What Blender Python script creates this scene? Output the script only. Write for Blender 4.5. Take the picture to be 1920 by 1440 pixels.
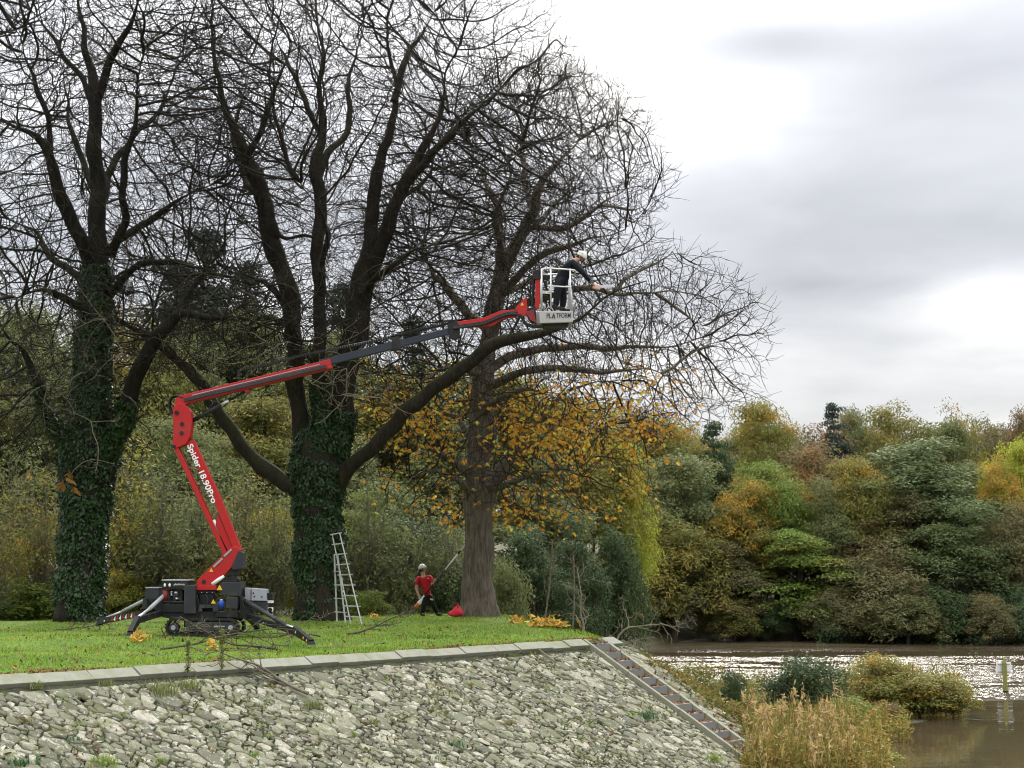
import bpy, bmesh, math, random
import numpy as np
from mathutils import Vector, Matrix

for o in list(bpy.data.objects):
    bpy.data.objects.remove(o)
SC = bpy.context.scene
COL = SC.collection

# ---------------------------------------------------------------- camera
FPX = 2885.0                      # focal length in photo pixels (1920 wide)
PITCH = math.atan(345.0 / FPX)    # the horizon lies at y = 1065
CAMZ = 1.6
cam_d = bpy.data.cameras.new('camera')
cam_d.sensor_width = 36.0
cam_d.lens = FPX / 1920.0 * 36.0
cam_d.clip_start = 0.1
cam_d.clip_end = 3000
cam = bpy.data.objects.new('camera', cam_d)
cam.location = (0, 0, CAMZ)
cam.rotation_euler = (math.pi / 2 + PITCH, 0, 0)
COL.objects.link(cam)
SC.camera = cam

# ---------------------------------------------------------------- sky, sun, exposure
SUN_AZ, SUN_EL = math.radians(12), math.radians(32)      # ahead of the camera, a little to the right
world = bpy.data.worlds.new('World')
SC.world = world
world.use_nodes = True


def build_sky():
    nt = world.node_tree
    nt.nodes.clear()
    N, L = nt.nodes.new, nt.links.new

    def math_n(op, a, b=None, clamp=False):
        n = N('ShaderNodeMath'); n.operation = op; n.use_clamp = clamp
        for i, v in enumerate((a, b)):
            if v is None:
                continue
            if isinstance(v, (int, float)):
                n.inputs[i].default_value = v
            else:
                L(v, n.inputs[i])
        return n.outputs[0]

    def maprange(v, a, b, c, d, smooth=True):
        n = N('ShaderNodeMapRange')
        n.interpolation_type = 'SMOOTHSTEP' if smooth else 'LINEAR'
        L(v, n.inputs['Value'])
        for k, x in zip(('From Min', 'From Max', 'To Min', 'To Max'), (a, b, c, d)):
            n.inputs[k].default_value = x
        return n.outputs['Result']
    out = N('ShaderNodeOutputWorld'); bg = N('ShaderNodeBackground')
    L(bg.outputs[0], out.inputs[0])
    tc = N('ShaderNodeTexCoord')
    sep = N('ShaderNodeSeparateXYZ'); L(tc.outputs['Generated'], sep.inputs[0])
    z = math_n('MAXIMUM', sep.outputs[2], 0.0)
    # clouds lie on a flat layer overhead: project the direction on it
    zz = math_n('ADD', z, 0.16)
    u = math_n('DIVIDE', sep.outputs[0], zz)
    v = math_n('DIVIDE', sep.outputs[1], zz)
    cx = N('ShaderNodeCombineXYZ'); L(u, cx.inputs[0]); L(v, cx.inputs[1]); cx.inputs[2].default_value = CLOUD_SEED
    n1 = N('ShaderNodeTexNoise'); L(cx.outputs[0], n1.inputs['Vector'])
    n1.inputs['Scale'].default_value = 0.9; n1.inputs['Detail'].default_value = 5.0
    n1.inputs['Roughness'].default_value = 0.5; n1.inputs['Distortion'].default_value = 0.35
    n2 = N('ShaderNodeTexNoise'); L(cx.outputs[0], n2.inputs['Vector'])
    n2.inputs['Scale'].default_value = 3.1; n2.inputs['Detail'].default_value = 6.0
    n2.inputs['Roughness'].default_value = 0.5; n2.inputs['Distortion'].default_value = 0.25
    c = math_n('ADD', math_n('MULTIPLY', n1.outputs[0], 0.72), math_n('MULTIPLY', n2.outputs[0], 0.28))

    # the clouds one can tell apart over the far trees: (direction in photo px, size, weight)
    def blob(px, py, sx, sy, wgt):
        az = math.atan((px - 960) / FPX); el = math.atan((1065 - py) / FPX)
        du = math_n('DIVIDE', math_n('SUBTRACT', sep.outputs[0], math.sin(az) * math.cos(el)), sx / FPX)
        dz = math_n('DIVIDE', math_n('SUBTRACT', sep.outputs[2], math.sin(el)), sy / FPX)
        front = math_n('GREATER_THAN', sep.outputs[1], 0.0)
        r2 = math_n('ADD', math_n('POWER', du, 2.0), math_n('POWER', dz, 2.0))
        g = math_n('EXPONENT', math_n('MULTIPLY', r2, -1.0))
        return math_n('MULTIPLY', math_n('MULTIPLY', g, wgt), front)
    for b in CLOUD_BLOBS:
        c = math_n('ADD', c, blob(*b))
    t = maprange(c, 0.22, 0.76, 0.0, 1.0, False)
    ramp = N('ShaderNodeValToRGB'); L(t, ramp.inputs[0])
    e = ramp.color_ramp.elements
    e[0].position = 0.0; e[0].color = (0.37, 0.39, 0.435, 1)
    e[1].position = 1.0; e[1].color = (1.08, 1.06, 1.00, 1)
    for p, cc in ((0.33, (0.53, 0.55, 0.595, 1)), (0.58, (0.73, 0.745, 0.775, 1)), (0.8, (0.95, 0.945, 0.92, 1))):
        k = e.new(p); k.color = cc
    # an overcast dome, its unseen top made extra bright to light the ground more
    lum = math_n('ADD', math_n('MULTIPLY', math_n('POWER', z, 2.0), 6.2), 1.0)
    # and brighter round the hidden sun
    sx = math.sin(SUN_AZ) * math.cos(SUN_EL); sy = math.cos(SUN_AZ) * math.cos(SUN_EL); sz = math.sin(SUN_EL)
    dt = N('ShaderNodeVectorMath'); dt.operation = 'DOT_PRODUCT'; L(tc.outputs['Generated'], dt.inputs[0])
    dt.inputs[1].default_value = (sx, sy, sz)
    glow = math_n('MULTIPLY', math_n('POWER', math_n('MAXIMUM', dt.outputs['Value'], 0.0), 14.0), 0.12)
    lum = math_n('ADD', lum, glow)
    vm = N('ShaderNodeVectorMath'); vm.operation = 'SCALE'; L(ramp.outputs[0], vm.inputs[0]); L(lum, vm.inputs['Scale'])
    sky = N('ShaderNodeTexSky'); sky.sky_type = 'NISHITA'; sky.sun_disc = False
    sky.sun_elevation = SUN_EL; sky.sun_rotation = SUN_AZ
    sk = N('ShaderNodeVectorMath'); sk.operation = 'SCALE'; L(sky.outputs[0], sk.inputs[0]); sk.inputs['Scale'].default_value = 0.10
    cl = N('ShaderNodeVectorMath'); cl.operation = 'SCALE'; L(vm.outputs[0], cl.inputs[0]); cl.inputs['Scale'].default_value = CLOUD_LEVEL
    mix = N('ShaderNodeMix'); mix.data_type = 'RGBA'
    mix.inputs['Factor'].default_value = 0.93          # thin gaps of blue behind the cloud
    L(sk.outputs[0], mix.inputs['A']); L(cl.outputs[0], mix.inputs['B'])
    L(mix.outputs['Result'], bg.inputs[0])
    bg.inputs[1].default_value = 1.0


CLOUD_SEED = 3.7
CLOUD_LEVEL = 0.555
CLOUD_BLOBS = [(1330, 190, 210, 100, 0.19), (1740, 430, 430, 180, -0.20), (1440, 70, 190, 45, -0.28), (1800, 70, 260, 120, -0.12),
               (1130, 60, 200, 150, 0.08), (1890, 575, 120, 55, 0.22), (1440, 410, 230, 80, -0.10),
               (1570, 545, 150, 26, -0.13), (1830, 190, 240, 60, -0.06), (1700, 60, 200, 40, 0.04), (500, 250, 700, 400, 0.06), (1500, 690, 600, 110, 0.03)]
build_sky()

sun_d = bpy.data.lights.new('sun', 'SUN')
sun_d.energy = 1.5
sun_d.angle = math.radians(10)
sun_d.color = (1.0, 0.92, 0.80)
sun = bpy.data.objects.new('sun', sun_d)
sun.rotation_euler = (math.pi / 2 - SUN_EL, 0, math.pi - SUN_AZ)
COL.objects.link(sun)
sun.location = (20, 80, 60)

SC.view_settings.view_transform = 'Standard'
SC.view_settings.look = 'None'
SC.view_settings.gamma = 1.0
SC.view_settings.exposure = 0.78
SC.view_settings.use_curve_mapping = False
SC.cycles.use_denoising = True
SC.cycles.filter_width = 1.05
SC.cycles.use_adaptive_sampling = True
SC.cycles.adaptive_threshold = 0.02
SC.cycles.max_bounces = 4
SC.cycles.transparent_max_bounces = 4
SC.cycles.diffuse_bounces = 2
SC.cycles.glossy_bounces = 2

# ---------------------------------------------------------------- helpers
CP, SP = math.cos(PITCH), math.sin(PITCH)


def at(px, py, Y):
    """world point at depth Y whose picture lies at photo pixel (px, py)"""
    x = (px - 960.0) / FPX
    y = (720.0 - py) / FPX
    dy = CP - y * SP
    dz = SP + y * CP
    s = Y / dy
    return np.array((x * s, Y, CAMZ + dz * s))


def px_of(p):
    """photo pixel of world points (N,3)"""
    p = np.atleast_2d(p)
    X, Y, Z = p[:, 0], p[:, 1], p[:, 2] - CAMZ
    d = Y * CP + Z * SP
    u = -Y * SP + Z * CP
    return 960 + FPX * X / d, 720 - FPX * u / d


def on_plane(px, py, z):
    x = (px - 960.0) / FPX
    y = (720.0 - py) / FPX
    d = np.array((x, CP - y * SP, SP + y * CP))
    s = (z - CAMZ) / d[2]
    return d * s + np.array((0, 0, CAMZ))


def link(o, parent=None):
    COL.objects.link(o)
    if parent is not None:
        o.parent = parent
    return o


def wloc(o):
    v = Vector((0, 0, 0))
    while o is not None:
        v = v + o.location
        o = o.parent
    return v


def tag(o, label=None, cat=None, group=None, kind=None):
    if label: o['label'] = label
    if cat: o['category'] = cat
    if group: o['group'] = group
    if kind: o['kind'] = kind
    return o


def thing(name, loc, label, cat, group=None, rz=0.0):
    o = bpy.data.objects.new(name, None)
    o.empty_display_size = 0.2
    o.location = loc
    o.rotation_euler = (0, 0, rz)
    link(o)
    return tag(o, label, cat, group)


def np_mesh(name, V, Fq=None, Ft=None, smooth=False, tint=None):
    """mesh from numpy arrays: quads Fq (n,4) and tris Ft (m,3); tint (n,3|4) per vertex"""
    me = bpy.data.meshes.new(name)
    V = np.asarray(V, dtype=np.float32).reshape(-1, 3)
    parts, sizes = [], []
    if Fq is not None and len(Fq):
        Fq = np.asarray(Fq, dtype=np.int32); parts.append(Fq.ravel()); sizes.append(np.full(len(Fq), 4, np.int32))
    if Ft is not None and len(Ft):
        Ft = np.asarray(Ft, dtype=np.int32); parts.append(Ft.ravel()); sizes.append(np.full(len(Ft), 3, np.int32))
    idx = np.concatenate(parts); sz = np.concatenate(sizes)
    st = np.concatenate(([0], np.cumsum(sz)[:-1])).astype(np.int32)
    me.vertices.add(len(V)); me.vertices.foreach_set('co', V.ravel())
    me.loops.add(len(idx)); me.loops.foreach_set('vertex_index', idx)
    me.polygons.add(len(sz)); me.polygons.foreach_set('loop_start', st); me.polygons.foreach_set('loop_total', sz)
    if smooth:
        me.polygons.foreach_set('use_smooth', np.ones(len(sz), dtype=bool))
    if tint is not None:
        tint = np.asarray(tint, dtype=np.float32)
        if tint.shape[1] == 3:
            tint = np.concatenate([tint, np.ones((len(tint), 1), np.float32)], 1)
        a = me.color_attributes.new('tint', 'FLOAT_COLOR', 'POINT')
        a.data.foreach_set('color', tint.ravel())
    me.update(calc_edges=True)
    me.validate()
    return me


def mesh_obj(name, me, mat, parent=None, world_verts=True):
    """link a mesh whose vertices are given in world space (shifted to its parent)"""
    o = bpy.data.objects.new(name, me)
    if mat is not None and len(me.materials) == 0:
        me.materials.append(mat)
    link(o, parent)
    if parent is not None and world_verts:
        off = wloc(parent)
        me.transform(Matrix.Translation(-off))
    return o


class MB:
    """collects shapes in world space, builds ONE mesh object"""
    def __init__(s):
        s.v, s.f = [], []

    def add(s, V, F):
        b = len(s.v)
        s.v.extend([tuple(map(float, p)) for p in V])
        s.f.extend([tuple(int(i) + b for i in f) for f in F])
        return s

    def box(s, c, size, M=None):
        x, y, z = (k / 2 for k in size)
        V = [Vector((a * x, b * y, d * z)) for d in (-1, 1) for b in (-1, 1) for a in (-1, 1)]
        if M is not None:
            V = [M @ p for p in V]
        V = [p + Vector(c) for p in V]
        return s.add(V, [(0, 2, 3, 1), (4, 5, 7, 6), (0, 1, 5, 4), (2, 6, 7, 3), (0, 4, 6, 2), (1, 3, 7, 5)])

    def prism(s, pts, Y, y0, y1, taper=1.0):
        """photo outline at depth Y, given thickness from Y+y0 to Y+y1"""
        P = [at(a, b, Y + min(y0, y1)) for a, b in pts]
        area = sum(P[i][0] * P[(i + 1) % len(P)][2] - P[(i + 1) % len(P)][0] * P[i][2] for i in range(len(P)))
        if area < 0:
            P = P[::-1]
        c = sum(P) / len(P)
        n = len(P)
        V = [(p[0], Y + y0, p[2]) for p in P] + [(c[0] + (p[0] - c[0]) * taper, Y + y1, c[2] + (p[2] - c[2]) * taper) for p in P]
        Fs = [tuple(range(n)), tuple(range(2 * n - 1, n - 1, -1))]
        for i in range(n):
            j = (i + 1) % n
            Fs.append((i, i + n, j + n, j))
        return s.add(V, Fs)

    def bar(s, a, b, w, Y, y0, y1):
        """straight flat bar of w photo px between two photo points"""
        a, b = np.array(a, float), np.array(b, float)
        d = (b - a) / np.linalg.norm(b - a)
        n = np.array((-d[1], d[0])) * w / 2
        return s.prism([a + n, b + n, b - n, a - n], Y, y0, y1)

    def tube(s, pts, r, k=8, caps=True):
        pts = np.array([np.array(p, float) for p in pts])
        r = np.full(len(pts), r, float) if np.isscalar(r) else np.array(r, float)
        V, Fq = tubes(pts[None], r[None], k)
        b = len(s.v)
        s.add(V, Fq)
        if caps:
            s.f.append(tuple(b + i for i in range(k)))
            e = b + (len(pts) - 1) * k
            s.f.append(tuple(e + i for i in range(k - 1, -1, -1)))
        return s

    def sphere(s, c, r, nu=10, nv=7, sc=(1, 1, 1)):
        V, Fs = [], []
        for j in range(nv + 1):
            th = math.pi * j / nv
            for i in range(nu):
                ph = 2 * math.pi * i / nu
                V.append((c[0] + r * sc[0] * math.sin(th) * math.cos(ph), c[1] + r * sc[1] * math.sin(th) * math.sin(ph), c[2] + r * sc[2] * math.cos(th)))
        for j in range(nv):
            for i in range(nu):
                a = j * nu + i; b = j * nu + (i + 1) % nu
                Fs.append((a, a + nu, b + nu, b))
        return s.add(V, Fs)

    def build(s, name, mat, parent=None, smooth=False, bevel=0.0):
        me = bpy.data.meshes.new(name)
        me.from_pydata(s.v, [], s.f)
        bm = bmesh.new(); bm.from_mesh(me)
        bmesh.ops.remove_doubles(bm, verts=bm.verts, dist=1e-5)
        bmesh.ops.recalc_face_normals(bm, faces=bm.faces)
        if bevel:
            ed = [e for e in bm.edges if len(e.link_faces) == 2 and e.calc_face_angle(0) > 0.5]
            bmesh.ops.bevel(bm, geom=ed, offset=bevel, segments=2, profile=0.6, affect='EDGES', clamp_overlap=True)
        bm.to_mesh(me); bm.free()
        if smooth:
            for p in me.polygons:
                p.use_smooth = True
        me.update()
        return mesh_obj(name, me, mat, parent)


def nrm(a):
    return a / np.maximum(np.linalg.norm(a, axis=-1, keepdims=True), 1e-9)


def tubes(P, R, k):
    """P (N,n,3), R (N,n) -> verts, quads of N tubes of k sides"""
    N, n, _ = P.shape
    T = nrm(np.gradient(P, axis=1))
    m = nrm(P[:, -1] - P[:, 0])
    ax = np.argmin(np.abs(m), axis=1)
    ref = np.eye(3)[ax][:, None, :].repeat(n, 1)
    U = nrm(np.cross(T, ref)); W = np.cross(T, U)
    a = np.arange(k) * 2 * math.pi / k
    ring = P[:, :, None, :] + R[:, :, None, None] * (np.cos(a)[None, None, :, None] * U[:, :, None, :] + np.sin(a)[None, None, :, None] * W[:, :, None, :])
    V = ring.reshape(-1, 3)
    i = np.arange(N)[:, None, None] * n * k + np.arange(n - 1)[None, :, None] * k
    j = np.arange(k)[None, None, :]; j2 = (j + 1) % k
    Fq = np.stack([i + j, i + j2, i + k + j2, i + k + j], -1).reshape(-1, 4)
    return V, Fq


class Acc:
    """accumulates numpy geometry"""
    def __init__(s):
        s.V, s.F, s.T, s.n = [], [], [], 0

    def add(s, V, Fq, tint=None):
        s.V.append(V); s.F.append(Fq + s.n); s.n += len(V)
        if tint is not None:
            s.T.append(tint)

    def mesh(s, name, smooth=False):
        return np_mesh(name, np.concatenate(s.V), np.concatenate(s.F), None, smooth, np.concatenate(s.T) if s.T else None)


def catmull(P, step):
    """smooth a hand-drawn polyline (n, d) and resample it about every step metres (first 3 columns)"""
    P = np.asarray(P, float)
    Q = np.concatenate([[2 * P[0] - P[1]], P, [2 * P[-1] - P[-2]]])
    out = []
    for i in range(1, len(Q) - 2):
        m = max(2, int(np.linalg.norm(Q[i + 1, :3] - Q[i, :3]) / step))
        t = np.arange(m)[:, None] / m
        a, b, c, d = Q[i - 1], Q[i], Q[i + 1], Q[i + 2]
        out.append(0.5 * (2 * b + (c - a) * t + (2 * a - 5 * b + 4 * c - d) * t ** 2 + (3 * b - a - 3 * c + d) * t ** 3))
    out.append(P[-1:])
    return np.concatenate(out)


def snoise(P, f, seed):
    """cheap smooth noise in -1..1 for points (N,3)"""
    r = np.random.default_rng(seed)
    v = np.zeros(len(P))
    for i in range(6):
        d = r.normal(size=3); d /= np.linalg.norm(d)
        v += np.sin(P @ d * f * (0.6 + 0.9 * r.random()) * 2 * math.pi + r.random() * 6.28)
    return v / 3.0

# ---------------------------------------------------------------- materials
MATS = {}


class NG:
    def __init__(s, name):
        s.m = bpy.data.materials.new(name); s.m.use_nodes = True
        s.nt = s.m.node_tree; s.nt.nodes.clear()
        s.out = s.N('ShaderNodeOutputMaterial')
        s.b = s.N('ShaderNodeBsdfPrincipled')
        s.L(s.b.outputs[0], s.out.inputs[0])

    def N(s, t): return s.nt.nodes.new(t)
    def L(s, a, b): s.nt.links.new(a, b)

    def coord(s, kind='Object', scale=(1, 1, 1)):
        if kind == 'World':
            g = s.N('ShaderNodeNewGeometry'); src = g.outputs['Position']
        else:
            t = s.N('ShaderNodeTexCoord'); src = t.outputs[kind]
        mp = s.N('ShaderNodeMapping'); mp.inputs['Scale'].default_value = scale
        s.L(src, mp.inputs[0]); return mp.outputs[0]

    def noise(s, vec, scale, detail=4, rough=0.55, dist=0.0):
        n = s.N('ShaderNodeTexNoise'); s.L(vec, n.inputs['Vector'])
        n.inputs['Scale'].default_value = scale; n.inputs['Detail'].default_value = detail
        n.inputs['Roughness'].default_value = rough; n.inputs['Distortion'].default_value = dist
        return n.outputs[0]

    def ramp(s, v, stops):
        r = s.N('ShaderNodeValToRGB'); s.L(v, r.inputs[0]); e = r.color_ramp.elements
        while len(e) < len(stops): e.new(0.5)
        for k, (p, c) in zip(e, stops):
            k.position = p; k.color = tuple(c) + (1,) if len(c) == 3 else c
        return r.outputs[0]

    def val(s, v, stops):
        return s.ramp(v, [(p, (x, x, x)) for p, x in stops])

    def mix(s, f, a, b, mode='MIX'):
        n = s.N('ShaderNodeMix'); n.data_type = 'RGBA'; n.blend_type = mode
        for i, k in (('Factor', f), ('A', a), ('B', b)):
            if isinstance(k, (int, float)): n.inputs[i].default_value = k
            elif isinstance(k, tuple): n.inputs[i].default_value = k + (1,) if len(k) == 3 else k
            else: s.L(k, n.inputs[i])
        return n.outputs['Result']

    def math(s, op, a, b):
        n = s.N('ShaderNodeMath'); n.operation = op
        for i, v in enumerate((a, b)):
            if isinstance(v, (int, float)): n.inputs[i].default_value = v
            else: s.L(v, n.inputs[i])
        return n.outputs[0]

    def attr(s, name='tint'):
        a = s.N('ShaderNodeAttribute'); a.attribute_name = name
        return a

    def bump(s, h, strength, dist):
        b = s.N('ShaderNodeBump'); s.L(h, b.inputs['Height'])
        b.inputs['Strength'].default_value = strength; b.inputs['Distance'].default_value = dist
        s.L(b.outputs[0], s.b.inputs['Normal']); return b

    def color(s, c):
        if isinstance(c, tuple): s.b.inputs['Base Color'].default_value = c + (1,)
        else: s.L(c, s.b.inputs['Base Color'])

    def rough(s, r):
        if isinstance(r, (int, float)): s.b.inputs['Roughness'].default_value = r
        else: s.L(r, s.b.inputs['Roughness'])


def sep_rgb(g, attr):
    n = g.N('ShaderNodeSeparateColor'); g.L(attr.outputs['Color'], n.inputs[0]); return n.outputs


def leaf_mat(name, c1, c2, c3=None, trans=0.35, rough=0.6):
    """leaves: tint.r random per leaf, tint.g random per clump"""
    if name in MATS: return MATS[name]
    g = NG(name)
    s = sep_rgb(g, g.attr())
    base = g.mix(s[1], c1, c2)
    if c3:
        f = g.val(s[2], [(0.78, 0.0), (0.9, 1.0)])
        base = g.mix(f, base, c3)
    k = g.val(s[0], [(0.0, 0.5), (1.0, 1.0)])
    col = g.mix(1.0, base, k, 'MULTIPLY')
    sc = g.N('ShaderNodeVectorMath'); sc.operation = 'SCALE'; g.L(col, sc.inputs[0]); sc.inputs['Scale'].default_value = 1.35
    g.L(sc.outputs[0], g.b.inputs['Base Color'])
    g.rough(rough)
    g.b.inputs['Specular IOR Level'].default_value = 0.12 if rough > .5 else 0.35
    tr = g.N('ShaderNodeBsdfTranslucent'); g.L(sc.outputs[0], tr.inputs[0])
    mx = g.N('ShaderNodeMixShader'); mx.inputs[0].default_value = trans
    g.L(g.b.outputs[0], mx.inputs[1]); g.L(tr.outputs[0], mx.inputs[2]); g.L(mx.outputs[0], g.out.inputs[0])
    MATS[name] = g.m
    return g.m


def paint_mat(name, col, rough=0.45, wear=0.25, metallic=0.0, dirt=(0.10, 0.085, 0.06), scale=3.0, bump=0.0):
    if name in MATS: return MATS[name]
    g = NG(name)
    c = g.coord('Object')
    n = g.noise(c, scale, 6, 0.65)
    n2 = g.noise(c, scale * 9, 3, 0.6)
    f = g.val(n, [(0.5, 0.0), (0.78, wear)])
    a = g.mix(g.val(n2, [(0.35, 0.0), (0.7, 0.35)]), col, tuple(x * 0.78 for x in col))
    g.color(g.mix(f, a, dirt))
    g.rough(g.val(n, [(0.3, rough * 0.8), (0.75, min(1, rough * 1.5))]))
    g.b.inputs['Metallic'].default_value = metallic
    g.b.inputs['Specular IOR Level'].default_value = 0.3
    if bump:
        g.bump(n2, bump, 0.01)
    MATS[name] = g.m
    return g.m


def bark_mat(name, dark, light, moss=0.5, moss_col=(0.055, 0.075, 0.018), zs=0.25, strength=0.9, sc=9.0):
    if name in MATS: return MATS[name]
    g = NG(name)
    c = g.coord('World', (1, 1, zs))
    n = g.noise(c, sc, 6, 0.7, 0.6)
    n2 = g.noise(c, sc * 0.28, 3, 0.6)
    base = g.ramp(n, [(0.3, dark), (0.52, tuple((a + b) / 2 for a, b in zip(dark, light))), (0.72, light)])
    geo = g.N('ShaderNodeNewGeometry'); sp = g.N('ShaderNodeSeparateXYZ'); g.L(geo.outputs['Normal'], sp.inputs[0])
    up = g.val(g.math('ADD', sp.outputs[2], g.math('MULTIPLY', n2, 0.9)), [(0.55, 0.0), (1.0, moss)])
    g.color(g.mix(up, base, moss_col))
    g.rough(0.9)
    g.b.inputs['Specular IOR Level'].default_value = 0.2
    g.bump(n, strength, 0.06)
    MATS[name] = g.m
    return g.m

# ================================================================ terrain
CZ = -0.2            # height of the embankment edge; the lawn behind it rises to 0
WATER = -3.6
K = 0.559            # steepness of the stone slope
_A = on_plane(0, 1271, CZ); _B = on_plane(1090, 1203, CZ)
TV = _B - _A; TB = float(np.linalg.norm(TV)); TV = TV / TB
NV = np.array((TV[1], -TV[0], 0.0))
ES = np.array((NV[0], NV[1], -K)); ES /= np.linalg.norm(ES)
NN = np.cross(TV, ES); NN = NN if NN[2] > 0 else -NN


def slope_pt(t, w, h=0.0):
    return _A + TV * t + ES * w + NN * h


# the plateau: straight stone edge, corner past the stairs, then a bank that runs back behind the last tree
_c1 = _A + TV * (TB + 1.35)
PLAT = [tuple((_A + TV * -60)[:2]), tuple(_c1[:2]), (2.1, 41.0), (1.1, 44.5), (0.3, 49.0), (-0.6, 52.6), (-3.5, 53.8), (-14, 54.0), (-60, 56.0), (-90, 30.0)]


def poly_sd(X, Y, P):
    """signed distance to polygon (positive inside)"""
    d = np.full(X.shape, 1e9); ins = np.zeros(X.shape, bool)
    n = len(P)
    for i in range(n):
        ax, ay = P[i]; bx, by = P[(i + 1) % n]
        ex, ey = bx - ax, by - ay
        t = np.clip(((X - ax) * ex + (Y - ay) * ey) / (ex * ex + ey * ey), 0, 1)
        d = np.minimum(d, np.hypot(X - ax - t * ex, Y - ay - t * ey))
        c = ((ay > Y) != (by > Y)) & (X < (bx - ax) * (Y - ay) / (by - ay + 1e-12) + ax)
        ins ^= c
    return np.where(ins, d, -d)


def lawn_z(X, Y):
    d = -((X - _A[0]) * NV[0] + (Y - _A[1]) * NV[1])     # metres inland from the stone edge
    z = CZ + 0.2 * np.clip(d / 7.0, -0.2, 1)
    P = np.stack([X, Y, 0 * X], -1).reshape(-1, 3)
    bump = (snoise(P, 0.18, 5) * 0.045 + snoise(P, 0.55, 6) * 0.018).reshape(X.shape)
    # mounds at the tree feet
    for (bx, by, r, h) in ((-12.3, 44.0, 1.6, .10), (-5.8, 46.0, 1.7, .10), (-1.1, 50.0, 2.0, .10)):
        z = z + h * np.exp(-((X - bx) ** 2 + (Y - by) ** 2) / r ** 2)
    return z + bump * np.clip(d / 1.5, 0, 1)


def ground_z(X, Y):
    """everything under the lawn, the woods, the river bed and the far bank"""
    sd = poly_sd(X, Y, PLAT)
    z1 = np.where(sd > 0, CZ - 0.25, CZ - 0.25 + K * sd)
    z1 = np.maximum(z1, -5.0)
    # land of the wood behind, up to a shore that runs away from the tip of the lawn
    xs = np.interp(Y, [50, 54, 60, 80, 100, 116], [-2.0, -1.0, 1.5, 4.0, 6.5, 14.0])
    z2 = np.where(Y > 50, np.clip((xs - X) * 0.45 + WATER, -5.0, -0.75 + np.clip((Y - 60) * .03, 0, 3)), -5.0)
    # far bank and the hill behind it
    ys = 119.5 - 0.23 * np.clip(X, -200, 60) + 1.3 * np.sin(X * 0.21) + 0.8 * np.sin(X * 0.53 + 1)
    z3 = np.clip((Y - ys) * 0.5 + WATER, -5.0, WATER + 0.9) + np.clip((Y - ys - 3) * 0.16, 0, 5.5) + np.clip((Y - ys - 45) * 0.05, 0, 8)
    # low muddy spur that carries the reeds
    def seg(ax, ay, bx, by, r, top):
        ex, ey = bx - ax, by - ay
        t = np.clip(((X - ax) * ex + (Y - ay) * ey) / (ex * ex + ey * ey), 0, 1)
        q = np.hypot(X - ax - t * ex, Y - ay - t * ey)
        return top - 0.25 * np.maximum(q - r, 0)
    z4 = np.maximum(seg(5.5, 33.5, 7.0, 42, 1.6, WATER + .02), np.maximum(seg(7, 42, 11, 53, 1.3, WATER - .02), seg(11, 53, 15.3, 55.5, 1.0, WATER - .06)))
    z = np.maximum(np.maximum(z1, z2), np.maximum(z3, z4))
    P = np.stack([X, Y, 0 * X], -1).reshape(-1, 3)
    return z + (snoise(P, 0.12, 8) * 0.12).reshape(X.shape) * (z < CZ - .3)


def grid_mesh(name, xs, ys, zf, mat, smooth=True):
    X, Y = np.meshgrid(xs, ys)
    Z = zf(X, Y)
    V = np.stack([X, Y, Z], -1).reshape(-1, 3)
    nx, ny = len(xs), len(ys)
    i = (np.arange(ny - 1)[:, None] * nx + np.arange(nx - 1)[None, :]).ravel()
    Fq = np.stack([i, i + 1, i + nx + 1, i + nx], -1)
    return np_mesh(name, V, Fq, None, smooth)


def mat_ground():
    g = NG('woodland earth')
    c = g.coord('World')
    n = g.noise(c, 0.6, 6, 0.65); n2 = g.noise(c, 9, 4, 0.6)
    a = g.ramp(n, [(0.3, (0.045, 0.034, 0.02)), (0.5, (0.06, 0.06, 0.025)), (0.7, (0.05, 0.075, 0.022))])
    g.color(g.mix(g.val(n2, [(0.4, 0), (0.7, 0.6)]), a, (0.085, 0.06, 0.032)))
    g.rough(0.95); g.bump(n2, 0.8, 0.08)
    return g.m


def mat_lawn():
    g = NG('lawn turf')
    c = g.coord('World')
    n = g.noise(c, 0.55, 5, 0.6); n2 = g.noise(c, 14, 4, 0.65); n3 = g.noise(c, 2.6, 4, 0.6)
    a = g.ramp(n, [(0.32, (0.095, 0.185, 0.018)), (0.52, (0.15, 0.25, 0.026)), (0.7, (0.21, 0.28, 0.042))])
    b = g.mix(g.val(n3, [(0.48, 0.0), (0.64, 0.7)]), a, (0.13, 0.12, 0.045))
    d = g.mix(g.val(n2, [(0.35, 0.75), (0.62, 0.0)]), b, (0.035, 0.06, 0.014))
    g.color(d); g.rough(0.9); g.bump(n2, 0.8, 0.05)
    g.b.inputs['Specular IOR Level'].default_value = 0.2
    return g.m


def geomspace_axis(a, b, fine, coarse, lo, hi):
    out = [a]
    while out[-1] < b:
        x = out[-1]
        out.append(x + (fine if lo < x < hi else coarse))
    return np.array(out)


_gx = geomspace_axis(-160, 160, 0.8, 5.0, -24, 30)
_gy = geomspace_axis(12, 330, 0.8, 5.0, 20, 60)
ground = mesh_obj('ground', grid_mesh('ground', _gx, _gy, ground_z, None), mat_ground())
tag(ground, 'dark woodland earth and river bank behind the lawn', kind='structure')

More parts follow.
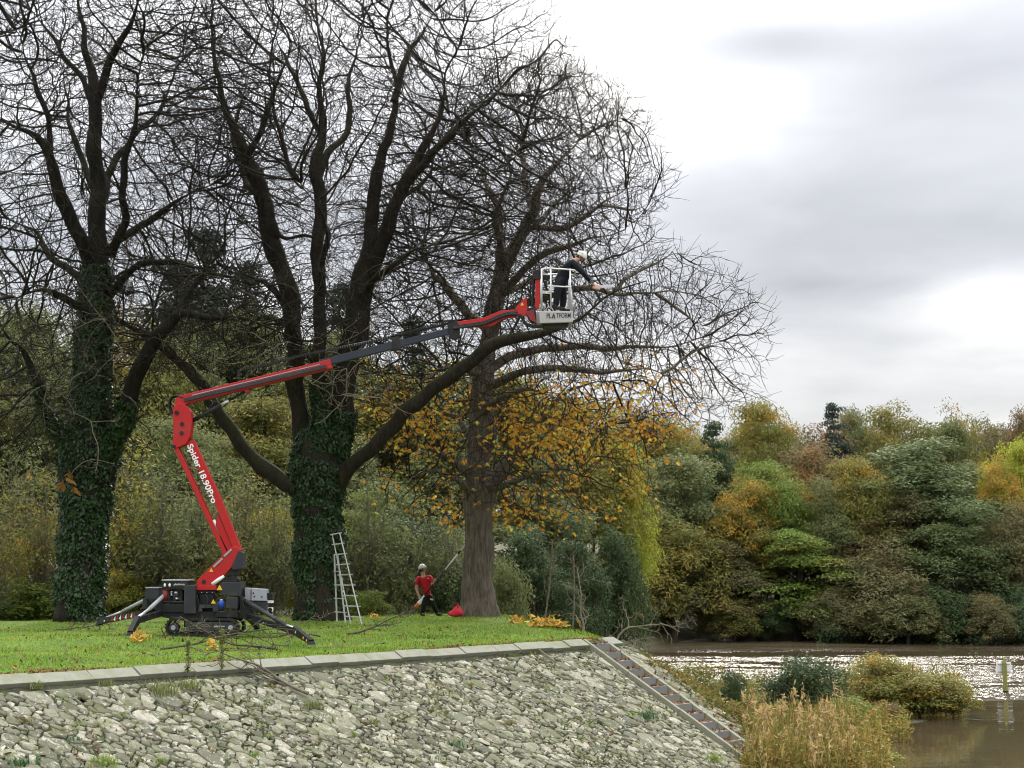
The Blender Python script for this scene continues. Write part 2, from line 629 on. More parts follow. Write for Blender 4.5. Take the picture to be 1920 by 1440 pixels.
# lawn sheet laid out along the stone edge
_tt = np.linspace(-26, TB + 16, 180); _dd = np.concatenate([np.linspace(0.02, 14, 56), np.linspace(14.4, 32, 30)])
_T, _D = np.meshgrid(_tt, _dd)
_X = _A[0] + TV[0] * _T - NV[0] * _D; _Y = _A[1] + TV[1] * _T - NV[1] * _D
_sd = poly_sd(_X, _Y, PLAT)
_Zl = lawn_z(_X, _Y)
_edge = (_D > 0.6) | (_T > TB + 1.9)
_Z = _Zl - np.clip(0.30 - _sd, 0, 0.3) ** 2 * 2.0 * _edge - np.clip(-_sd, 0, 9) * 0.6 * _edge
_i = (np.arange(len(_dd) - 1)[:, None] * len(_tt) + np.arange(len(_tt) - 1)[None, :]).ravel()
_V = np.stack([_X, _Y, _Z], -1).reshape(-1, 3)
_F = np.stack([_i, _i + 1, _i + len(_tt) + 1, _i + len(_tt)], -1)
_keep = (_sd.ravel()[_F] > -2.5).all(1)
lawn = mesh_obj('lawn', np_mesh('lawn', _V, _F[_keep][:, ::-1], None, True), mat_lawn())
tag(lawn, 'mown green lawn on the raised bank', kind='structure')


def mat_water():
    g = NG('river water')
    c = g.coord('World', (1.0, 1.0, 1.0))
    n = g.noise(c, 0.05, 2, 0.5)
    g.color(g.ramp(n, [(0.3, (0.055, 0.042, 0.024)), (0.7, (0.078, 0.058, 0.032))]))
    g.rough(0.03)
    g.b.inputs['IOR'].default_value = 1.33
    sep = g.N('ShaderNodeSeparateXYZ'); g.L(c, sep.inputs[0])
    # wind ripples on the open reach, calm water in the lee of the reeds
    y = g.math('ADD', sep.outputs[1], g.math('MULTIPLY', g.noise(g.coord('World', (0.05, 0.16, 1)), 1.0, 3, 0.6), 46.0))
    wind = g.val(g.math('DIVIDE', y, 200.0), [(0.375, 0.03), (0.455, 1.0)])
    streak = g.val(g.noise(g.coord('World', (0.03, 0.25, 1)), 1.0, 3, 0.6), [(0.36, 0.2), (0.52, 1.0)])
    patch = g.val(g.noise(g.coord('World', (0.16, 0.42, 1)), 1.0, 3, 0.65), [(0.36, 0.22), (0.50, 1.0)])
    wind = g.math('MULTIPLY', wind, patch)
    w1 = g.noise(g.coord('World', (1.0, 1.5, 1.0)), 1.1, 3, 0.6)
    w2 = g.noise(g.coord('World', (1.0, 1.6, 1.0)), 3.6, 2, 0.5)
    h = g.math('ADD', w1, g.math('MULTIPLY', w2, 0.25))
    b = g.bump(h, 1.0, 0.5)
    g.L(g.math('MULTIPLY', g.math('MULTIPLY', wind, streak), 0.72), b.inputs['Strength'])
    return g.m


river = mesh_obj('river', np_mesh('river', [(-60, 15, WATER), (160, 15, WATER), (160, 180, WATER), (-60, 180, WATER)], [(0, 1, 2, 3)]), mat_water())
tag(river, 'brown river with bright wind ripples', kind='structure')


# ================================================================ stone embankment
def mat_stone():
    g = NG('lichened stone')
    s = sep_rgb(g, g.attr())
    c = g.coord('World')
    n = g.noise(c, 5.0, 6, 0.7); n2 = g.noise(c, 26, 5, 0.7); n3 = g.noise(c, 7, 6, 0.7, 0.8)
    base = g.ramp(s[0], [(0.0, (0.075, 0.072, 0.048)), (0.35, (0.145, 0.142, 0.098)), (0.75, (0.26, 0.245, 0.172)), (1.0, (0.44, 0.41, 0.32))])
    base = g.mix(g.val(s[1], [(0.55, 0.0), (1.0, 0.55)]), base, (0.20, 0.215, 0.115))
    base = g.mix(g.val(n2, [(0.35, 0.65), (0.6, 0.0)]), base, (0.12, 0.115, 0.09))
    base = g.mix(g.val(n3, [(0.55, 0.0), (0.63, 0.8)]), base, (0.50, 0.485, 0.40))      # white lichen
    base = g.mix(g.val(n, [(0.50, 0.0), (0.62, 0.75)]), base, (0.105, 0.112, 0.04))      # moss
    g.color(base); g.rough(0.92); g.bump(n2, 0.7, 0.025)
    g.b.inputs['Specular IOR Level'].default_value = 0.25
    return g.m


def mat_bed():
    g = NG('mossy joint earth')
    c = g.coord('World')
    n = g.noise(c, 3.0, 6, 0.7); n2 = g.noise(c, 30, 5, 0.7)
    a = g.ramp(n, [(0.35, (0.022, 0.020, 0.014)), (0.52, (0.04, 0.044, 0.018)), (0.66, (0.065, 0.08, 0.024))])
    g.color(g.mix(g.val(n2, [(0.6, 0), (0.7, 0.7)]), a, (0.30, 0.28, 0.23)))
    g.rough(0.95); g.bump(n2, 1.0, 0.04)
    return g.m


def mat_concrete(name, col, moss=0.4):
    g = NG(name)
    c = g.coord('World')
    n = g.noise(c, 2.2, 6, 0.7); n2 = g.noise(c, 40, 4, 0.7)
    a = g.mix(g.val(n2, [(0.3, 0.35), (0.6, 0.0)]), col, tuple(x * 0.6 for x in col))
    b = g.mix(g.val(n, [(0.45, 0.0), (0.72, moss)]), a, (0.15, 0.155, 0.075))
    g.color(b); g.rough(0.9); g.bump(n2, 0.4, 0.015)
    return g.m


M_STONE, M_BED = mat_stone(), mat_bed()
M_COPE = mat_concrete('coping concrete', (0.245, 0.245, 0.19), 0.9)
M_STEP = mat_concrete('step concrete', (0.19, 0.19, 0.175), 0.45)
M_STRING = mat_concrete('stair string concrete', (0.24, 0.235, 0.17), 0.7)

emb = thing('stone_embankment', tuple(_A + TV * TB * .5), 'sloping river embankment paved with rough lichened stones below the lawn', 'embankment')


def clip_half(poly, nx, ny, c):
    """keep points with nx*x+ny*y <= c"""
    out = []
    m = len(poly)
    for i in range(m):
        p, q = poly[i], poly[(i + 1) % m]
        dp = nx * p[0] + ny * p[1] - c; dq = nx * q[0] + ny * q[1] - c
        if dp <= 0: out.append(p)
        if dp * dq < 0:
            k = dp / (dp - dq)
            out.append((p[0] + (q[0] - p[0]) * k, p[1] + (q[1] - p[1]) * k))
    return out


def make_stones():
    rng = np.random.default_rng(11)
    ang, an = math.radians(58), 1.35
    ca, sa = math.cos(ang), math.sin(ang)
    L = np.array([[ca, sa], [-sa * an, ca * an]])          # metric: stones longer along the edge
    Li = np.linalg.inv(L)
    strips = [(-4.5, TB - 0.09, 0.46, 6.4), (TB + 0.90, TB + 1.75, 0.34, 6.4)]
    cells = []
    for (t0, t1, w0, w1) in strips:
        cand = []
        for r, n in ((0.30, 34), (0.225, 150), (0.165, 600), (0.118, 2800), (0.082, 9000), (0.054, 16000)):
            p = np.stack([rng.uniform(t0, t1, n), rng.uniform(w0, w1, n)], 1)
            q = slope_pt(0, 0)[None] + TV[None] * p[:, :1] + ES[None] * p[:, 1:]
            u, v = px_of(q)
            ok = (u > -120) & (v < 1520)
            cand.append((p[ok], r))
        pts, rad = np.zeros((0, 2)), np.zeros(0)
        for p, r0 in cand:
            for x in p:
                r = r0 * rng.uniform(0.85, 1.2)
                y = L @ x
                if len(pts) == 0 or (np.hypot(pts[:, 0] - y[0], pts[:, 1] - y[1]) > (rad + r) * 0.80).all():
                    pts = np.concatenate([pts, y[None]]); rad = np.append(rad, r)
        # power diagram
        for i in range(len(pts)):
            d = np.hypot(pts[:, 0] - pts[i, 0], pts[:, 1] - pts[i, 1])
            nb = np.where((d < 1.5) & (d > 0))[0]
            nb = nb[np.argsort(d[nb])][:28]
            R = rad[i] * 1.75
            poly = [(pts[i, 0] + R * math.cos(a), pts[i, 1] + R * math.sin(a)) for a in np.arange(10) * math.pi / 5]
            for j in nb:
                dx, dy = pts[j] - pts[i]
                c = (pts[j] @ pts[j] - pts[i] @ pts[i] + rad[i] ** 2 - rad[j] ** 2) / 2
                poly = clip_half(poly, dx, dy, c)
                if len(poly) < 3: break
            if len(poly) < 3: continue
            P = np.array(poly) @ Li.T
            P[:, 0] = np.clip(P[:, 0], t0, t1); P[:, 1] = np.clip(P[:, 1], w0, w1)
            # merge short edges
            Q = [P[0]]
            for p in P[1:]:
                if np.hypot(*(p - Q[-1])) > 0.035: Q.append(p)
            if len(Q) > 3 and np.hypot(*(Q[0] - Q[-1])) < 0.035: Q.pop()
            if len(Q) < 3: continue
            cells.append((np.array(Q), rad[i]))
    out = []
    for P, r in cells:
        c = P.mean(0)
        # split long edges once with a jog so that no outline is a clean polygon
        Q = []
        for a, b in zip(P, np.roll(P, -1, 0)):
            Q.append(a)
            e = b - a; l = np.hypot(*e)
            if l > 0.16 and len(P) < 9:
                Q.append((a + b) / 2 + np.array((-e[1], e[0])) / l * rng.normal(0, 0.03))
        Q = np.array(Q)
        m = len(Q)
        gap = rng.uniform(0.006, 0.024)
        dc = Q - c; ln = np.maximum(np.hypot(dc[:, 0], dc[:, 1]), 1e-4)[:, None]
        Q = c + dc * np.maximum(0.35, (ln - gap) / ln) + rng.normal(0, 0.013, Q.shape)
        H = rng.uniform(0.012, 0.026) * (0.8 + r)
        if rng.random() < 0.07: H *= 0.3
        tilt = rng.normal(0, 0.04, 2)
        dome = rng.uniform(0.0, 0.009)

        def h(X, k): return H * k + (X - c) @ tilt * k
        low = [slope_pt(q[0], q[1], -0.09) for q in Q]
        mid = [slope_pt(q[0], q[1], hh) for q, hh in zip(Q, h(Q, 0.62) + rng.normal(0, .006, m))]
        ins = c + (Q - c) * rng.uniform(0.82, 0.96, (m, 1))
        top = [slope_pt(q[0], q[1], hh) for q, hh in zip(ins, h(ins, 1.0) + rng.normal(0, .007, m))]
        V = np.array(low + mid + top + [slope_pt(c[0], c[1], H + dome)])
        Fq = [(i, (i + 1) % m, m + (i + 1) % m, m + i) for i in range(m)] + [(m + i, m + (i + 1) % m, 2 * m + (i + 1) % m, 2 * m + i) for i in range(m)]
        Ft = [(2 * m + i, 2 * m + (i + 1) % m, 3 * m) for i in range(m)]
        u, v = px_of(np.array(mid))
        inside = ((u > -5) & (u < 1925) & (v < 1445)).any()
        area = 0.5 * abs(np.dot(u, np.roll(v, 1)) - np.dot(v, np.roll(u, 1))) * inside
        tint = np.tile((rng.random(), rng.random(), rng.random()), (len(V), 1))
        out.append((area, V, np.array(Fq), np.array(Ft), tint))
    out.sort(key=lambda k: -k[0])
    return out


_bed = []
for (t0, t1) in ((-6, TB), (TB + .8, TB + 1.85)):
    _bed.append((t0, t1))
_V, _F = [], []
for (t0, t1) in _bed:
    ts = np.linspace(t0, t1, max(6, int((t1 - t0) / .25))); ws = np.linspace(0.0, 6.9, 40)
    b = len(_V)
    for w in ws:
        for t in ts:
            _V.append(slope_pt(t, w, -0.03 + 0.02 * math.sin(t * 9.1 + w * 3) * math.sin(w * 7.3)))
    nt_ = len(ts)
    for j in range(len(ws) - 1):
        for i in range(nt_ - 1):
            a = b + j * nt_ + i
            _F.append((a, a + 1, a + nt_ + 1, a + nt_))
mesh_obj('earth_bed', np_mesh('earth_bed', np.array(_V), np.array(_F), None, True), M_BED, emb)

STONES = make_stones()
for a, V, Fq, Ft, tint in STONES[:300]:
    mesh_obj('stone', np_mesh('stone', V, Fq, Ft, False, tint), M_STONE, emb)
_V, _Q, _T3, _C, _n = [], [], [], [], 0
for a, V, Fq, Ft, tint in STONES[300:]:
    _V.append(V); _Q.append(Fq + _n); _T3.append(Ft + _n); _C.append(tint); _n += len(V)
o = mesh_obj('small_stones', np_mesh('small_stones', np.concatenate(_V), np.concatenate(_Q), np.concatenate(_T3), False, np.concatenate(_C)), M_STONE, emb)
o['kind'] = 'stuff'

# coping slabs along the top edge
_rng = random.Random(4)
t = -5.0
while t < TB - 0.15:
    l = min(_rng.uniform(0.7, 1.25), TB - 0.02 - t)
    g_ = 0.008
    dz = _rng.uniform(-.02, .016); w1 = 0.27 + _rng.uniform(-.015, .015)
    sk = _rng.uniform(-.02, .02)
    V = []
    for h in (-0.12, 0.055 + dz):
        for (tt, ww) in ((t + g_, -0.02), (t + l - g_, -0.02), (t + l - g_ + sk, w1), (t + g_ + sk, w1)):
            V.append(slope_pt(tt, ww, h))
    m_ = MB().add(V, [(3, 2, 1, 0), (4, 5, 6, 7), (0, 1, 5, 4), (1, 2, 6, 5), (2, 3, 7, 6), (3, 0, 4, 7)])
    m_.build('coping_slab', M_COPE, emb, bevel=0.012)
    t += l

# ================================================================ stairs down the slope
stairs = thing('stone_stairs', tuple(slope_pt(TB + .4, 0)), 'narrow concrete stairs running down the embankment between two strings', 'stairs')
SW = 0.66
for k, t0 in enumerate((TB + 0.02, TB + 0.02 + 0.10 + SW)):
    w = 0.0; q = 0
    while w < 6.6:
        l = min(_rng.uniform(1.3, 2.1), 6.7 - w)
        wd = 0.09 + 0.02 * k
        V = [slope_pt(t0 + a, w + b, h) for h in (-0.3, 0.085 + _rng.uniform(-.006, .006)) for (a, b) in ((0, .006), (wd, .006), (wd, l - .006), (0, l - .006))]
        MB().add(V, [(3, 2, 1, 0), (4, 5, 6, 7), (0, 1, 5, 4), (1, 2, 6, 5), (2, 3, 7, 6), (3, 0, 4, 7)]).build('stair_string', M_STRING, stairs, bevel=0.01)
        w += l
rise = 0.19; tread = rise / K
for i in range(19):
    s0 = i * tread - 0.02
    z1 = CZ - 0.06 - i * rise
    c = _A + TV * (TB + 0.122 + SW / 2 - 0.002) + NV * (s0 + tread * .5)
    M3 = Matrix((TV.tolist(), NV.tolist(), (0, 0, 1))).transposed()
    mb = MB().box((0, 0, 0), (SW - 0.012, tread - 0.004, rise + 0.06))
    V = [M3 @ Vector(v) + Vector((c[0], c[1], z1 - (rise + .06) / 2 + _rng.uniform(-.006, .006))) for v in mb.v]
    MB().add(V, mb.f).build('step', M_STEP, stairs, bevel=0.012)
# landing slab at the head of the stairs
V = [_A + TV * a + NV * b + np.array((0, 0, h)) for h in (-0.2, 0.0) for (a, b) in ((TB - .02, -0.55), (TB + 1.2, -0.45), (TB + 1.3, -.03), (TB - .02, -.03))]
MB().add(V, [(3, 2, 1, 0), (4, 5, 6, 7), (0, 1, 5, 4), (1, 2, 6, 5), (2, 3, 7, 6), (3, 0, 4, 7)]).build('landing', M_COPE, stairs, bevel=0.012)
V = [slope_pt(TB + 0.90 + a, b, h) for h in (-0.1, 0.08) for (a, b) in ((0, -.02), (.42, -.02), (.5, .30), (0, .30))]
MB().add(V, [(3, 2, 1, 0), (4, 5, 6, 7), (0, 1, 5, 4), (1, 2, 6, 5), (2, 3, 7, 6), (3, 0, 4, 7)]).build('coping_slab', M_COPE, emb, bevel=0.012)

# ================================================================ the three old bare trees
M_BARK1 = bark_mat('ivy tree bark', (0.007, 0.0055, 0.0045), (0.026, 0.021, 0.015), 0.4, (0.03, 0.038, 0.010))
M_BARK2 = bark_mat('middle tree bark', (0.011, 0.0085, 0.0065), (0.045, 0.036, 0.026), 0.5, (0.042, 0.05, 0.013))
M_BARK3 = bark_mat('end tree bark', (0.055, 0.043, 0.034), (0.25, 0.21, 0.165), 0.45, (0.13, 0.13, 0.065), 0.16, 1.0, 12)
M_TWIG1 = bark_mat('twig bark', (0.010, 0.0075, 0.0055), (0.032, 0.025, 0.017), 0.25, (0.035, 0.038, 0.016), 1.0, 0.3)
M_TWIG3 = bark_mat('pale twig bark', (0.013, 0.0095, 0.007), (0.042, 0.032, 0.021), 0.25, (0.04, 0.042, 0.018), 1.0, 0.3)


def limb_pts(pts, Y0):
    """(px, py, dY, radius m) -> (n,4) world points with radius"""
    return np.array([np.append(at(p[0], p[1], Y0 + p[2]), p[3] * (0.76 if p[3] < .4 else 0.9)) for p in pts])


def limb_mesh(name, L4, k, rough, seed, flare=None):
    """a limb with an uneven surface"""
    P, R = L4[:, :3], L4[:, 3]
    V, Fq = tubes(P[None], R[None], k)
    c = np.repeat(P, k, axis=0)
    d = V - c
    rr = np.linalg.norm(d, axis=1, keepdims=True)
    n = snoise(c + d / np.maximum(rr, 1e-6) * 0.55, 0.9, seed) * 0.11 + snoise(V, 2.2, seed + 1) * 0.05
    V = c + d * (1 + rough * n[:, None])
    if flare:
        zb, hgt, amt = flare
        a = np.arctan2(d[:, 1], d[:, 0])
        f = np.exp(-np.clip(V[:, 2] - zb, 0, None) / hgt)
        lob = 0.55 + 0.45 * np.sin(a * 5 + seed) + 0.25 * np.sin(a * 9 + 2 * seed)
        V = c + (V - c) * (1 + amt * f * np.clip(lob, 0, 2))[:, None]
    if k > 40:      # furrowed plates of old bark
        a = np.tile(np.arange(k) * 2 * math.pi / k, len(P))
        w = V[:, 2] * .55 + snoise(V, .25, seed + 5) * .8
        rid = np.abs(np.sin(a * 8 + w * 1.3 + snoise(V, .8, seed + 6) * .8)) ** .6 - .6
        V = c + (V - c) * (1 + .085 * rid)[:, None]
    Ft = []
    e = (len(P) - 1) * k
    return np_mesh(name, V, Fq, [(e, e + i, e + i + 1) for i in range(1, k - 1)], True)


def grow(rng, S, D, Ln, nseg, curl, up, wander=0.5):
    """N twigs grown together: start, direction, length -> (N, nseg+1, 3)"""
    N = len(S)
    P = np.zeros((N, nseg + 1, 3)); P[:, 0] = S
    d = nrm(D); step = (Ln / nseg)[:, None]
    bend = rng.normal(size=(N, 3)) * curl * wander
    for i in range(nseg):
        d = nrm(d + rng.normal(size=(N, 3)) * curl + bend + np.array((0, 0, up * (0.4 + i / nseg))))
        bend = bend * 0.75 + rng.normal(size=(N, 3)) * curl * wander * 0.5
        P[:, i + 1] = P[:, i] + d * step
    return P


def spawn(rng, P, R, per, tmin, tmax, ang, lenf, rf, dens=None, out_axis=None):
    """side shoots from polylines P (N,n,3): positions, directions, lengths, radii"""
    N, n, _ = P.shape
    m = per
    t = tmin + (tmax - tmin) * (np.arange(m)[None] + rng.random((N, m))) / m
    f = t * (n - 1); i = np.minimum(f.astype(int), n - 2); w = (f - i)[..., None]
    r_ = np.arange(N)[:, None]
    A, B = P[r_, i], P[r_, i + 1]
    S = A + (B - A) * w
    T = nrm(B - A)
    Rr = R[r_, i] * (1 - w[..., 0]) + R[r_, i + 1] * w[..., 0]
    pv = rng.normal(size=(N, m, 3))
    pv = nrm(pv - (pv * T).sum(-1, keepdims=True) * T)
    a = np.radians(rng.uniform(ang[0], ang[1], (N, m)))[..., None]
    D = np.cos(a) * T + np.sin(a) * pv
    pl = np.linalg.norm(P[:, -1] - P[:, 0], axis=1)[:, None]
    L = np.minimum(rng.uniform(lenf[0], lenf[1], (N, m)) * (1.15 - 0.55 * t), pl * rng.uniform(.45, .75, (N, m)))
    return S.reshape(-1, 3), D.reshape(-1, 3), L.ravel(), np.maximum(Rr * rf, 0.009).ravel()


def colonize(rng, limbs, A, D, kill, infl, up):
    """space colonisation: branches grow from the limb points towards free points A of the crown.
    Returns node positions, parent index (-1 for limb points), limb radius at the roots"""
    N0 = np.concatenate([l[:, :3] for l in limbs]); R0 = np.concatenate([l[:, 3] for l in limbs])
    pos = [N0]; par = [np.full(len(N0), -1)]; dirs = [np.zeros((len(N0), 3))]
    n = len(N0)
    best = np.full(len(A), 1e9); bi = np.zeros(len(A), int)
    new, base = N0, 0
    ctr = np.array((N0[:, 0].mean(), N0[:, 1].mean(), N0[:, 2].min() + 5.0))
    A = A.copy()
    for it in range(150):
        for s in range(0, len(new), 300):
            q = new[s:s + 300]
            d2 = (A * A).sum(1)[:, None] + (q * q).sum(1)[None] - 2 * A @ q.T
            k = d2.argmin(1); m = d2[np.arange(len(A)), k]
            b = m < best
            best[b] = m[b]; bi[b] = base + s + k[b]
        alive = best > kill ** 2
        A, best, bi = A[alive], best[alive], bi[alive]
        if len(A) < 20: break
        use = best < infl ** 2
        if not use.any(): break
        allp = np.concatenate(pos); alld = np.concatenate(dirs)
        dv = nrm(A[use] - allp[bi[use]])
        acc = np.zeros((n, 3)); np.add.at(acc, bi[use], dv)
        g = np.where((acc ** 2).sum(1) > 1e-6)[0]
        v = nrm(nrm(acc[g]) + 0.45 * alld[g] + 0.10 * nrm(allp[g] - ctr) + rng.normal(size=(len(g), 3)) * .13 + np.array((0, 0, up)))
        new = allp[g] + v * D
        base = n
        pos.append(new); par.append(g); dirs.append(v); n += len(new)
        # nodes that cannot progress: forget points they keep chasing
        if it > 40:
            stuck = use & (rng.random(len(A)) < .03)
            A, best, bi = A[~stuck], best[~stuck], bi[~stuck]
    return np.concatenate(pos), np.concatenate(par), R0


def crown_of(rng, limbs, inside, spec, acc, tips, box):
    """fills the crown volume with forking branches, then with fine twigs"""
    lo, hi = box
    n = int(np.prod(hi - lo) * spec['rho'])
    A = lo + (hi - lo) * rng.random((n, 3))
    A = A[inside(A)]
    u, v = px_of(A)
    A = A[(v > -140) & (u > -200)]
    L = [l[0][int(len(l[0]) * l[2]):] for l in limbs]
    P, par, R0 = colonize(rng, L, A, spec['D'], spec['kill'], spec['infl'], spec['up'])
    n0 = len(R0); n = len(P)
    # gentle crookedness
    P[n0:] += np.stack([snoise(P[n0:], 1.0, 50 + q) for q in range(3)], 1) * .065 + rng.normal(size=(n - n0, 3)) * .009
    # pipe model: a branch carries the sum of its twigs
    w = np.zeros(n); kids = np.zeros(n, int)
    np.add.at(kids, par[n0:], 1)
    for i in range(n - 1, n0 - 1, -1):
        if kids[i] == 0: w[i] = 1.0
        w[par[i]] += w[i]
    R = np.minimum(0.0088 * np.maximum(w, 1) ** 0.475, .13)
    R[:n0] = np.minimum(R0 * .75, R[:n0])
    main = np.full(n, -1)
    for i in range(n0, n):
        p = par[i]
        if p >= n0 and (main[p] < 0 or w[i] > w[main[p]]): main[p] = i
    chains = []
    for i in range(n0, n):
        if par[i] < n0 or main[par[i]] != i:
            ch = [par[i], i]
            while main[ch[-1]] >= 0: ch.append(main[ch[-1]])
            chains.append(ch)
    by = {}
    for ch in chains: by.setdefault(len(ch), []).append(ch)
    for ln, cs in by.items():
        I = np.array(cs)
        PP = P[I]
        if ln > 3:
            PP = PP.copy()
            for _ in range(2): PP[:, 1:-1] = PP[:, 1:-1] * .5 + (PP[:, :-2] + PP[:, 2:]) * .25
        RR = R[I].copy(); RR[:, 0] = np.minimum(RR[:, 0], RR[:, 1] * 1.25)
        thick = RR[:, 1] > .03
        for m, k in ((thick, 6), (~thick, 3)):
            if m.any():
                V, Fq = tubes(PP[m], RR[m], k); acc.add(V, Fq)
    # fine twigs on the thin nodes, two at every tip
    thin = np.where((R[n0:] < .02))[0] + n0
    tip = thin[kids[thin] == 0]
    S = np.concatenate([P[tip], P[tip], P[thin[rng.random(len(thin)) < spec['twig']]]])
    I = np.concatenate([tip, tip, thin[:0]])
    T = np.zeros_like(S)
    T[:2 * len(tip)] = nrm(P[I] - P[par[I]])
    T[2 * len(tip):] = rng.normal(size=(len(S) - 2 * len(tip), 3))
    Dv = nrm(T + rng.normal(size=S.shape) * .5 + .35 * nrm(S - S.mean(0)) + np.array((0, 0, .12)))
    Q = grow(rng, S, Dv, rng.uniform(.28, .8, len(S)), 3, .17, .10)
    RR = np.array((.0085, .0075, .006, .0045))[None].repeat(len(Q), 0)
    V, Fq = tubes(Q, RR, 3); acc.add(V, Fq)
    tips.append(Q[:, -1]); tips.append(Q[:, 1])
    print('crown: nodes', n - n0, 'twigs', len(Q), 'points', len(A))


def union_px(shapes, Y, dYr):
    """crown volume from ellipses given in photo px at depth Y: (cx, cy, rx, ry, depth radius m, dY)"""
    E = []
    for (cx, cy, rx, ry, dr, dy) in shapes:
        c = at(cx, cy, Y + dy); p = (Y + dy) / FPX
        E.append((c, np.array((rx * p, dr, ry * p))))

    def f(P):
        m = np.zeros(len(P), bool)
        wob = 0.92 + 0.20 * snoise(P, 0.22, 3) + 0.13 * snoise(P, 0.6, 4)
        for c, r in E:
            m |= (((P - c) / r) ** 2).sum(1) < wob
        return m
    lo = np.min([c - r for c, r in E], 0); hi = np.max([c + r for c, r in E], 0)
    return f, (lo, hi)


IVY_MAT = leaf_mat('ivy leaf', (0.012, 0.034, 0.007), (0.026, 0.062, 0.013), None, 0.15, 0.38)


def ivy_mesh(rng, limbs, n, off=0.13, size=0.095):
    """ivy leaves over the surface of limb polylines [(n,4), from, to]"""
    C, Nn = [], []
    tot = sum((len(l[0]) * l[0][:, 3].mean()) for l in limbs)
    for L4, a, b, fade in limbs:
        m = int(n * len(L4) * L4[:, 3].mean() / tot)
        t = a + (b - a) * (rng.random(m) ** (1.0 if not fade else 1.35))
        f = t * (len(L4) - 1); i = np.minimum(f.astype(int), len(L4) - 2); w = (f - i)[:, None]
        p = L4[i] * (1 - w) + L4[i + 1] * w
        T = nrm(L4[i + 1, :3] - L4[i, :3])
        d = rng.normal(size=(m, 3)); d = nrm(d - (d * T).sum(1, keepdims=True) * T)
        lump = 1.0 + 0.10 * snoise(p[:, :3] + d * 0.6, 0.8, 21) + 0.06 * snoise(p[:, :3] + d * .6, 2.3, 22)
        c = p[:, :3] + d * (p[:, 3:4] * lump[:, None] * 1.02 + off * rng.random((m, 1)) ** 1.5)
        C.append(c); Nn.append(nrm(d + rng.normal(size=(m, 3)) * 0.42 + np.array((0, 0, 0.25))))
    C, Nn = np.concatenate(C), np.concatenate(Nn)
    return leaf_quads(rng, C, Nn, size, (0.45, 1.6), 1.0, hang=True)


def leaf_quads(rng, C, Nn, size, sr, aspect, hang=False, clump=None):
    """one diamond leaf per centre; tint = (random, clump value, random)"""
    n = len(C)
    a = rng.normal(size=(n, 3))
    if hang: a = a * 0.55 + np.array((0, 0, -1.0))
    U = nrm(a - (a * Nn).sum(1, keepdims=True) * Nn)
    W = np.cross(Nn, U)
    s = (size * rng.uniform(sr[0], sr[1], n))[:, None]
    l, w = s * aspect, s * 0.62
    cup = Nn * s * 0.22
    V = np.stack([C - U * l * .5, C + W * w * .5 - U * l * .08 - cup, C + U * l * .5, C - W * w * .5 - U * l * .08 - cup], 1).reshape(-1, 3)
    Fq = np.arange(n * 4).reshape(-1, 4)
    t = np.stack([rng.random(n), clump if clump is not None else rng.random(n), rng.random(n)], 1)
    return V, Fq, np.repeat(t, 4, axis=0)


def old_tree(name, label, base_px, Y, trunk, limbs, shapes, spec, seed, bark, twig, ivy=None, k=18, flare=(0.9, 0.35)):
    rng = np.random.default_rng(seed)
    base = at(base_px[0], base_px[1], Y)
    root = thing(name, (base[0], Y, lawn_z(np.array([[base[0]]]), np.array([[Y]]))[0, 0]), label, 'tree', 'old trees in a row on the bank')
    T4 = catmull(limb_pts(trunk, Y), 0.12)
    mesh_obj('trunk', limb_mesh('trunk', T4, k, 1.0, seed, (base[2], flare[0], flare[1])), bark, root)
    LL, full = [], [(T4, 1.2, 0.55, 0.05)]
    for (pts, dens, tmin) in limbs:
        L4 = catmull(limb_pts(pts, Y), 0.22)
        if pts[-1][3] <= .06: L4 = L4[:max(4, int(len(L4) * .78))]      # the ends are left to the crown
        # old limbs are never straight
        s = np.linspace(0, 1, len(L4))
        wob = np.stack([snoise(L4[:, :3], 0.35, seed + 3 + i) for i in range(3)], 1) * 0.10 + np.stack([snoise(L4[:, :3], 0.9, seed + 9 + i) for i in range(3)], 1) * 0.045
        L4[:, :3] += wob * (np.minimum(1, s * 4))[:, None]
        L4[:, 3] = np.maximum(L4[:, 3] * np.clip((1 - s) * 2.2, 0.3, 1), 0.012)
        LL.append(L4)
        mesh_obj('limb', limb_mesh('limb', L4, 10, 1.0, seed + len(LL)), bark, root)
        full.append((L4, dens, tmin, 0.05))
    acc, tips = Acc(), []
    ins, box = union_px(shapes, Y, 0)
    crown_of(rng, full, ins, spec, acc, tips, box)
    cr = mesh_obj('crown', acc.mesh('crown', False), twig, root)
    if ivy:
        V, Fq, tt = ivy_mesh(rng, [((T4 if q < 0 else LL[q]), a, b, fd) for q, a, b, fd in ivy[0]], ivy[1] * 3)
        mesh_obj('ivy', np_mesh('ivy', V, Fq, None, False, tt), IVY_MAT, root)
    return root, T4, LL, np.concatenate(tips)


SPEC = dict(rho=15.0, D=0.18, kill=0.30, infl=2.0, up=0.07, twig=0.30)

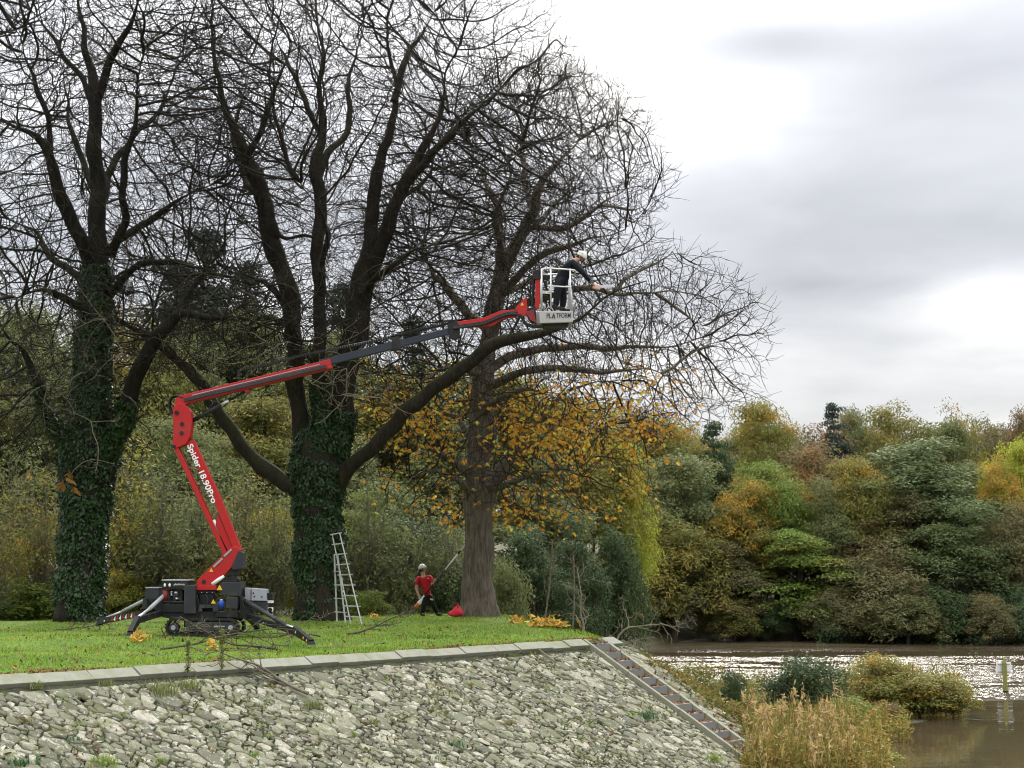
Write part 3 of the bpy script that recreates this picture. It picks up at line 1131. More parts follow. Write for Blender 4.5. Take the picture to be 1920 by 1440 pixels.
# ---- first tree (thick ivy)
t1_trunk = [(152, 1178, 0, .74), (152, 1120, 0, .68), (155, 1020, 0, .66), (163, 920, 0, .74), (168, 850, 0, .80), (170, 770, 0, .56), (174, 660, 0, .50), (180, 560, 0, .46), (182, 500, 0, .42)]
t1_limbs = [
    ([(182, 510, 0, .40), (184, 420, .1, .34), (186, 330, .2, .31), (178, 245, .3, .27), (172, 170, .3, .24), (158, 100, .3, .2), (148, 20, .3, .17), (144, -80, .3, .12)], .5, .1),
    ([(178, 200, .3, .2), (205, 120, -.3, .16), (238, 50, -.8, .13), (262, -30, -1.2, .1), (300, -110, -1.5, .06)], .5, .1),
    ([(178, 525, 0, .30), (148, 425, -.6, .26), (118, 360, -1, .24), (95, 305, -1.3, .22), (60, 255, -1.6, .19), (10, 236, -2, .15), (-50, 205, -2.3, .1)], .5, .2),
    ([(205, 470, 0, .2), (232, 440, .5, .16), (270, 415, 1, .14), (330, 380, 1.6, .11), (400, 355, 2, .08), (470, 345, 2.4, .05)], .45, .2),
    ([(206, 480, 0, .18), (236, 400, -.6, .15), (234, 320, -1, .13), (258, 225, -1.4, .11), (264, 130, -1.6, .09), (285, 40, -1.8, .06), (300, -40, -2, .04)], .45, .2),
    ([(200, 560, 0, .16), (238, 512, -.8, .14), (300, 490, -1.6, .11), (370, 500, -2.3, .09), (450, 540, -3, .06), (520, 600, -3.4, .03)], .45, .25),
    ([(130, 850, 0, .3), (88, 775, -.5, .2), (60, 690, -1, .16), (20, 640, -1.5, .13), (-30, 590, -2, .1)], .45, .35),
    ([(185, 860, 0, .40), (232, 785, -.5, .33), (262, 705, -.9, .29), (290, 640, -1.2, .26), (330, 592, -1.4, .22), (360, 582, -1.5, .17), (420, 592, -1.6, .15), (485, 612, -1.7, .13), (560, 640, -1.8, .12), (630, 632, -2, .1), (700, 618, -2.2, .08), (770, 628, -2.4, .05)], .5, .4),
    ([(335, 590, -1.4, .17), (345, 560, -1.2, .13), (372, 520, -1, .1), (420, 470, -.6, .07)], .5, .2),
    ([(178, 600, 0, .2), (130, 560, -1.2, .15), (75, 540, -2.2, .11), (20, 560, -3, .08), (-30, 600, -3.4, .05)], .45, .2),
    ([(176, 560, 0, .2), (120, 500, 1.4, .15), (60, 440, 2.4, .11), (0, 400, 3.2, .08)], .45, .2),
    ([(184, 430, 0, .18), (170, 330, 1.8, .14), (130, 220, 3, .1), (110, 100, 3.8, .07), (80, -20, 4.3, .04)], .5, .2),
    ([(184, 400, 0, .18), (220, 300, 2, .14), (300, 200, 3.4, .1), (340, 90, 4.2, .07)], .5, .2),
    ([(95, 305, -1.3, .13), (75, 190, -1.6, .1), (40, 80, -1.8, .07), (10, -20, -2, .04)], .45, .2),
    ([(176, 200, .3, .12), (110, 90, .6, .09), (60, 20, .8, .07), (-20, 0, 1, .05)], .45, .2)]
t1_shapes = [(150, 240, 420, 460, 6.5, 0), (60, 640, 280, 260, 5, -1), (420, 600, 300, 130, 4, -1.5)]
tree1 = old_tree('old_tree', 'old bare tree with ivy up its forked trunk, nearest the picture edge', (150, 1175), 44.0, t1_trunk, t1_limbs, t1_shapes, SPEC, 101, M_BARK1, M_TWIG1,
                 ([(-1, 0.0, 1.0, True), (7, 0.0, 0.24, False), (6, 0.0, 0.5, True)], 10500))

# ---- second tree (ivy on the stout trunk, many stems)
t2_trunk = [(597, 1172, 0, .72), (597, 1110, 0, .69), (597, 1020, 0, .70), (596, 940, 0, .76), (597, 880, 0, .84), (598, 830, 0, .70), (600, 780, 0, .30)]
t2_limbs = [
    ([(575, 915, 0, .42), (535, 906, .2, .34), (475, 862, .6, .29), (420, 800, 1, .27), (375, 722, 1.3, .25), (330, 680, 1.5, .23), (280, 640, 1.6, .2), (235, 605, 1.7, .17), (180, 590, 1.8, .12), (100, 560, 1.9, .07)], .55, .3),
    ([(625, 912, 0, .44), (655, 880, -.5, .33), (690, 845, -.9, .30), (745, 785, -1.4, .28), (800, 740, -1.8, .27), (855, 695, -2.2, .25), (905, 655, -2.5, .26), (965, 636, -2.8, .24), (1035, 622, -3.1, .20), (1090, 592, -3.4, .15), (1150, 548, -3.7, .11), (1215, 530, -4, .07)], .5, .5),
    ([(578, 870, 0, .42), (563, 780, .2, .36), (553, 700, .3, .36), (543, 600, .4, .36), (520, 480, .5, .37), (488, 365, .6, .34), (460, 292, .7, .27), (432, 235, .8, .24), (412, 150, .9, .21), (396, 40, 1, .17), (384, -70, 1.1, .12)], .5, .25),
    ([(600, 850, -.3, .3), (600, 760, -.4, .27), (597, 640, -.5, .25), (598, 540, -.5, .25), (598, 430, -.5, .25), (600, 320, -.5, .24), (606, 250, -.5, .2), (601, 175, -.5, .18), (600, 80, -.5, .16), (594, -10, -.5, .13), (590, -90, -.5, .09)], .5, .3),
    ([(622, 865, .1, .44), (640, 765, .1, .40), (660, 660, .1, .40), (676, 560, .1, .41), (690, 480, 0, .36), (700, 395, -.2, .28), (708, 320, -.4, .25), (736, 232, -.6, .22), (742, 160, -.8, .18), (727, 80, -1, .15), (740, -10, -1.2, .11), (744, -90, -1.3, .07)], .5, .3),
    ([(692, 520, 0, .3), (722, 440, -.6, .28), (748, 360, -1, .25), (790, 285, -1.4, .19), (828, 215, -1.7, .16), (846, 120, -2, .13), (880, 40, -2.3, .1), (900, -50, -2.5, .06)], .5, .2),
    ([(752, 355, -1, .2), (810, 285, -1.6, .16), (862, 240, -2, .14), (905, 198, -2.3, .11), (965, 140, -2.6, .08), (1010, 88, -2.8, .05)], .45, .15),
    ([(738, 190, -.8, .15), (765, 110, -.4, .12), (802, 45, 0, .09), (830, -40, .3, .06)], .5, .15),
    ([(598, 330, -.5, .16), (640, 240, .4, .13), (660, 150, 1, .1), (680, 50, 1.4, .07), (690, -60, 1.8, .04)], .5, .2),
    ([(490, 370, .6, .18), (455, 330, 2, .14), (440, 240, 3.2, .1), (470, 130, 4, .07), (480, 0, 4.6, .04)], .5, .2),
    ([(560, 650, .3, .17), (520, 560, -1.4, .13), (480, 520, -2.8, .1), (420, 540, -4, .07), (360, 600, -4.8, .04)], .45, .2),
    ([(598, 560, -.5, .15), (610, 470, -2, .12), (600, 400, -3.4, .09), (560, 330, -4.4, .07), (520, 250, -5, .04)], .45, .2),
    ([(675, 560, 0, .16), (720, 500, -2, .12), (780, 470, -3.6, .09), (850, 470, -4.8, .06), (910, 500, -5.6, .04)], .45, .2),
    ([(600, 250, -.5, .12), (560, 160, -.2, .09), (520, 70, .1, .07), (500, -30, .4, .04)], .45, .2),
    ([(690, 480, 0, .16), (740, 400, 2, .12), (800, 320, 3.4, .09), (850, 210, 4.4, .06), (890, 110, 5, .04)], .45, .2),
    ([(460, 300, .7, .15), (500, 210, .2, .11), (540, 110, -.3, .08), (560, 0, -.6, .05)], .45, .2),
    ([(545, 610, .4, .14), (500, 600, 2.4, .1), (440, 620, 4, .07), (380, 660, 5, .04)], .45, .2),
    ([(600, 720, -.3, .12), (620, 690, -1.6, .09), (660, 680, -2.6, .07), (720, 700, -3.4, .05), (760, 740, -4, .03)], .4, .2),
    ([(595, 700, -.4, .1), (570, 660, -1.6, .08), (530, 650, -2.6, .06), (480, 680, -3.4, .04)], .4, .2)]
t2_shapes = [(640, 200, 400, 380, 7.0, 0), (900, 300, 240, 330, 5, -1), (640, 620, 260, 150, 5, -1.5), (330, 560, 240, 150, 4, 0), (1080, 610, 160, 110, 3.5, -3)]
tree2 = old_tree('old_tree', 'old many-stemmed bare tree behind the ladder, ivy on its stout trunk', (597, 1168), 46.0, t2_trunk, t2_limbs, t2_shapes, SPEC, 202, M_BARK2, M_TWIG1,
                 ([(-1, 0.0, 0.93, False), (4, 0.0, 0.10, True), (3, 0.0, 0.14, True)], 9500))

# ---- third tree (bare furrowed trunk, last yellow leaves)
t3_trunk = [(896, 1170, 0, .60), (896, 1130, 0, .57), (897, 1060, 0, .53), (898, 990, 0, .53), (899, 930, 0, .56), (900, 870, 0, .44), (903, 780, 0, .41), (906, 700, 0, .40), (915, 640, 0, .37), (930, 560, 0, .38), (944, 500, 0, .32)]
t3_limbs = [
    ([(942, 510, 0, .30), (975, 440, -.3, .26), (1000, 400, -.6, .22), (1012, 352, -.8, .18), (1042, 310, -1, .15), (1082, 255, -1.2, .12), (1112, 200, -1.3, .09), (1135, 145, -1.4, .06)], .42, .1),
    ([(1000, 402, -.6, .15), (990, 345, .2, .12), (984, 300, .6, .1), (970, 240, 1, .08), (962, 180, 1.4, .06), (980, 120, 1.6, .04)], .42, .1),
    ([(985, 430, -.4, .15), (1050, 420, -1.2, .12), (1120, 385, -1.8, .1), (1180, 340, -2.3, .07), (1225, 295, -2.6, .04)], .42, .1),
    ([(938, 520, 0, .22), (936, 440, .4, .18), (930, 380, .8, .15), (905, 330, 1, .12), (888, 285, 1.2, .1), (868, 240, 1.4, .07), (850, 190, 1.6, .04)], .42, .1),
    ([(918, 620, 0, .24), (872, 575, .6, .2), (832, 530, 1.1, .18), (800, 490, 1.5, .16), (782, 455, 1.8, .12), (760, 415, 2, .08), (735, 380, 2.2, .05)], .45, .2),
    ([(935, 560, 0, .2), (1000, 490, -1, .15), (1080, 455, -1.8, .12), (1150, 440, -2.4, .1), (1215, 420, -3, .07), (1265, 400, -3.4, .04)], .42, .15),
    ([(925, 600, 0, .22), (990, 570, -1, .17), (1070, 545, -2, .14), (1150, 545, -2.8, .12), (1230, 550, -3.4, .1), (1310, 545, -3.8, .08), (1380, 565, -4, .05), (1430, 600, -4.2, .03)], .36, .2),
    ([(908, 700, 0, .22), (980, 660, .2, .18), (1060, 650, .3, .15), (1150, 655, .4, .13), (1240, 650, .5, .11), (1320, 630, .5, .09), (1390, 640, .5, .06), (1440, 680, .5, .03)], .36, .2),
    ([(905, 730, 0, .2), (980, 700, -1.2, .17), (1060, 690, -2, .14), (1150, 700, -2.8, .12), (1240, 700, -3.4, .1), (1320, 720, -3.8, .07), (1380, 770, -4, .04)], .36, .2),
    ([(1240, 700, -3.4, .07), (1290, 660, -3.2, .06), (1350, 640, -3.1, .045), (1410, 650, -3, .03)], .36, .1),
    ([(1150, 545, -2.8, .08), (1210, 500, -2.6, .07), (1280, 470, -2.4, .05), (1330, 465, -2.3, .03)], .36, .1),
    ([(1230, 550, -3.4, .07), (1290, 600, -3, .06), (1360, 620, -2.8, .04)], .36, .1),
    ([(920, 925, 0, .26), (955, 870, -.4, .19), (990, 810, -.8, .15), (1050, 750, -1.2, .12), (1120, 715, -1.6, .09), (1200, 720, -2, .06), (1260, 760, -2.2, .03)], .4, .25),
    ([(915, 900, 0, .2), (980, 840, .9, .15), (1060, 800, 1.5, .12), (1140, 800, 2, .09), (1220, 840, 2.4, .05)], .38, .2),
    ([(885, 895, 0, .2), (850, 862, -.5, .16), (800, 842, -.9, .13), (740, 842, -1.2, .1), (690, 865, -1.4, .06)], .38, .15),
    ([(890, 935, 0, .16), (850, 905, -1, .12), (810, 885, -1.8, .09), (760, 900, -2.6, .06), (720, 930, -3, .04)], .36, .15),
    ([(900, 850, 0, .18), (870, 800, 1, .14), (820, 770, 1.8, .11), (760, 760, 2.4, .08), (700, 770, 3, .05)], .38, .2),
    ([(903, 780, 0, .17), (940, 740, -1.8, .13), (1000, 730, -3.2, .1), (1060, 760, -4.2, .07), (1110, 820, -4.8, .04)], .36, .2),
    ([(910, 920, 0, .17), (950, 905, -1.6, .13), (1010, 890, -2.8, .1), (1080, 890, -3.8, .07), (1150, 920, -4.6, .04)], .36, .2),
    ([(905, 700, 0, .16), (860, 690, -2, .12), (810, 700, -3.6, .09), (750, 740, -4.8, .06), (700, 800, -5.4, .03)], .38, .2),
    ([(945, 500, 0, .16), (930, 420, -2, .12), (950, 330, -3.4, .09), (1000, 240, -4.2, .06), (1040, 160, -4.8, .03)], .42, .2),
    ([(940, 520, 0, .16), (1000, 430, 2.2, .12), (1070, 350, 3.6, .09), (1140, 280, 4.4, .06), (1180, 210, 4.8, .03)], .42, .2),
    ([(930, 560, 0, .16), (1010, 520, 2.4, .12), (1100, 500, 4, .09), (1190, 480, 5, .06), (1270, 480, 5.6, .03)], .42, .2),
    ([(1082, 255, -1.2, .07), (1140, 235, -.8, .055), (1190, 200, -.5, .04)], .36, .1),
    ([(1120, 385, -1.8, .06), (1190, 390, -2, .05), (1250, 360, -2.1, .035)], .36, .1),
    ([(985, 300, .6, .07), (930, 250, .4, .055), (900, 180, .2, .04), (890, 120, 0, .03)], .42, .1)]
t3_shapes = [(1005, 375, 262, 285, 6.3, 0), (1225, 615, 222, 150, 4.6, -1.5), (960, 780, 320, 210, 5.2, -.5), (1225, 715, 190, 110, 4.2, -1), (830, 520, 200, 260, 5, 0)]
SPEC3 = dict(SPEC, rho=17.0)
tree3 = old_tree('old_tree', 'bare tree with furrowed brown trunk and last yellow leaves, above the red bag', (896, 1162), 50.0, t3_trunk, t3_limbs, t3_shapes, SPEC3, 303, M_BARK3, M_TWIG3, None, 72, (0.55, 0.22))

# the last leaves of the third tree hang low round its trunk
YELLOW = leaf_mat('yellow chestnut leaf', (0.66, 0.41, 0.05), (0.52, 0.235, 0.035), (0.52, 0.48, 0.08), 0.55, 0.6)
_rng = np.random.default_rng(9)


def compound_leaves(rng, C, size):
    """drooping leaves of five leaflets at points C"""
    n = len(C)
    Vs, Ts = [], []
    az = rng.uniform(0, 6.28, n); cl = rng.random(n); tr = rng.random(n)
    for q in range(5):
        a = az + (q - 2) * 0.62
        d = nrm(np.stack([np.cos(a) * .75, np.sin(a) * .75, -0.75 + 0.25 * rng.normal(size=n)], 1))
        Nn = nrm(np.stack([np.cos(a) * .7, np.sin(a) * .7, np.full(n, .7)], 1) + rng.normal(size=(n, 3)) * .25)
        W = nrm(np.cross(Nn, d))
        l = (size * rng.uniform(.7, 1.25, n) * (1 - .14 * abs(q - 2)))[:, None]
        V = np.stack([C, C + d * l * .62 + W * l * .2, C + d * l, C + d * l * .62 - W * l * .2], 1)
        Vs.append(V.reshape(-1, 3))
        Ts.append(np.repeat(np.stack([np.clip(rng.random(n) * .6 + tr * .4, 0, 1), cl, tr], 1), 4, axis=0))
    V = np.concatenate(Vs); return V, np.arange(len(V)).reshape(-1, 4), np.concatenate(Ts)


tips = tree3[3]
u, v = px_of(tips)
clus = snoise(tips, 0.30, 77) + 0.5 * snoise(tips, 0.8, 78)
low = np.clip((v - 640) / 160, 0, 1)
prob = np.clip((clus + 0.35) * 1.3, 0, 1) * low * np.clip((1330 - u) / 120, 0, 1) * np.clip((1060 - v) / 40, 0, 1)
trunk_near = (np.abs(u - 905) < 50) & (tips[:, 1] < 50.2)
prob = prob * np.where(trunk_near, .15, 1.0)
LEAFP = 2300 / prob.sum()
sel = tips[_rng.random(len(tips)) < prob * LEAFP]
V, Fq, tt = compound_leaves(_rng, sel, 0.175)
print('yellow leaves', len(sel), len(tips))
o = mesh_obj('foliage', np_mesh('foliage', V, Fq, None, False, tt), YELLOW, tree3[0])

# ================================================================ the wood and the far bank
M_WOOD = bark_mat('woodland bark', (0.035, 0.028, 0.02), (0.12, 0.10, 0.075), 0.4, (0.06, 0.075, 0.03), 0.4, 0.5)
M_PALEWOOD = bark_mat('pale sapling bark', (0.09, 0.08, 0.06), (0.24, 0.21, 0.16), 0.3, (0.09, 0.10, 0.045), 0.4, 0.4)


def crown_mesh(name, seed, lobes, nclump, nleaf, leaf, sig, flat=0.6, shell=0.55, droop=0.0, aspect=1.6):
    """leaf-sized faces gathered in clumps through a crown of several lobes"""
    rng = np.random.default_rng(seed)
    lobes = np.array(lobes, float)
    w = (lobes[:, 3] * lobes[:, 4] * lobes[:, 5]) ** (2 / 3); w /= w.sum()
    li = rng.choice(len(lobes), nclump, p=w)
    d = nrm(rng.normal(size=(nclump, 3)))
    d[:, 2] = np.where(d[:, 2] < -0.5, -d[:, 2], d[:, 2])
    r = shell + (1 - shell) * rng.random(nclump) ** 0.6
    r *= 1 + 0.16 * rng.normal(size=nclump).clip(-1.5, 1.5)
    C = lobes[li, :3] + d * r[:, None] * lobes[li, 3:]
    cs = sig * rng.uniform(0.6, 1.5, nclump)
    ci = rng.choice(nclump, nleaf, p=cs ** 2 / (cs ** 2).sum())
    g = nrm(rng.normal(size=(nleaf, 3)))
    g[:, 2] = np.where(g[:, 2] < -.25, -g[:, 2], g[:, 2])
    g = g * (0.45 + 0.85 * rng.random((nleaf, 1)) ** .7) * np.array((1.25, 1.25, 1.25 * flat))
    P = C[ci] + g * cs[ci][:, None]
    if droop:
        hd = np.hypot(g[:, 0], g[:, 1])
        P[:, 2] -= droop * cs[ci] * hd ** 1.5
    P[:, 2] = np.maximum(P[:, 2], 0.05 + rng.random(nleaf) * .3)
    Nn = nrm(d[ci] * 0.35 + g * .5 + rng.normal(size=(nleaf, 3)) * 0.5 + np.array((0, 0, 0.45)))
    cv = rng.random(nclump)
    V, Fq, t = leaf_quads(rng, P, Nn, leaf, (0.6, 1.5), aspect, hang=droop > 0, clump=np.clip(cv[ci] + rng.normal(size=nleaf) * .08, 0, 1))
    t[:, 2] = np.repeat(rng.random(nclump)[ci], 4)
    return np_mesh(name, V, Fq, None, False, t), C


def trunk_mesh(name, seed, h, r, targets, nb, top=0.9, sides=6):
    """tapered trunk with limbs that reach towards the clumps"""
    rng = np.random.default_rng(seed)
    n = 9
    z = np.linspace(-0.6, h * top, n)
    P = np.stack([np.cumsum(rng.normal(0, .05 * h / n, n)), np.cumsum(rng.normal(0, .05 * h / n, n)), z], 1)
    P[:2, :2] = 0
    R = r * (1 - 0.85 * np.linspace(0, 1, n)); R[0] *= 1.35
    acc = Acc(); V, F_ = tubes(P[None], R[None], 8); acc.add(V, F_)
    idx = rng.choice(len(targets), min(nb, len(targets)), replace=False)
    B, RB = [], []
    for i in idx:
        tg = targets[i]
        zb = np.clip(tg[2] * rng.uniform(.35, .75), 0.08 * h, h * top * .9)
        p0 = np.array([np.interp(zb, z, P[:, k]) for k in range(3)])
        m = (p0 + tg) / 2 + rng.normal(0, .05 * h, 3) + np.array((0, 0, -.02 * h))
        t = np.linspace(0, 1, 7)[:, None]
        B.append((1 - t) ** 2 * p0 + 2 * t * (1 - t) * m + t ** 2 * tg + rng.normal(0, .012 * h, (7, 3)) * (t > 0))
        r0 = np.interp(zb, z, R) * rng.uniform(.3, .55)
        RB.append(r0 * (1 - .85 * t[:, 0]))
    V, F_ = tubes(np.array(B), np.maximum(np.array(RB), .012), sides if nb < 60 else 4); acc.add(V, F_)
    return acc.mesh(name, True)


def variant(seed, h, r, lobes, nclump, nleaf, leaf, sig, nb, **kw):
    top = kw.pop('top', 0.85)
    cm, C = crown_mesh('crown', seed, lobes, nclump, nleaf, leaf, sig, **kw)
    return (trunk_mesh('trunk', seed + 1, h, r, C, nb, top), cm)


def cedar_variant(seed, h):
    """dark conifer of flat ragged shelves"""
    rng = np.random.default_rng(seed)
    lobes = []
    z = h * 0.16
    while z < h * 0.97:
        f = 1 - z / h
        R = h * 0.33 * (f ** 0.75) * rng.uniform(.75, 1.15) + 0.3
        for q in range(5 if f > .3 else 4):
            a = rng.uniform(0, 6.28); dd = R * rng.uniform(.35, .65)
            lobes.append((math.cos(a) * dd, math.sin(a) * dd, z + rng.uniform(-.2, .2), R * rng.uniform(.4, .62), R * rng.uniform(.4, .62), h * .025))
        z += h * rng.uniform(.03, .05)
    lobes += [(0, 0, h * .96, .5, .5, .3), (0, 0, h * .99, .3, .3, .3)]
    cm, C = crown_mesh('crown', seed, lobes, 620, 26000, 0.15, 0.42, flat=0.4, shell=0.2, aspect=1.9)
    return (trunk_mesh('trunk', seed + 1, h, h * .025, C, 50, 0.9), cm)


VAR = {}
VAR['oak'] = variant(1, 11, .38, [(0, 0, 7.2, 3.9, 3.9, 3.2), (2.3, 0.6, 5.8, 2.4, 2.4, 2.0), (-2.4, -.5, 5.6, 2.5, 2.4, 2.1), (0.3, -1.2, 9.3, 2.2, 2.2, 1.7), (.5, 2, 6, 2.4, 2.2, 2)], 190, 22000, 0.15, 0.66, 26, flat=.8)
VAR['tall'] = variant(2, 13, .34, [(0, 0, 6.0, 3.0, 3.0, 4.4), (1.3, .3, 8.6, 2.2, 2.2, 3.0), (-1.4, 0, 5.0, 2.4, 2.3, 3.2), (.2, -1, 10.4, 1.7, 1.7, 2.2), (1.2, -1, 3.6, 2.4, 2.3, 2.6)], 210, 24000, 0.145, 0.62, 22, flat=.7)
VAR['willow'] = variant(3, 6, .22, [(0, 0, 2.6, 3.4, 3.0, 3.0), (1.7, -.4, 1.8, 2.3, 2.2, 1.9), (-1.7, -.3, 1.9, 2.3, 2.2, 2.1), (.1, -.4, 4.4, 1.9, 1.9, 1.7)], 190, 19000, 0.115, 0.52, 30, flat=1.0, shell=.5, aspect=2.2)
VAR['beech'] = variant(5, 12, .3, [(0, 0, 3.4, 3.2, 3.0, 3.2), (.3, 0, 6.4, 2.6, 2.5, 3.0), (-.2, -.3, 9.2, 1.7, 1.7, 2.4), (1.6, -.4, 2.4, 2.2, 2.0, 2.0)], 170, 20000, 0.15, 0.74, 18, flat=.22, droop=.35, aspect=1.7)
VAR['sparse'] = variant(7, 10, .22, [(0, 0, 6.2, 2.8, 2.8, 3.4), (1.5, .4, 4.8, 2.0, 2.0, 2.2), (-1.5, -.4, 5, 2.0, 2.0, 2.2)], 190, 6500, 0.14, 0.55, 120, flat=.8, shell=.3)
VAR['shrub'] = variant(8, 3, .07, [(0, 0, 1.3, 1.6, 1.4, 1.35), (.9, -.2, .8, 1.1, 1.0, .9), (-.9, -.1, .9, 1.1, 1.0, 1.0)], 130, 9500, 0.085, 0.30, 40, flat=.8, shell=.35, aspect=1.5, top=.5)
VAR['twiggy'] = variant(9, 6, .09, [(0, 0, 3.2, 2.0, 1.8, 2.6), (.8, 0, 2, 1.4, 1.3, 1.6), (-.8, 0, 2.2, 1.4, 1.3, 1.8)], 200, 2200, 0.11, 0.36, 170, flat=.9, shell=.1, top=.95)
VAR['cedar'] = cedar_variant(12, 14)
VAR['oak2'] = variant(21, 11, .36, [(0, 0, 6.6, 3.5, 3.7, 3.6), (-2.2, 0.6, 6.8, 2.3, 2.4, 2.2), (2.2, -.5, 5.0, 2.7, 2.4, 2.2), (-.6, -1.0, 9.0, 2.0, 2.2, 1.9), (.5, -2, 4.6, 2.4, 2.0, 2.2)], 170, 22000, 0.15, 0.70, 24, flat=.75)
VAR['tall2'] = variant(22, 13, .32, [(0, 0, 5.4, 3.3, 3.0, 4.2), (-1.2, .3, 8.2, 2.3, 2.2, 2.8), (1.5, 0, 6.0, 2.3, 2.3, 3.0), (.3, -.6, 10.6, 1.5, 1.5, 2.0), (-1.5, -1, 3.0, 2.6, 2.3, 2.4)], 200, 23000, 0.145, 0.62, 20, flat=.75)

LEAFC = {
    'olive': leaf_mat('olive leaf', (0.135, 0.148, 0.040), (0.185, 0.175, 0.046), (0.24, 0.19, 0.045), 0.42),
    'greygreen': leaf_mat('grey green leaf', (0.125, 0.150, 0.056), (0.170, 0.185, 0.070), None, 0.45),
    'bluegreen': leaf_mat('blue green leaf', (0.090, 0.122, 0.046), (0.122, 0.150, 0.054), None, 0.4),
    'dark': leaf_mat('dark evergreen leaf', (0.042, 0.068, 0.028), (0.066, 0.096, 0.036), None, 0.3),
    'cedar': leaf_mat('cedar needle', (0.030, 0.044, 0.034), (0.046, 0.062, 0.044), None, 0.2),
    'green': leaf_mat('fresh green leaf', (0.125, 0.185, 0.036), (0.17, 0.22, 0.045), (0.23, 0.23, 0.05), 0.42),
    'lime': leaf_mat('lime leaf', (0.27, 0.33, 0.04), (0.36, 0.37, 0.05), (0.42, 0.32, 0.045), 0.5),
    'gold': leaf_mat('golden leaf', (0.36, 0.24, 0.04), (0.21, 0.19, 0.045), (0.46, 0.26, 0.035), 0.45),
    'goldgreen': leaf_mat('gold and green leaf', (0.15, 0.165, 0.042), (0.225, 0.195, 0.045), (0.36, 0.22, 0.036), 0.42),
    'rust': leaf_mat('rusty leaf', (0.19, 0.122, 0.060), (0.155, 0.13, 0.058), (0.23, 0.13, 0.045), 0.4),
    'brown': leaf_mat('olive brown leaf', (0.125, 0.122, 0.052), (0.155, 0.145, 0.06), (0.18, 0.13, 0.052), 0.4),
    'yellowgreen': leaf_mat('yellow green leaf', (0.20, 0.22, 0.042), (0.26, 0.25, 0.048), (0.38, 0.28, 0.045), 0.45),
}
GZ = lambda x, y: float(ground_z(np.array([[float(x)]]), np.array([[float(y)]]))[0, 0])
HGT = dict(oak=11, tall=12.8, willow=6.1, beech=12, sparse=10, shrub=2.7, twiggy=6, cedar=14, oak2=11, tall2=12.6)
WID = dict(oak=9.4, tall=7.6, willow=8.0, beech=7.4, sparse=7.0, shrub=4.0, twiggy=4.6, cedar=9.5, oak2=9.4, tall2=7.8)


def plant(kind, var, cx, top, wpx, Y, col, label, cat='tree', group=None, name=None, wood=None, rz=None, base=None, dy=1.0):
    """a tree whose crown spans wpx photo px round cx, with its top at photo row top, at depth Y"""
    rng = random.Random(int(cx) * 31 + int(top) * 7 + sum(map(ord, var)))
    if 101 <= Y <= 113 and cx > 1190: Y += 5.0
    p = at(cx, top, Y)
    zb = (GZ(p[0], Y) if base is None else base)
    h = p[2] - zb
    w = wpx * Y / FPX * 1.32
    root = thing(name or kind, (p[0], Y, zb), label, cat, group, rng.uniform(-3.1, 3.1) if rz is None else rz)
    sx, sz = w / WID[var], h / HGT[var]
    root.scale = (sx, sx * dy, sz)
    tm, cm = VAR[var]
    t = bpy.data.objects.new('trunk', tm); link(t, root)
    c = bpy.data.objects.new('crown', cm); link(c, root)
    for ob, m in ((t, wood or M_WOOD), (c, LEAFC[col])):
        if len(ob.data.materials) == 0: ob.data.materials.append(m)
        ob.material_slots[0].link = 'OBJECT'
        ob.material_slots[0].material = m
    return root


# --- far bank, water's edge
plant('willow_bush', 'willow', 1262, 992, 205, 107, 'olive', 'rounded olive willow bush on the far bank, farthest upstream', 'bush')
plant('broadleaf_tree', 'oak', 1245, 868, 200, 112, 'greygreen', 'grey green tree rising directly behind the rounded olive willow')
plant('maple_tree', 'oak2', 1385, 915, 130, 110, 'gold', 'tree with orange and yellow patches beside the light green dome')
plant('broadleaf_tree', 'oak', 1452, 876, 135, 112, 'green', 'light green domed tree standing behind the layered green beech')
plant('beech_tree', 'beech', 1490, 985, 180, 108, 'green', 'fresh green beech with drooping layered sprays at the waterline')
plant('willow_bush', 'tall2', 1375, 1020, 130, 108, 'brown', 'dull brown bush between the round willow and green beech', 'bush')
plant('broadleaf_tree', 'tall', 1600, 975, 140, 109, 'brown', 'brownish tree next to the green beech on the far bank')
plant('willow_bush', 'willow', 1650, 1040, 200, 106, 'brown', 'wide grey brown willow bush under the big blue green tree', 'bush')
plant('broadleaf_tree', 'tall', 1735, 822, 250, 112, 'bluegreen', 'very large blue green tree, tallest at the far waterline')
plant('broadleaf_tree', 'tall2', 1800, 950, 170, 106, 'bluegreen', 'lower blue green tree in front of the tallest far tree')
plant('broadleaf_tree', 'oak2', 1895, 960, 130, 106, 'brown', 'grey brown tree under the lime one near the picture edge')
plant('willow_bush', 'willow', 1905, 1110, 120, 103, 'dark', 'dark low bush at the far waterline behind the marker post', 'bush')
plant('willow_bush', 'willow', 1770, 1110, 150, 104, 'dark', 'dark bush at the foot of the lower blue green tree', 'bush')
plant('willow_bush', 'shrub', 1560, 1125, 90, 105, 'dark', 'small dark bush between green beech and brown willow', 'bush')
for (cx, top, w, Yv, col, lab) in ((1205, 1120, 110, 108, 'greygreen', 'low grey green bush at the upstream end of far waterline'), (1375, 1125, 120, 107, 'olive', 'low olive bush between round willow and green beech at waterline'),
                                   (1440, 1130, 90, 107, 'dark', 'low dark bush under the left side of the green beech'), (1560, 1110, 110, 105, 'brown', 'low brown bush overhanging water beside the green beech'),
                                   (1700, 1120, 120, 103, 'greygreen', 'low grey green bush overhanging water under the big tree'), (1850, 1120, 110, 102, 'brown', 'low brown bush overhanging water behind the marker post')):
    plant('willow_bush', 'willow', cx, top, w, Yv, col, lab, 'bush', base=WATER - .05)
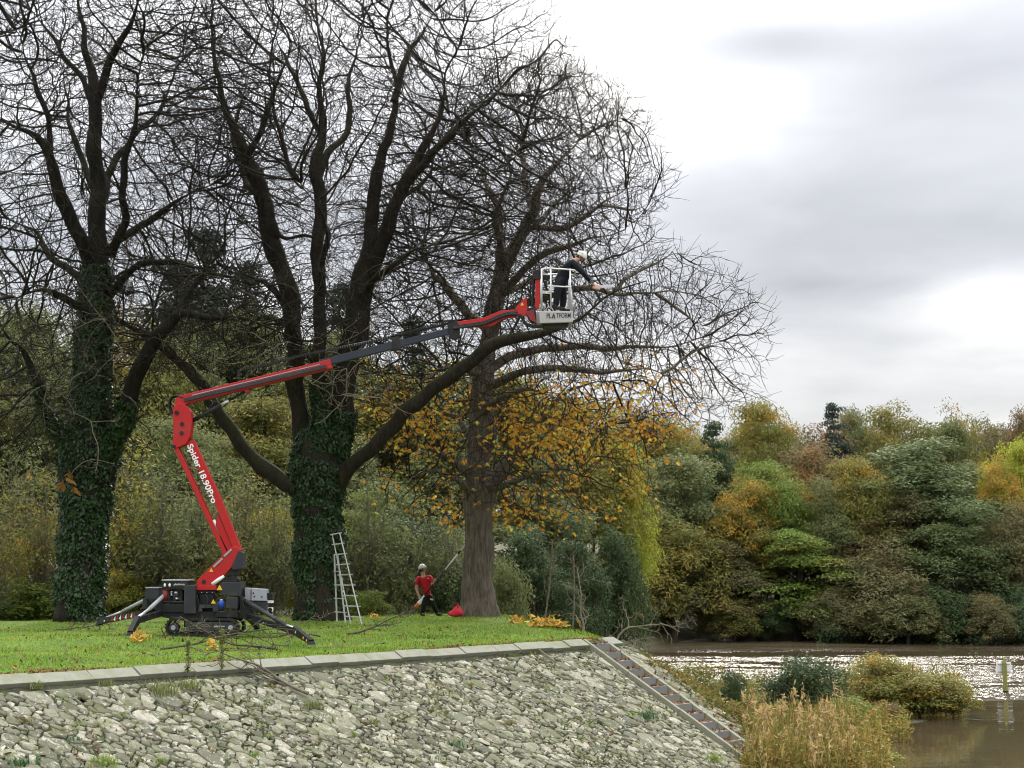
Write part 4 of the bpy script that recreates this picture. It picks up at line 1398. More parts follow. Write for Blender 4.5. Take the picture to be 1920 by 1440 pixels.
# --- far bank, upper rank on the hill
plant('oak_tree', 'oak', 1440, 765, 130, 132, 'goldgreen', 'golden olive oak on the skyline beside the tip of bare twigs')
plant('broadleaf_tree', 'sparse', 1545, 780, 150, 130, 'rust', 'rusty brown thinning tree below the small dark conifer')
plant('broadleaf_tree', 'oak2', 1555, 850, 160, 122, 'rust', 'rusty brown tree in front of the thinning skyline tree')
plant('conifer_tree', 'cedar', 1562, 745, 120, 128, 'cedar', 'small dark blue conifer poking over the skyline')
plant('oak_tree', 'oak2', 1690, 775, 140, 134, 'olive', 'olive green oak on the skyline above the tallest far tree')
plant('oak_tree', 'oak', 1605, 778, 80, 138, 'greygreen', 'grey green skyline tree beside the small dark conifer')
plant('oak_tree', 'sparse', 1805, 762, 100, 134, 'goldgreen', 'see-through golden oak standing highest on the skyline')
plant('oak_tree', 'oak', 1760, 800, 110, 132, 'greygreen', 'grey green skyline tree left of the see-through golden oak')
plant('bare_tree', 'sparse', 1862, 785, 90, 136, 'brown', 'bare greyish tree on the skyline beside the rusty one')
plant('oak_tree', 'oak2', 1915, 785, 90, 134, 'rust', 'rusty orange tree on the skyline at the picture edge')
plant('broadleaf_tree', 'oak', 1893, 838, 110, 118, 'lime', 'bright lime tree above the golden one at the picture edge')
plant('broadleaf_tree', 'oak2', 1878, 880, 100, 115, 'gold', 'golden tree below the bright lime one')
plant('conifer_tree', 'cedar', 1335, 780, 140, 124, 'dark', 'dark evergreen behind the hanging twig ends of the crown')
plant('broadleaf_tree', 'oak', 1270, 800, 160, 128, 'goldgreen', 'golden green tree behind the low twigs of the last old tree')
plant('broadleaf_tree', 'oak2', 1180, 790, 180, 130, 'brown', 'brown tree behind the last yellow leaves')
plant('broadleaf_tree', 'tall', 1820, 870, 140, 124, 'greygreen', 'grey green tree between the tallest far tree and golden one')

for k, (cx, top, w, col) in enumerate(((1390, 800, 110, 'olive'), (1490, 812, 120, 'greygreen'), (1590, 812, 120, 'olive'), (1650, 806, 110, 'bluegreen'), (1735, 812, 120, 'olive'), (1835, 806, 110, 'brown'), (1900, 812, 120, 'olive'), (1300, 812, 120, 'greygreen'), (1220, 806, 120, 'olive'))):
    SKY_L = ('olive farthest-rank tree left of the golden olive oak', 'grey green farthest-rank tree right of the golden olive oak', 'olive farthest-rank tree right of the small dark conifer', 'green farthest-rank tree left of the olive skyline oak', 'olive farthest-rank tree right of the olive skyline oak', 'brownish farthest-rank tree beside the see-through golden oak', 'olive farthest-rank tree at the picture edge', 'grey green farthest-rank tree behind the dark evergreen', 'olive farthest-rank tree behind the last twigs and leaves')[k]
    plant('skyline_tree', ('oak', 'oak2')[k % 2], cx, top, w, 150, col, SKY_L, 'tree', 'trees of the farthest rank')
for (var, cx, top, w, Yv, col, lab) in (('oak', 1620, 870, 130, 116, 'goldgreen', 'gold tinged tree left of the very large blue green tree'), ('oak2', 1500, 930, 110, 113, 'goldgreen', 'gold tinged tree right of the light green dome'),
                                       ('tall', 1330, 940, 120, 113, 'bluegreen', 'blue green tree left of the orange patched tree'), ('tall2', 1560, 900, 110, 115, 'greygreen', 'grey green tree under the rusty thinning tree'),
                                       ('oak', 1680, 930, 130, 110, 'brown', 'olive brown tree at the flank of the very large tree'), ('tall', 1420, 950, 120, 110, 'olive', 'olive tree behind the low bushes left of the beech')):
    plant('broadleaf_tree', var, cx, top, w, Yv, col, lab)

# --- behind the tip of the lawn
plant('broadleaf_tree', 'oak2', 1152, 845, 118, 97, 'lime', 'bright lime green tree behind the hanging yellow leaves')
plant('holly_tree', 'tall2', 1080, 975, 105, 66, 'dark', 'dark holly behind the bare fallen branch on the bank')
plant('holly_tree', 'tall', 1005, 990, 120, 63, 'dark', 'dark holly behind the heap of yellow leaves')
plant('grey_shrub', 'shrub', 948, 1062, 110, 57.5, 'greygreen', 'grey green rounded shrub right behind the furrowed trunk', 'bush')

plant('willow_bush', 'willow', 1140, 1035, 90, 101, 'olive', 'olive bush at the water edge under the bright lime tree', 'bush')
plant('willow_bush', 'willow', 1095, 1075, 90, 88, 'greygreen', 'grey green bush between dark holly and river', 'bush')
plant('willow_bush', 'willow', 1150, 1005, 110, 84, 'dark', 'dark bush hiding the trunk of the bright lime tree', 'bush', base=WATER)
# --- the wood behind the lawn
WOODS = 'trees of the wood behind the lawn'
WL = {(40, 590): 'grey green wood tree behind the lowest limb of first ivy tree', (150, 630): 'grey green wood tree directly behind the first ivy trunk',
      (260, 610): 'olive wood tree right of the first ivy fork', (420, 600): 'grey green wood tree below the tall dark cedar',
      (500, 700): 'olive wood tree behind the red base boom', (590, 640): 'grey green wood tree behind the stems of the middle tree',
      (700, 690): 'olive wood tree under the slate boom sections', (800, 700): 'grey green wood tree behind the rising mossy limb',
      (900, 720): 'olive wood tree directly behind the furrowed trunk', (1000, 740): 'gold green wood tree behind the thickest yellow leaves',
      (1090, 770): 'olive wood tree behind the end of the yellow leaves', (-60, 600): 'olive wood tree cut by the picture edge',
      (860, 800): 'lower grey green wood tree left of the furrowed trunk', (1010, 860): 'lower grey green wood tree above the dark hollies',
      (640, 820): 'lower grey green wood tree right of the middle trunk', (360, 800): 'lower grey green wood tree behind the folded red arm'}
for (var, cx, top, w, Y, col) in (
        ('oak', 40, 590, 240, 84, 'greygreen'), ('tall', 150, 630, 220, 78, 'greygreen'), ('oak2', 260, 610, 240, 82, 'olive'),
        ('oak', 420, 600, 260, 88, 'greygreen'), ('tall2', 500, 700, 220, 80, 'olive'), ('oak', 590, 640, 230, 90, 'greygreen'),
        ('tall', 700, 690, 230, 86, 'olive'), ('oak2', 800, 700, 240, 90, 'greygreen'), ('oak', 900, 720, 240, 92, 'olive'),
        ('oak2', 1000, 740, 240, 96, 'goldgreen'), ('oak', 1090, 770, 220, 100, 'olive'), ('tall', -60, 600, 220, 80, 'olive'),
        ('tall2', 860, 800, 200, 80, 'greygreen'), ('tall2', 1010, 860, 180, 84, 'greygreen'), ('oak', 640, 820, 200, 76, 'greygreen'), ('oak2', 360, 800, 200, 74, 'greygreen')):
    plant('woodland_tree', var, cx, top, w, Y, col, WL[(cx, top)], 'tree', WOODS)
plant('cedar_tree', 'cedar', 385, 405, 300, 92, 'cedar', 'tall dark cedar showing between the two ivy-clad trees')
plant('cedar_tree', 'cedar', 325, 470, 230, 95, 'cedar', 'dark cedar left of the tallest one, behind the arching limb')
plant('cedar_tree', 'cedar', 455, 470, 230, 97, 'cedar', 'dark cedar right of the tallest one, behind the first stem')
plant('cedar_tree', 'cedar', 630, 512, 240, 96, 'cedar', 'dark conifer crown between the stems of the middle tree')
plant('cedar_tree', 'cedar', 770, 578, 150, 98, 'cedar', 'dark conifer crown behind the telescopic boom')
plant('cedar_tree', 'cedar', 60, 600, 200, 90, 'cedar', 'dark conifer behind the twigs of the first ivy tree')
TL = {30: 'grey green twiggy sapling left of the first ivy trunk', 85: 'golden twiggy sapling just left of the first ivy trunk', 235: 'yellow green twiggy sapling between first ivy trunk and red arm',
      300: 'grey green sapling left of the red lower arm', 375: 'grey green sapling behind the red lower arm', 455: 'olive sapling between red arm and middle trunk',
      520: 'grey green sapling just left of the middle trunk', 690: 'grey green twiggy sapling above the ladder', 770: 'grey green twiggy sapling above the worker in red',
      -10: 'golden twiggy sapling cut by the picture edge', 165: 'grey green sapling hidden behind the first ivy trunk', 840: 'grey green sapling just left of the furrowed trunk'}
for (cx, top, w, Y, col) in ((30, 800, 150, 56, 'greygreen'), (85, 860, 130, 54, 'goldgreen'), (235, 790, 170, 58, 'yellowgreen'), (300, 850, 160, 57, 'greygreen'),
                             (375, 830, 170, 60, 'greygreen'), (455, 860, 150, 58, 'olive'), (520, 900, 130, 56, 'greygreen'), (690, 860, 150, 60, 'greygreen'), (770, 900, 140, 62, 'greygreen'),
                             (-10, 900, 120, 52, 'goldgreen'), (165, 820, 150, 60, 'greygreen'), (840, 900, 130, 62, 'greygreen')):
    plant('twiggy_sapling', 'twiggy', cx, top + 20, w, Y - 4.5, col, TL[cx], 'sapling', 'twiggy saplings at the edge of the wood', wood=M_PALEWOOD)
plant('leafy_shrub', 'shrub', 50, 1088, 190, 49.5, 'green', 'low green bush beside the first ivy trunk at picture edge', 'bush')
plant('leafy_shrub', 'shrub', -15, 1075, 110, 50.5, 'yellowgreen', 'yellowish bush cut by the picture edge', 'bush')
plant('leafy_shrub', 'tall2', 255, 985, 120, 55, 'gold', 'orange yellow shrub right of the first ivy trunk', 'bush')
plant('leafy_shrub', 'shrub', 235, 1075, 120, 52, 'yellowgreen', 'yellow green shrub behind the striped outrigger', 'bush')
plant('leafy_shrub', 'willow', 355, 960, 190, 62, 'greygreen', 'grey green shrub behind the red folding arm', 'bush')
plant('leafy_shrub', 'tall', 420, 940, 130, 60, 'greygreen', 'tall grey green shrub behind the lower arm joint', 'bush')
plant('leafy_shrub', 'willow', 510, 965, 170, 55, 'yellowgreen', 'yellow green shrub between grey control box and ladder tree', 'bush')
plant('leafy_shrub', 'willow', 420, 1060, 170, 54, 'olive', 'olive shrub behind the black machine body', 'bush')
plant('leafy_shrub', 'tall2', 680, 925, 150, 58, 'green', 'fresh green shrub behind the aluminium ladder', 'bush')
plant('leafy_shrub', 'shrub', 690, 1110, 80, 53, 'green', 'small bright shrub at the foot of the ladder', 'bush')
plant('leafy_shrub', 'willow', 760, 985, 190, 60, 'dark', 'dark green shrub behind the worker in red', 'bush')
plant('leafy_shrub', 'shrub', 745, 1085, 130, 56, 'greygreen', 'grey green shrub left of the worker in red', 'bush')
plant('leafy_shrub', 'willow', 840, 1000, 150, 61, 'greygreen', 'grey green shrub between worker and furrowed trunk', 'bush')
plant('leafy_shrub', 'shrub', 845, 1080, 110, 57, 'dark', 'dark low shrub beside the furrowed trunk', 'bush')
plant('leafy_shrub', 'shrub', 330, 1075, 150, 53, 'olive', 'olive shrub behind the engine cover', 'bush')
plant('leafy_shrub', 'shrub', 120, 1060, 130, 52, 'goldgreen', 'golden green shrub directly behind the first ivy trunk', 'bush')

# ================================================================ tracked spider lift
M_RED = paint_mat('red machine paint', (0.40, 0.013, 0.013), 0.42, 0.30)
M_BLK = paint_mat('black machine paint', (0.010, 0.010, 0.011), 0.5, 0.45, 0, (0.08, 0.07, 0.05))
M_DGREY = paint_mat('dark grey panel', (0.028, 0.029, 0.033), 0.45, 0.4, 0, (0.10, 0.09, 0.07))
M_BOOM = paint_mat('slate blue boom', (0.024, 0.028, 0.040), 0.4, 0.12)
M_GREY = paint_mat('pale grey box', (0.30, 0.31, 0.34), 0.45, 0.15)
M_STEEL = paint_mat('zinc steel', (0.55, 0.55, 0.56), 0.35, 0.15, 0.6)
M_ALU = paint_mat('worn aluminium', (0.62, 0.62, 0.60), 0.42, 0.2, 0.55)
M_RUB = paint_mat('track rubber', (0.018, 0.017, 0.016), 0.8, 0.5, 0, (0.09, 0.07, 0.045), 5, 0.4)
M_WHITE = paint_mat('white paint', (0.75, 0.75, 0.73), 0.5, 0.1)
M_YEL = paint_mat('warning yellow', (0.70, 0.42, 0.03), 0.5, 0.1)
M_BLUE = paint_mat('blue plastic', (0.02, 0.06, 0.32), 0.35, 0.1)
M_TRAY = paint_mat('basket tray grey', (0.40, 0.385, 0.36), 0.5, 0.25)
M_DTXT = paint_mat('dark print', (0.02, 0.02, 0.022), 0.5, 0.05)
M_DARKRED = paint_mat('dark red hose', (0.20, 0.02, 0.02), 0.5, 0.2)

LY = 37.0
_b = at(388, 1190, LY)
lift = thing('spider_lift', (_b[0], LY, float(lawn_z(np.array([[_b[0]]]), np.array([[LY]]))[0, 0])), 'red and black tracked spider lift with folded arm reaching over the lawn', 'lift')


def pr(name, pts, y0, y1, mat, parent=lift, bevel=0.008, Y=LY):
    return MB().prism(pts, Y, y0, y1).build(name, mat, parent, bevel=bevel)


def rect(x0, y0, x1, y1): return [(x0, y0), (x1, y0), (x1, y1), (x0, y1)]


def text_on(s, a, b, hpx, Y, mat, parent, name='lettering', bold=0.0, shear=0.0):
    """raised lettering on a face turned to the camera, from photo px a to b"""
    cu = bpy.data.curves.new(name, 'FONT'); cu.body = s; cu.extrude = 0.002; cu.offset = bold; cu.shear = shear
    cu.align_x = 'LEFT'; cu.align_y = 'CENTER'
    tmp = bpy.data.objects.new('tmp', cu); COL.objects.link(tmp)
    dg = bpy.context.evaluated_depsgraph_get(); dg.update()
    me = bpy.data.meshes.new_from_object(tmp.evaluated_get(dg))
    bpy.data.objects.remove(tmp); bpy.data.curves.remove(cu)
    co = np.zeros(len(me.vertices) * 3); me.vertices.foreach_get('co', co); co = co.reshape(-1, 3)
    A, B = at(a[0], a[1], Y), at(b[0], b[1], Y)
    Ld = np.linalg.norm(B - A); ex = (B - A) / Ld
    ez = np.cross(ex, (0, 1, 0)); ez = ez if abs(ez[2]) > 0 else -ez
    ez = np.array((-ex[2], 0, ex[0]))
    w = co[:, 0].max() - co[:, 0].min(); h = co[:, 1].max() - co[:, 1].min()
    x = (co[:, 0] - co[:, 0].min()) / w * Ld
    z = (co[:, 1] - (co[:, 1].max() + co[:, 1].min()) / 2) / h * hpx * Y / FPX
    V = A[None] + x[:, None] * ex[None] + z[:, None] * ez[None] + np.array((0, -1, 0))[None] * co[:, 2:3]
    me.vertices.foreach_set('co', V.astype(np.float32).ravel()); me.update()
    return mesh_obj(name, me, mat, parent)


# --- crawler tracks (near and far)
def track(y0, y1, far):
    out, inn = [], []
    cx0, cx1, cy, r = 335.0, 438.0, 1174.5, 16.0
    for i in range(11):
        a = math.pi / 2 + math.pi * i / 10
        out.append((cx0 + r * math.cos(a) * 1.0, cy - r * math.sin(a)))
    for i in range(11):
        a = -math.pi / 2 + math.pi * i / 10
        out.append((cx1 + r * math.cos(a), cy - r * math.sin(a)))
    n = len(out)
    c = np.mean(out, 0)
    P = [at(p[0], p[1], LY) for p in out]
    Q = []
    for p in out:
        q = np.array(p); ax = np.array((np.clip(q[0], cx0, cx1), cy)); d = q - ax; d /= np.linalg.norm(d)
        Q.append(at(*(ax + d * (r - 4.0)), LY))
    V = []
    for yy in (y0, y1):
        V += [(p[0], LY + yy, p[2]) for p in P] + [(q[0], LY + yy, q[2]) for q in Q]
    Fs = []
    for i in range(n):
        j = (i + 1) % n
        Fs += [(i, j, n + j, n + i), (2 * n + i, 3 * n + i, 3 * n + j, 2 * n + j), (i, 2 * n + i, 2 * n + j, j), (n + i, n + j, 3 * n + j, 3 * n + i)]
    tr = MB().add(V, Fs).build('track', M_RUB, lift, bevel=0.006)
    # cleats round the belt
    per = []
    L = 2 * (cx1 - cx0) + 2 * math.pi * r; m = 46
    cl = MB()
    for k in range(m):
        s = L * k / m
        if s < cx1 - cx0: c_, a = (cx0 + s, cy - r), 0
        elif s < cx1 - cx0 + math.pi * r:
            a = (s - (cx1 - cx0)) / r; c_ = (cx1 + r * math.sin(a), cy - r * math.cos(a))
        elif s < 2 * (cx1 - cx0) + math.pi * r: c_, a = (cx1 - (s - (cx1 - cx0) - math.pi * r), cy + r), math.pi
        else:
            a = math.pi + (s - 2 * (cx1 - cx0) - math.pi * r) / r; c_ = (cx0 + r * math.sin(a), cy - r * math.cos(a))
        p = at(c_[0], c_[1], LY)
        cl.box((p[0], LY + (y0 + y1) / 2, p[2]), (0.035, y1 - y0 + .004, 0.03), Matrix.Rotation(a, 3, 'Y'))
    cl.build('cleats', M_RUB, tr)
    if not far:
        for wx, wr in ((440, 9.5), (334, 9.0)):
            p = at(wx, 1175.5, LY); rr = wr * LY / FPX
            wh = MB().tube([(p[0], LY + y0 - .01, p[2]), (p[0], LY + y1, p[2])], rr, 20).build('track_wheel', M_DGREY, lift, bevel=.006)
            MB().tube([(p[0], LY + y0 - .035, p[2]), (p[0], LY + y0 - .008, p[2])], rr * .5, 14).build('hub', M_GREY, wh, bevel=.004)
        for wx in (358, 376, 394, 412):
            p = at(wx, 1184, LY)
            MB().tube([(p[0], LY + y0 + .01, p[2]), (p[0], LY + y1, p[2])], .055, 14).build('road_wheel', M_BLK, lift)
        fr = pr('track_frame', [(346, 1166), (428, 1166), (424, 1184), (350, 1184)], y0 + .015, y1 - .02, M_DGREY)
        text_on('platform', (402, 1174.5), (421, 1174.5), 4.2, LY + y0 + .012, M_WHITE, fr)


track(-.52, -.30, False)
track(.28, .50, True)
# --- chassis
pr('chassis', [(304, 1147), (455, 1147), (455, 1158), (440, 1162), (330, 1162), (304, 1157)], -.36, .36, M_BLK)
pr('undercarriage', rect(345, 1160, 430, 1176), -.26, .24, M_BLK)
pr('engine_tray', rect(306, 1133, 346, 1148), -.40, .30, M_BLK)
eng = pr('engine_cover', [(303, 1089), (352, 1089), (352, 1104), (304, 1104)], -.40, .32, M_BLK)
pr('cover_top', [(303, 1086.5), (353, 1086.5), (353, 1089), (303, 1089)], -.41, .33, M_GREY, eng, .004)
text_on('platform', (326, 1096), (346, 1096), 5, LY - .404, M_WHITE, eng)
for ex in (309, 318):
    MB().sphere(at(ex, 1097, LY - .40), .035, 10, 7, (.8, .35, 1.2)).build('decal', M_WHITE, eng)
e2 = pr('engine', rect(316, 1106, 342, 1132), -.25, .22, M_DGREY)
for (x0, y0_, x1, y1_, m_) in ((311, 1106, 322, 1126, M_DARKRED), (325, 1108, 329, 1117, M_WHITE), (331, 1109, 339, 1113, M_STEEL), (331, 1120, 341, 1124, M_STEEL), (330, 1114.5, 342, 1118, M_DGREY)):
    a_, b_ = at((x0 + x1) / 2, y0_, LY), at((x0 + x1) / 2, y1_, LY)
    MB().tube([(a_[0], LY - .30, a_[2]), (b_[0], LY - .30, b_[2])], (x1 - x0) / 2 * LY / FPX, 10).build('engine_part', m_, e2, True)
hz = MB()
for k in range(5):
    p0, p1 = at(312 + k * 5, 1106 + k * 2, LY - .33), at(318 + k * 6, 1134, LY - .36)
    m0 = (p0 + p1) / 2 + np.array((.05 * (-1) ** k, -.05, -.03))
    hz.tube(catmull(np.array([p0, m0, p1]), .05), .012, 6)
hz.build('hoses', M_BLK, e2)
pr('engine_guard', rect(306, 1127, 345, 1130), -.41, -.37, M_BLK)
pr('fuel_tank', [(345, 1099), (349, 1097), (366, 1097), (367, 1151), (344, 1151)], -.44, .20, M_DGREY, bevel=.02)
pr('rear_tank', rect(344, 1108, 367, 1150), .22, .42, M_DGREY, bevel=.02)
pr('slew_ring', rect(370, 1108, 404, 1113), -.22, .22, M_BLK)
ped = pr('pedestal', [(373, 1113), (401, 1113), (398, 1130), (403, 1147), (371, 1147), (376, 1130)], -.20, .20, M_BLK)
for x in (378, 388, 398):
    MB().sphere(at(x, 1111, LY - .225), .016, 8, 6).build('bolt', M_STEEL, ped)
pr('mid_bracket', [(374, 1134), (396, 1134), (398, 1140), (378, 1141), (380, 1147), (373, 1147)], -.40, -.22, M_DGREY)
pr('step_plate', [(396, 1130), (409, 1132), (410, 1146), (400, 1148)], -.42, -.22, M_DGREY)
bx = pr('valve_box', [(415, 1092), (451, 1091), (450, 1118), (414, 1117)], -.44, .30, M_DGREY, bevel=.015)
pr('box_lid', [(418, 1088.5), (440, 1088), (441, 1091), (417, 1092)], -.36, .1, M_BLK, bx)
tri = lambda x, y, s: [(x, y - s), (x + s, y + s * .8), (x - s, y + s * .8)]
pr('warning_triangle', tri(411.5, 1102, 5.5), -.452, -.442, M_YEL, bx, 0)
pr('warning_triangle', tri(400, 1128, 4.5), -.43, -.422, M_YEL, bx, 0)
pr('battery_box', [(424, 1120), (446, 1120), (445, 1142), (423, 1141)], -.46, -.1, M_DGREY, bevel=.015)
p0, p1 = at(415, 1141, LY - .42), at(415, 1125, LY - .42)
bt = MB().tube([p0, p0 + (p1 - p0) * .8, p0 + (p1 - p0) * .95], [.072, .072, .04], 14).build('fluid_bottle', M_BLUE, lift, True)
MB().tube([p0 + (p1 - p0) * .95, p1 + (p1 - p0) * .06], .03, 10).build('cap', M_WHITE, bt, True)
cb = pr('control_box', [(472, 1103), (498, 1105), (499, 1127), (471, 1126)], -.20, .25, M_GREY, bevel=.012)
pr('side_panel', [(459, 1102), (470, 1103), (470, 1126), (460, 1126)], -.12, .25, M_GREY, cb)
pr('lower_panel', [(463, 1128), (500, 1128), (499, 1145), (464, 1144)], -.17, .22, M_DGREY, cb)
for (x, y) in ((475, 1112), (477, 1118.5), (491, 1119)):
    MB().sphere(at(x, y, LY - .20), .02, 8, 6).build('knob', M_BLK, cb)
pr('toolbox', rect(500, 1112, 511, 1125), .0, .3, M_BLK)
pr('toolbox_base', rect(501, 1126, 510, 1131), .0, .28, M_WHITE)
pr('lamp_housing', rect(501, 1139, 510, 1147), .05, .26, M_WHITE)
p = at(506, 1143.5, LY); MB().tube([(p[0], LY + .03, p[2]), (p[0], LY + .055, p[2])], .05, 12).build('lamp_lens', M_BLK, lift)
lb = pr('rear_box', [(273, 1103), (298, 1103), (298, 1123), (272, 1123)], .05, .5, M_DGREY, bevel=.012)
pr('lid', [(272, 1101), (299, 1101), (299, 1103), (272, 1103)], .04, .51, M_GREY, lb, .004)
pr('rear_bracket', [(268, 1122), (278, 1122), (274, 1142), (265, 1143)], .1, .4, M_DGREY)
pr('rear_beam', [(278, 1124), (306, 1118), (308, 1150), (296, 1152)], -.25, .45, M_BLK)
pr('front_beam', [(448, 1120), (466, 1128), (470, 1158), (452, 1160)], -.35, .40, M_BLK)
pr('platform_rail', [(425, 1145), (446, 1145), (446, 1158), (404, 1157), (404, 1149)], -.46, -.34, M_BLK)
hs = MB()
for k, (a_, b_, c_) in enumerate((((369, 1115), (373, 1135), (369, 1160)), ((385, 1114), (390, 1125), (384, 1140)), ((402, 1112), (408, 1122), (404, 1136)), ((446, 1118), (455, 1126), (458, 1140)))):
    hs.tube(catmull(np.array([at(*a_, LY - .3), at(*b_, LY - .36), at(*c_, LY - .42)]), .05), .012, 6)
hs.build('hydraulic_hoses', M_BLK, lift)


# --- outriggers: near-right, far-right, near-left, far-left
def outrigger(knee, top, shoulder, foot, Yk, Ys, Yf, wpx, hatch=False, rod=False, decal=None):
    """beam from shoulder to knee, cylinder from top to knee, leg from knee to foot (photo px at own depths)"""
    S, Tp, Kn, Ft_ = at(*shoulder, Ys), at(*top, Ys), at(*knee, Yk), at(*foot, Yf)
    w = wpx * LY / FPX

    def boxbeam(a, b, wa, wb, d, name, mat, parent, bev=.008):
        a, b = Vector(a), Vector(b); ax = (b - a).normalized()
        sd = ax.cross(Vector((0, 0, 1))).normalized(); up = sd.cross(ax)
        V = []
        for p, ww in ((a, wa), (b, wb)):
            for (i, j) in ((-1, -1), (1, -1), (1, 1), (-1, 1)):
                V.append(p + sd * i * d / 2 + up * j * ww / 2)
        return MB().add(V, [(0, 1, 2, 3), (7, 6, 5, 4), (0, 4, 5, 1), (1, 5, 6, 2), (2, 6, 7, 3), (3, 7, 4, 0)]).build(name, mat, parent, bevel=bev)
    bm_ = boxbeam(S, Kn, w * 1.1, w * 1.25, .12, 'outrigger_beam', M_BLK, lift)
    mid = Tp + (Kn - Tp) * (.55 if rod else .8)
    e_ = Tp + (Kn - Tp) * .97 + np.array((0, 0, .05))
    cy = MB().tube([Tp, mid], w * .42, 12).build('outrigger_cylinder', M_DGREY if not rod else M_GREY, lift, True)
    MB().tube([mid, e_], w * (.26 if not rod else .3), 10).build('rod', M_STEEL, cy, True)
    lg = boxbeam(Kn + (Kn - Ft_) * .12, Ft_ + np.array((0, 0, .03)), w * 1.5, w * .9, .12, 'outrigger_leg', M_BLK, lift)
    MB().tube([Ft_ + np.array((0, 0, -.03)), Ft_ + np.array((0, 0, .04))], [.10, .07], 12).build('foot_pad', M_BLK, lg)
    MB().sphere(Kn + np.array((0, -.08, -.02)), .03, 8, 6).build('pin', M_STEEL, lg)
    return bm_, lg, S, Kn, Ft_


bm_, lg, S, Kn, Ft_ = outrigger((556, 1184), (459, 1126), (466, 1156), (584, 1206), 35.2, 36.7, 34.6, 9.5)
text_on('platform', (493, 1167), (508, 1171.5), 4.5, 36.1, M_WHITE, bm_)
for q in (.55, .78):
    MB().sphere(Kn + (Ft_ - Kn) * q + np.array((0, -.075, 0)), .045, 8, 6, (.9, .3, .9)).build('reflector', M_YEL, lg)
bm_, lg, S, Kn, Ft_ = outrigger((474, 1165), (456, 1124), (458, 1152), (482, 1178), 39.0, 37.3, 39.6, 8)
for k in range(3):
    a_ = S + (Kn - S) * (.45 + .2 * k)
    MB().box(a_ + np.array((0, -.075, 0)), (.06, .01, .1), Matrix.Rotation(.5, 3, 'Y')).build('hazard_stripe', M_WHITE if k % 2 else M_RED, bm_)
outrigger((257, 1163), (306, 1118), (301, 1150), (244, 1189), 35.4, 36.7, 35.0, 9.0, rod=True)
bm_, lg, S, Kn, Ft_ = outrigger((198, 1163), (268, 1127), (268, 1150), (186, 1170), 39.0, 37.4, 39.4, 8.5, rod=True)
for k in range(9):
    f = .18 + .075 * k
    a_ = S + (Kn - S) * f
    MB().box(a_ + np.array((0, -.09, 0)), (.055, .01, .11), Matrix.Rotation(.45, 3, 'Y')).build('hazard_stripe', M_WHITE if k % 2 else M_RED, bm_)

# --- turret and articulated arm
tur = pr('turret', [(366, 1108), (366, 1100), (370, 1088), (376, 1081), (432, 1027), (441, 1024), (452, 1030), (447, 1040), (436, 1062), (405, 1095), (404, 1108)], -.17, .17, M_RED, bevel=.012)
pr('turret_flange', [(365, 1099), (406, 1097), (406, 1106), (365, 1107)], -.26, .26, M_RED)
p = at(385, 1091, LY); MB().tube([(p[0], LY - .18, p[2]), (p[0], LY - .165, p[2])], .05, 16).build('pivot_hole', M_BLK, tur)
MB().prism(tri(396, 1069, 4), LY, -.178, -.171).build('warning_triangle', M_YEL, tur)
pr('counterweight', [(447, 1032), (456, 1036), (456, 1066), (436, 1069), (434, 1062)], -.20, .20, M_DGREY, bevel=.015)
for (a_, b_) in (((400, 1063), (417, 1047)), ((420, 1043), (434, 1030))):
    MB().bar(a_, b_, 3.4, LY, -.19, -.165).build('slide_rail', M_GREY, tur)
MB().tube([at(398, 1096, LY - .20), at(412, 1086, LY - .20), at(420, 1080, LY - .2)], [.05, .05, .03], 10).build('turret_cylinder', M_WHITE, lift, True)
pr('valve_block', [(428, 1068), (446, 1066), (446, 1078), (430, 1080)], -.14, .14, M_BLK)
pr('turret_skirt', [(405, 1095), (438, 1078), (448, 1086), (448, 1090), (414, 1092)], -.16, .16, M_BLK)
arm = MB().prism([(440, 1036), (452, 1029), (414, 935), (400, 940)], LY, -.09, .09).prism([(400, 940), (414, 935), (363, 824), (347, 829)], LY, -.09, .09).build('lower_arm', M_RED, lift, bevel=.01)
pr('arm_gusset', [(430, 1040), (440, 1036), (408, 960), (404, 985)], -.06, .06, M_RED, arm)
text_on('Spider 18.90Pro', (354, 834), (401, 943), 15, LY - .094, M_WHITE, arm, bold=.022)
MB().bar((423, 1041), (329, 838), 8.0, LY, -.13, -.06).build('parallel_link', M_RED, lift, bevel=.006)
MB().bar((426, 1041), (332, 838), 8.0, LY, .06, .13).build('parallel_link', M_RED, lift, bevel=.006)
c0, c1 = at(430, 1036, LY), at(401, 975, LY)
ac = MB().tube([c0, c0 + (c1 - c0) * .5], .055, 12).build('arm_cylinder', M_BLK, lift, True)
MB().tube([c0 + (c1 - c0) * .5, c1], .035, 12).build('rod', M_WHITE, ac, True)
kn = pr('arm_knuckle', [(324, 765), (330, 758), (340, 755), (352, 763), (358, 772), (360, 792), (356, 818), (349, 832), (327, 842), (323, 836), (325, 815)], -.15, .15, M_RED, bevel=.012)
for (x, y, r_) in ((334, 775, 4.2), (344, 796, 3.6), (343, 813, 3.8), (329, 838, 3.2)):
    p = at(x, y, LY)
    MB().tube([(p[0], LY - .175, p[2]), (p[0], LY + .175, p[2])], r_ * LY / FPX, 14).build('pivot_pin', M_BLK, kn)
hs = MB()
for k in range(4):
    yo = LY - .1 + k * .06
    hs.tube(catmull(np.array([at(344, 746 + k, yo), at(326, 742 + k, yo), at(317 + k, 752, yo), at(318 + k, 768, yo), at(326, 778, yo)]), .05), .02, 6)
hs.build('hose_loop', M_BLK, lift)
lp = [at(422, 1040, LY), at(438, 1012, LY)]

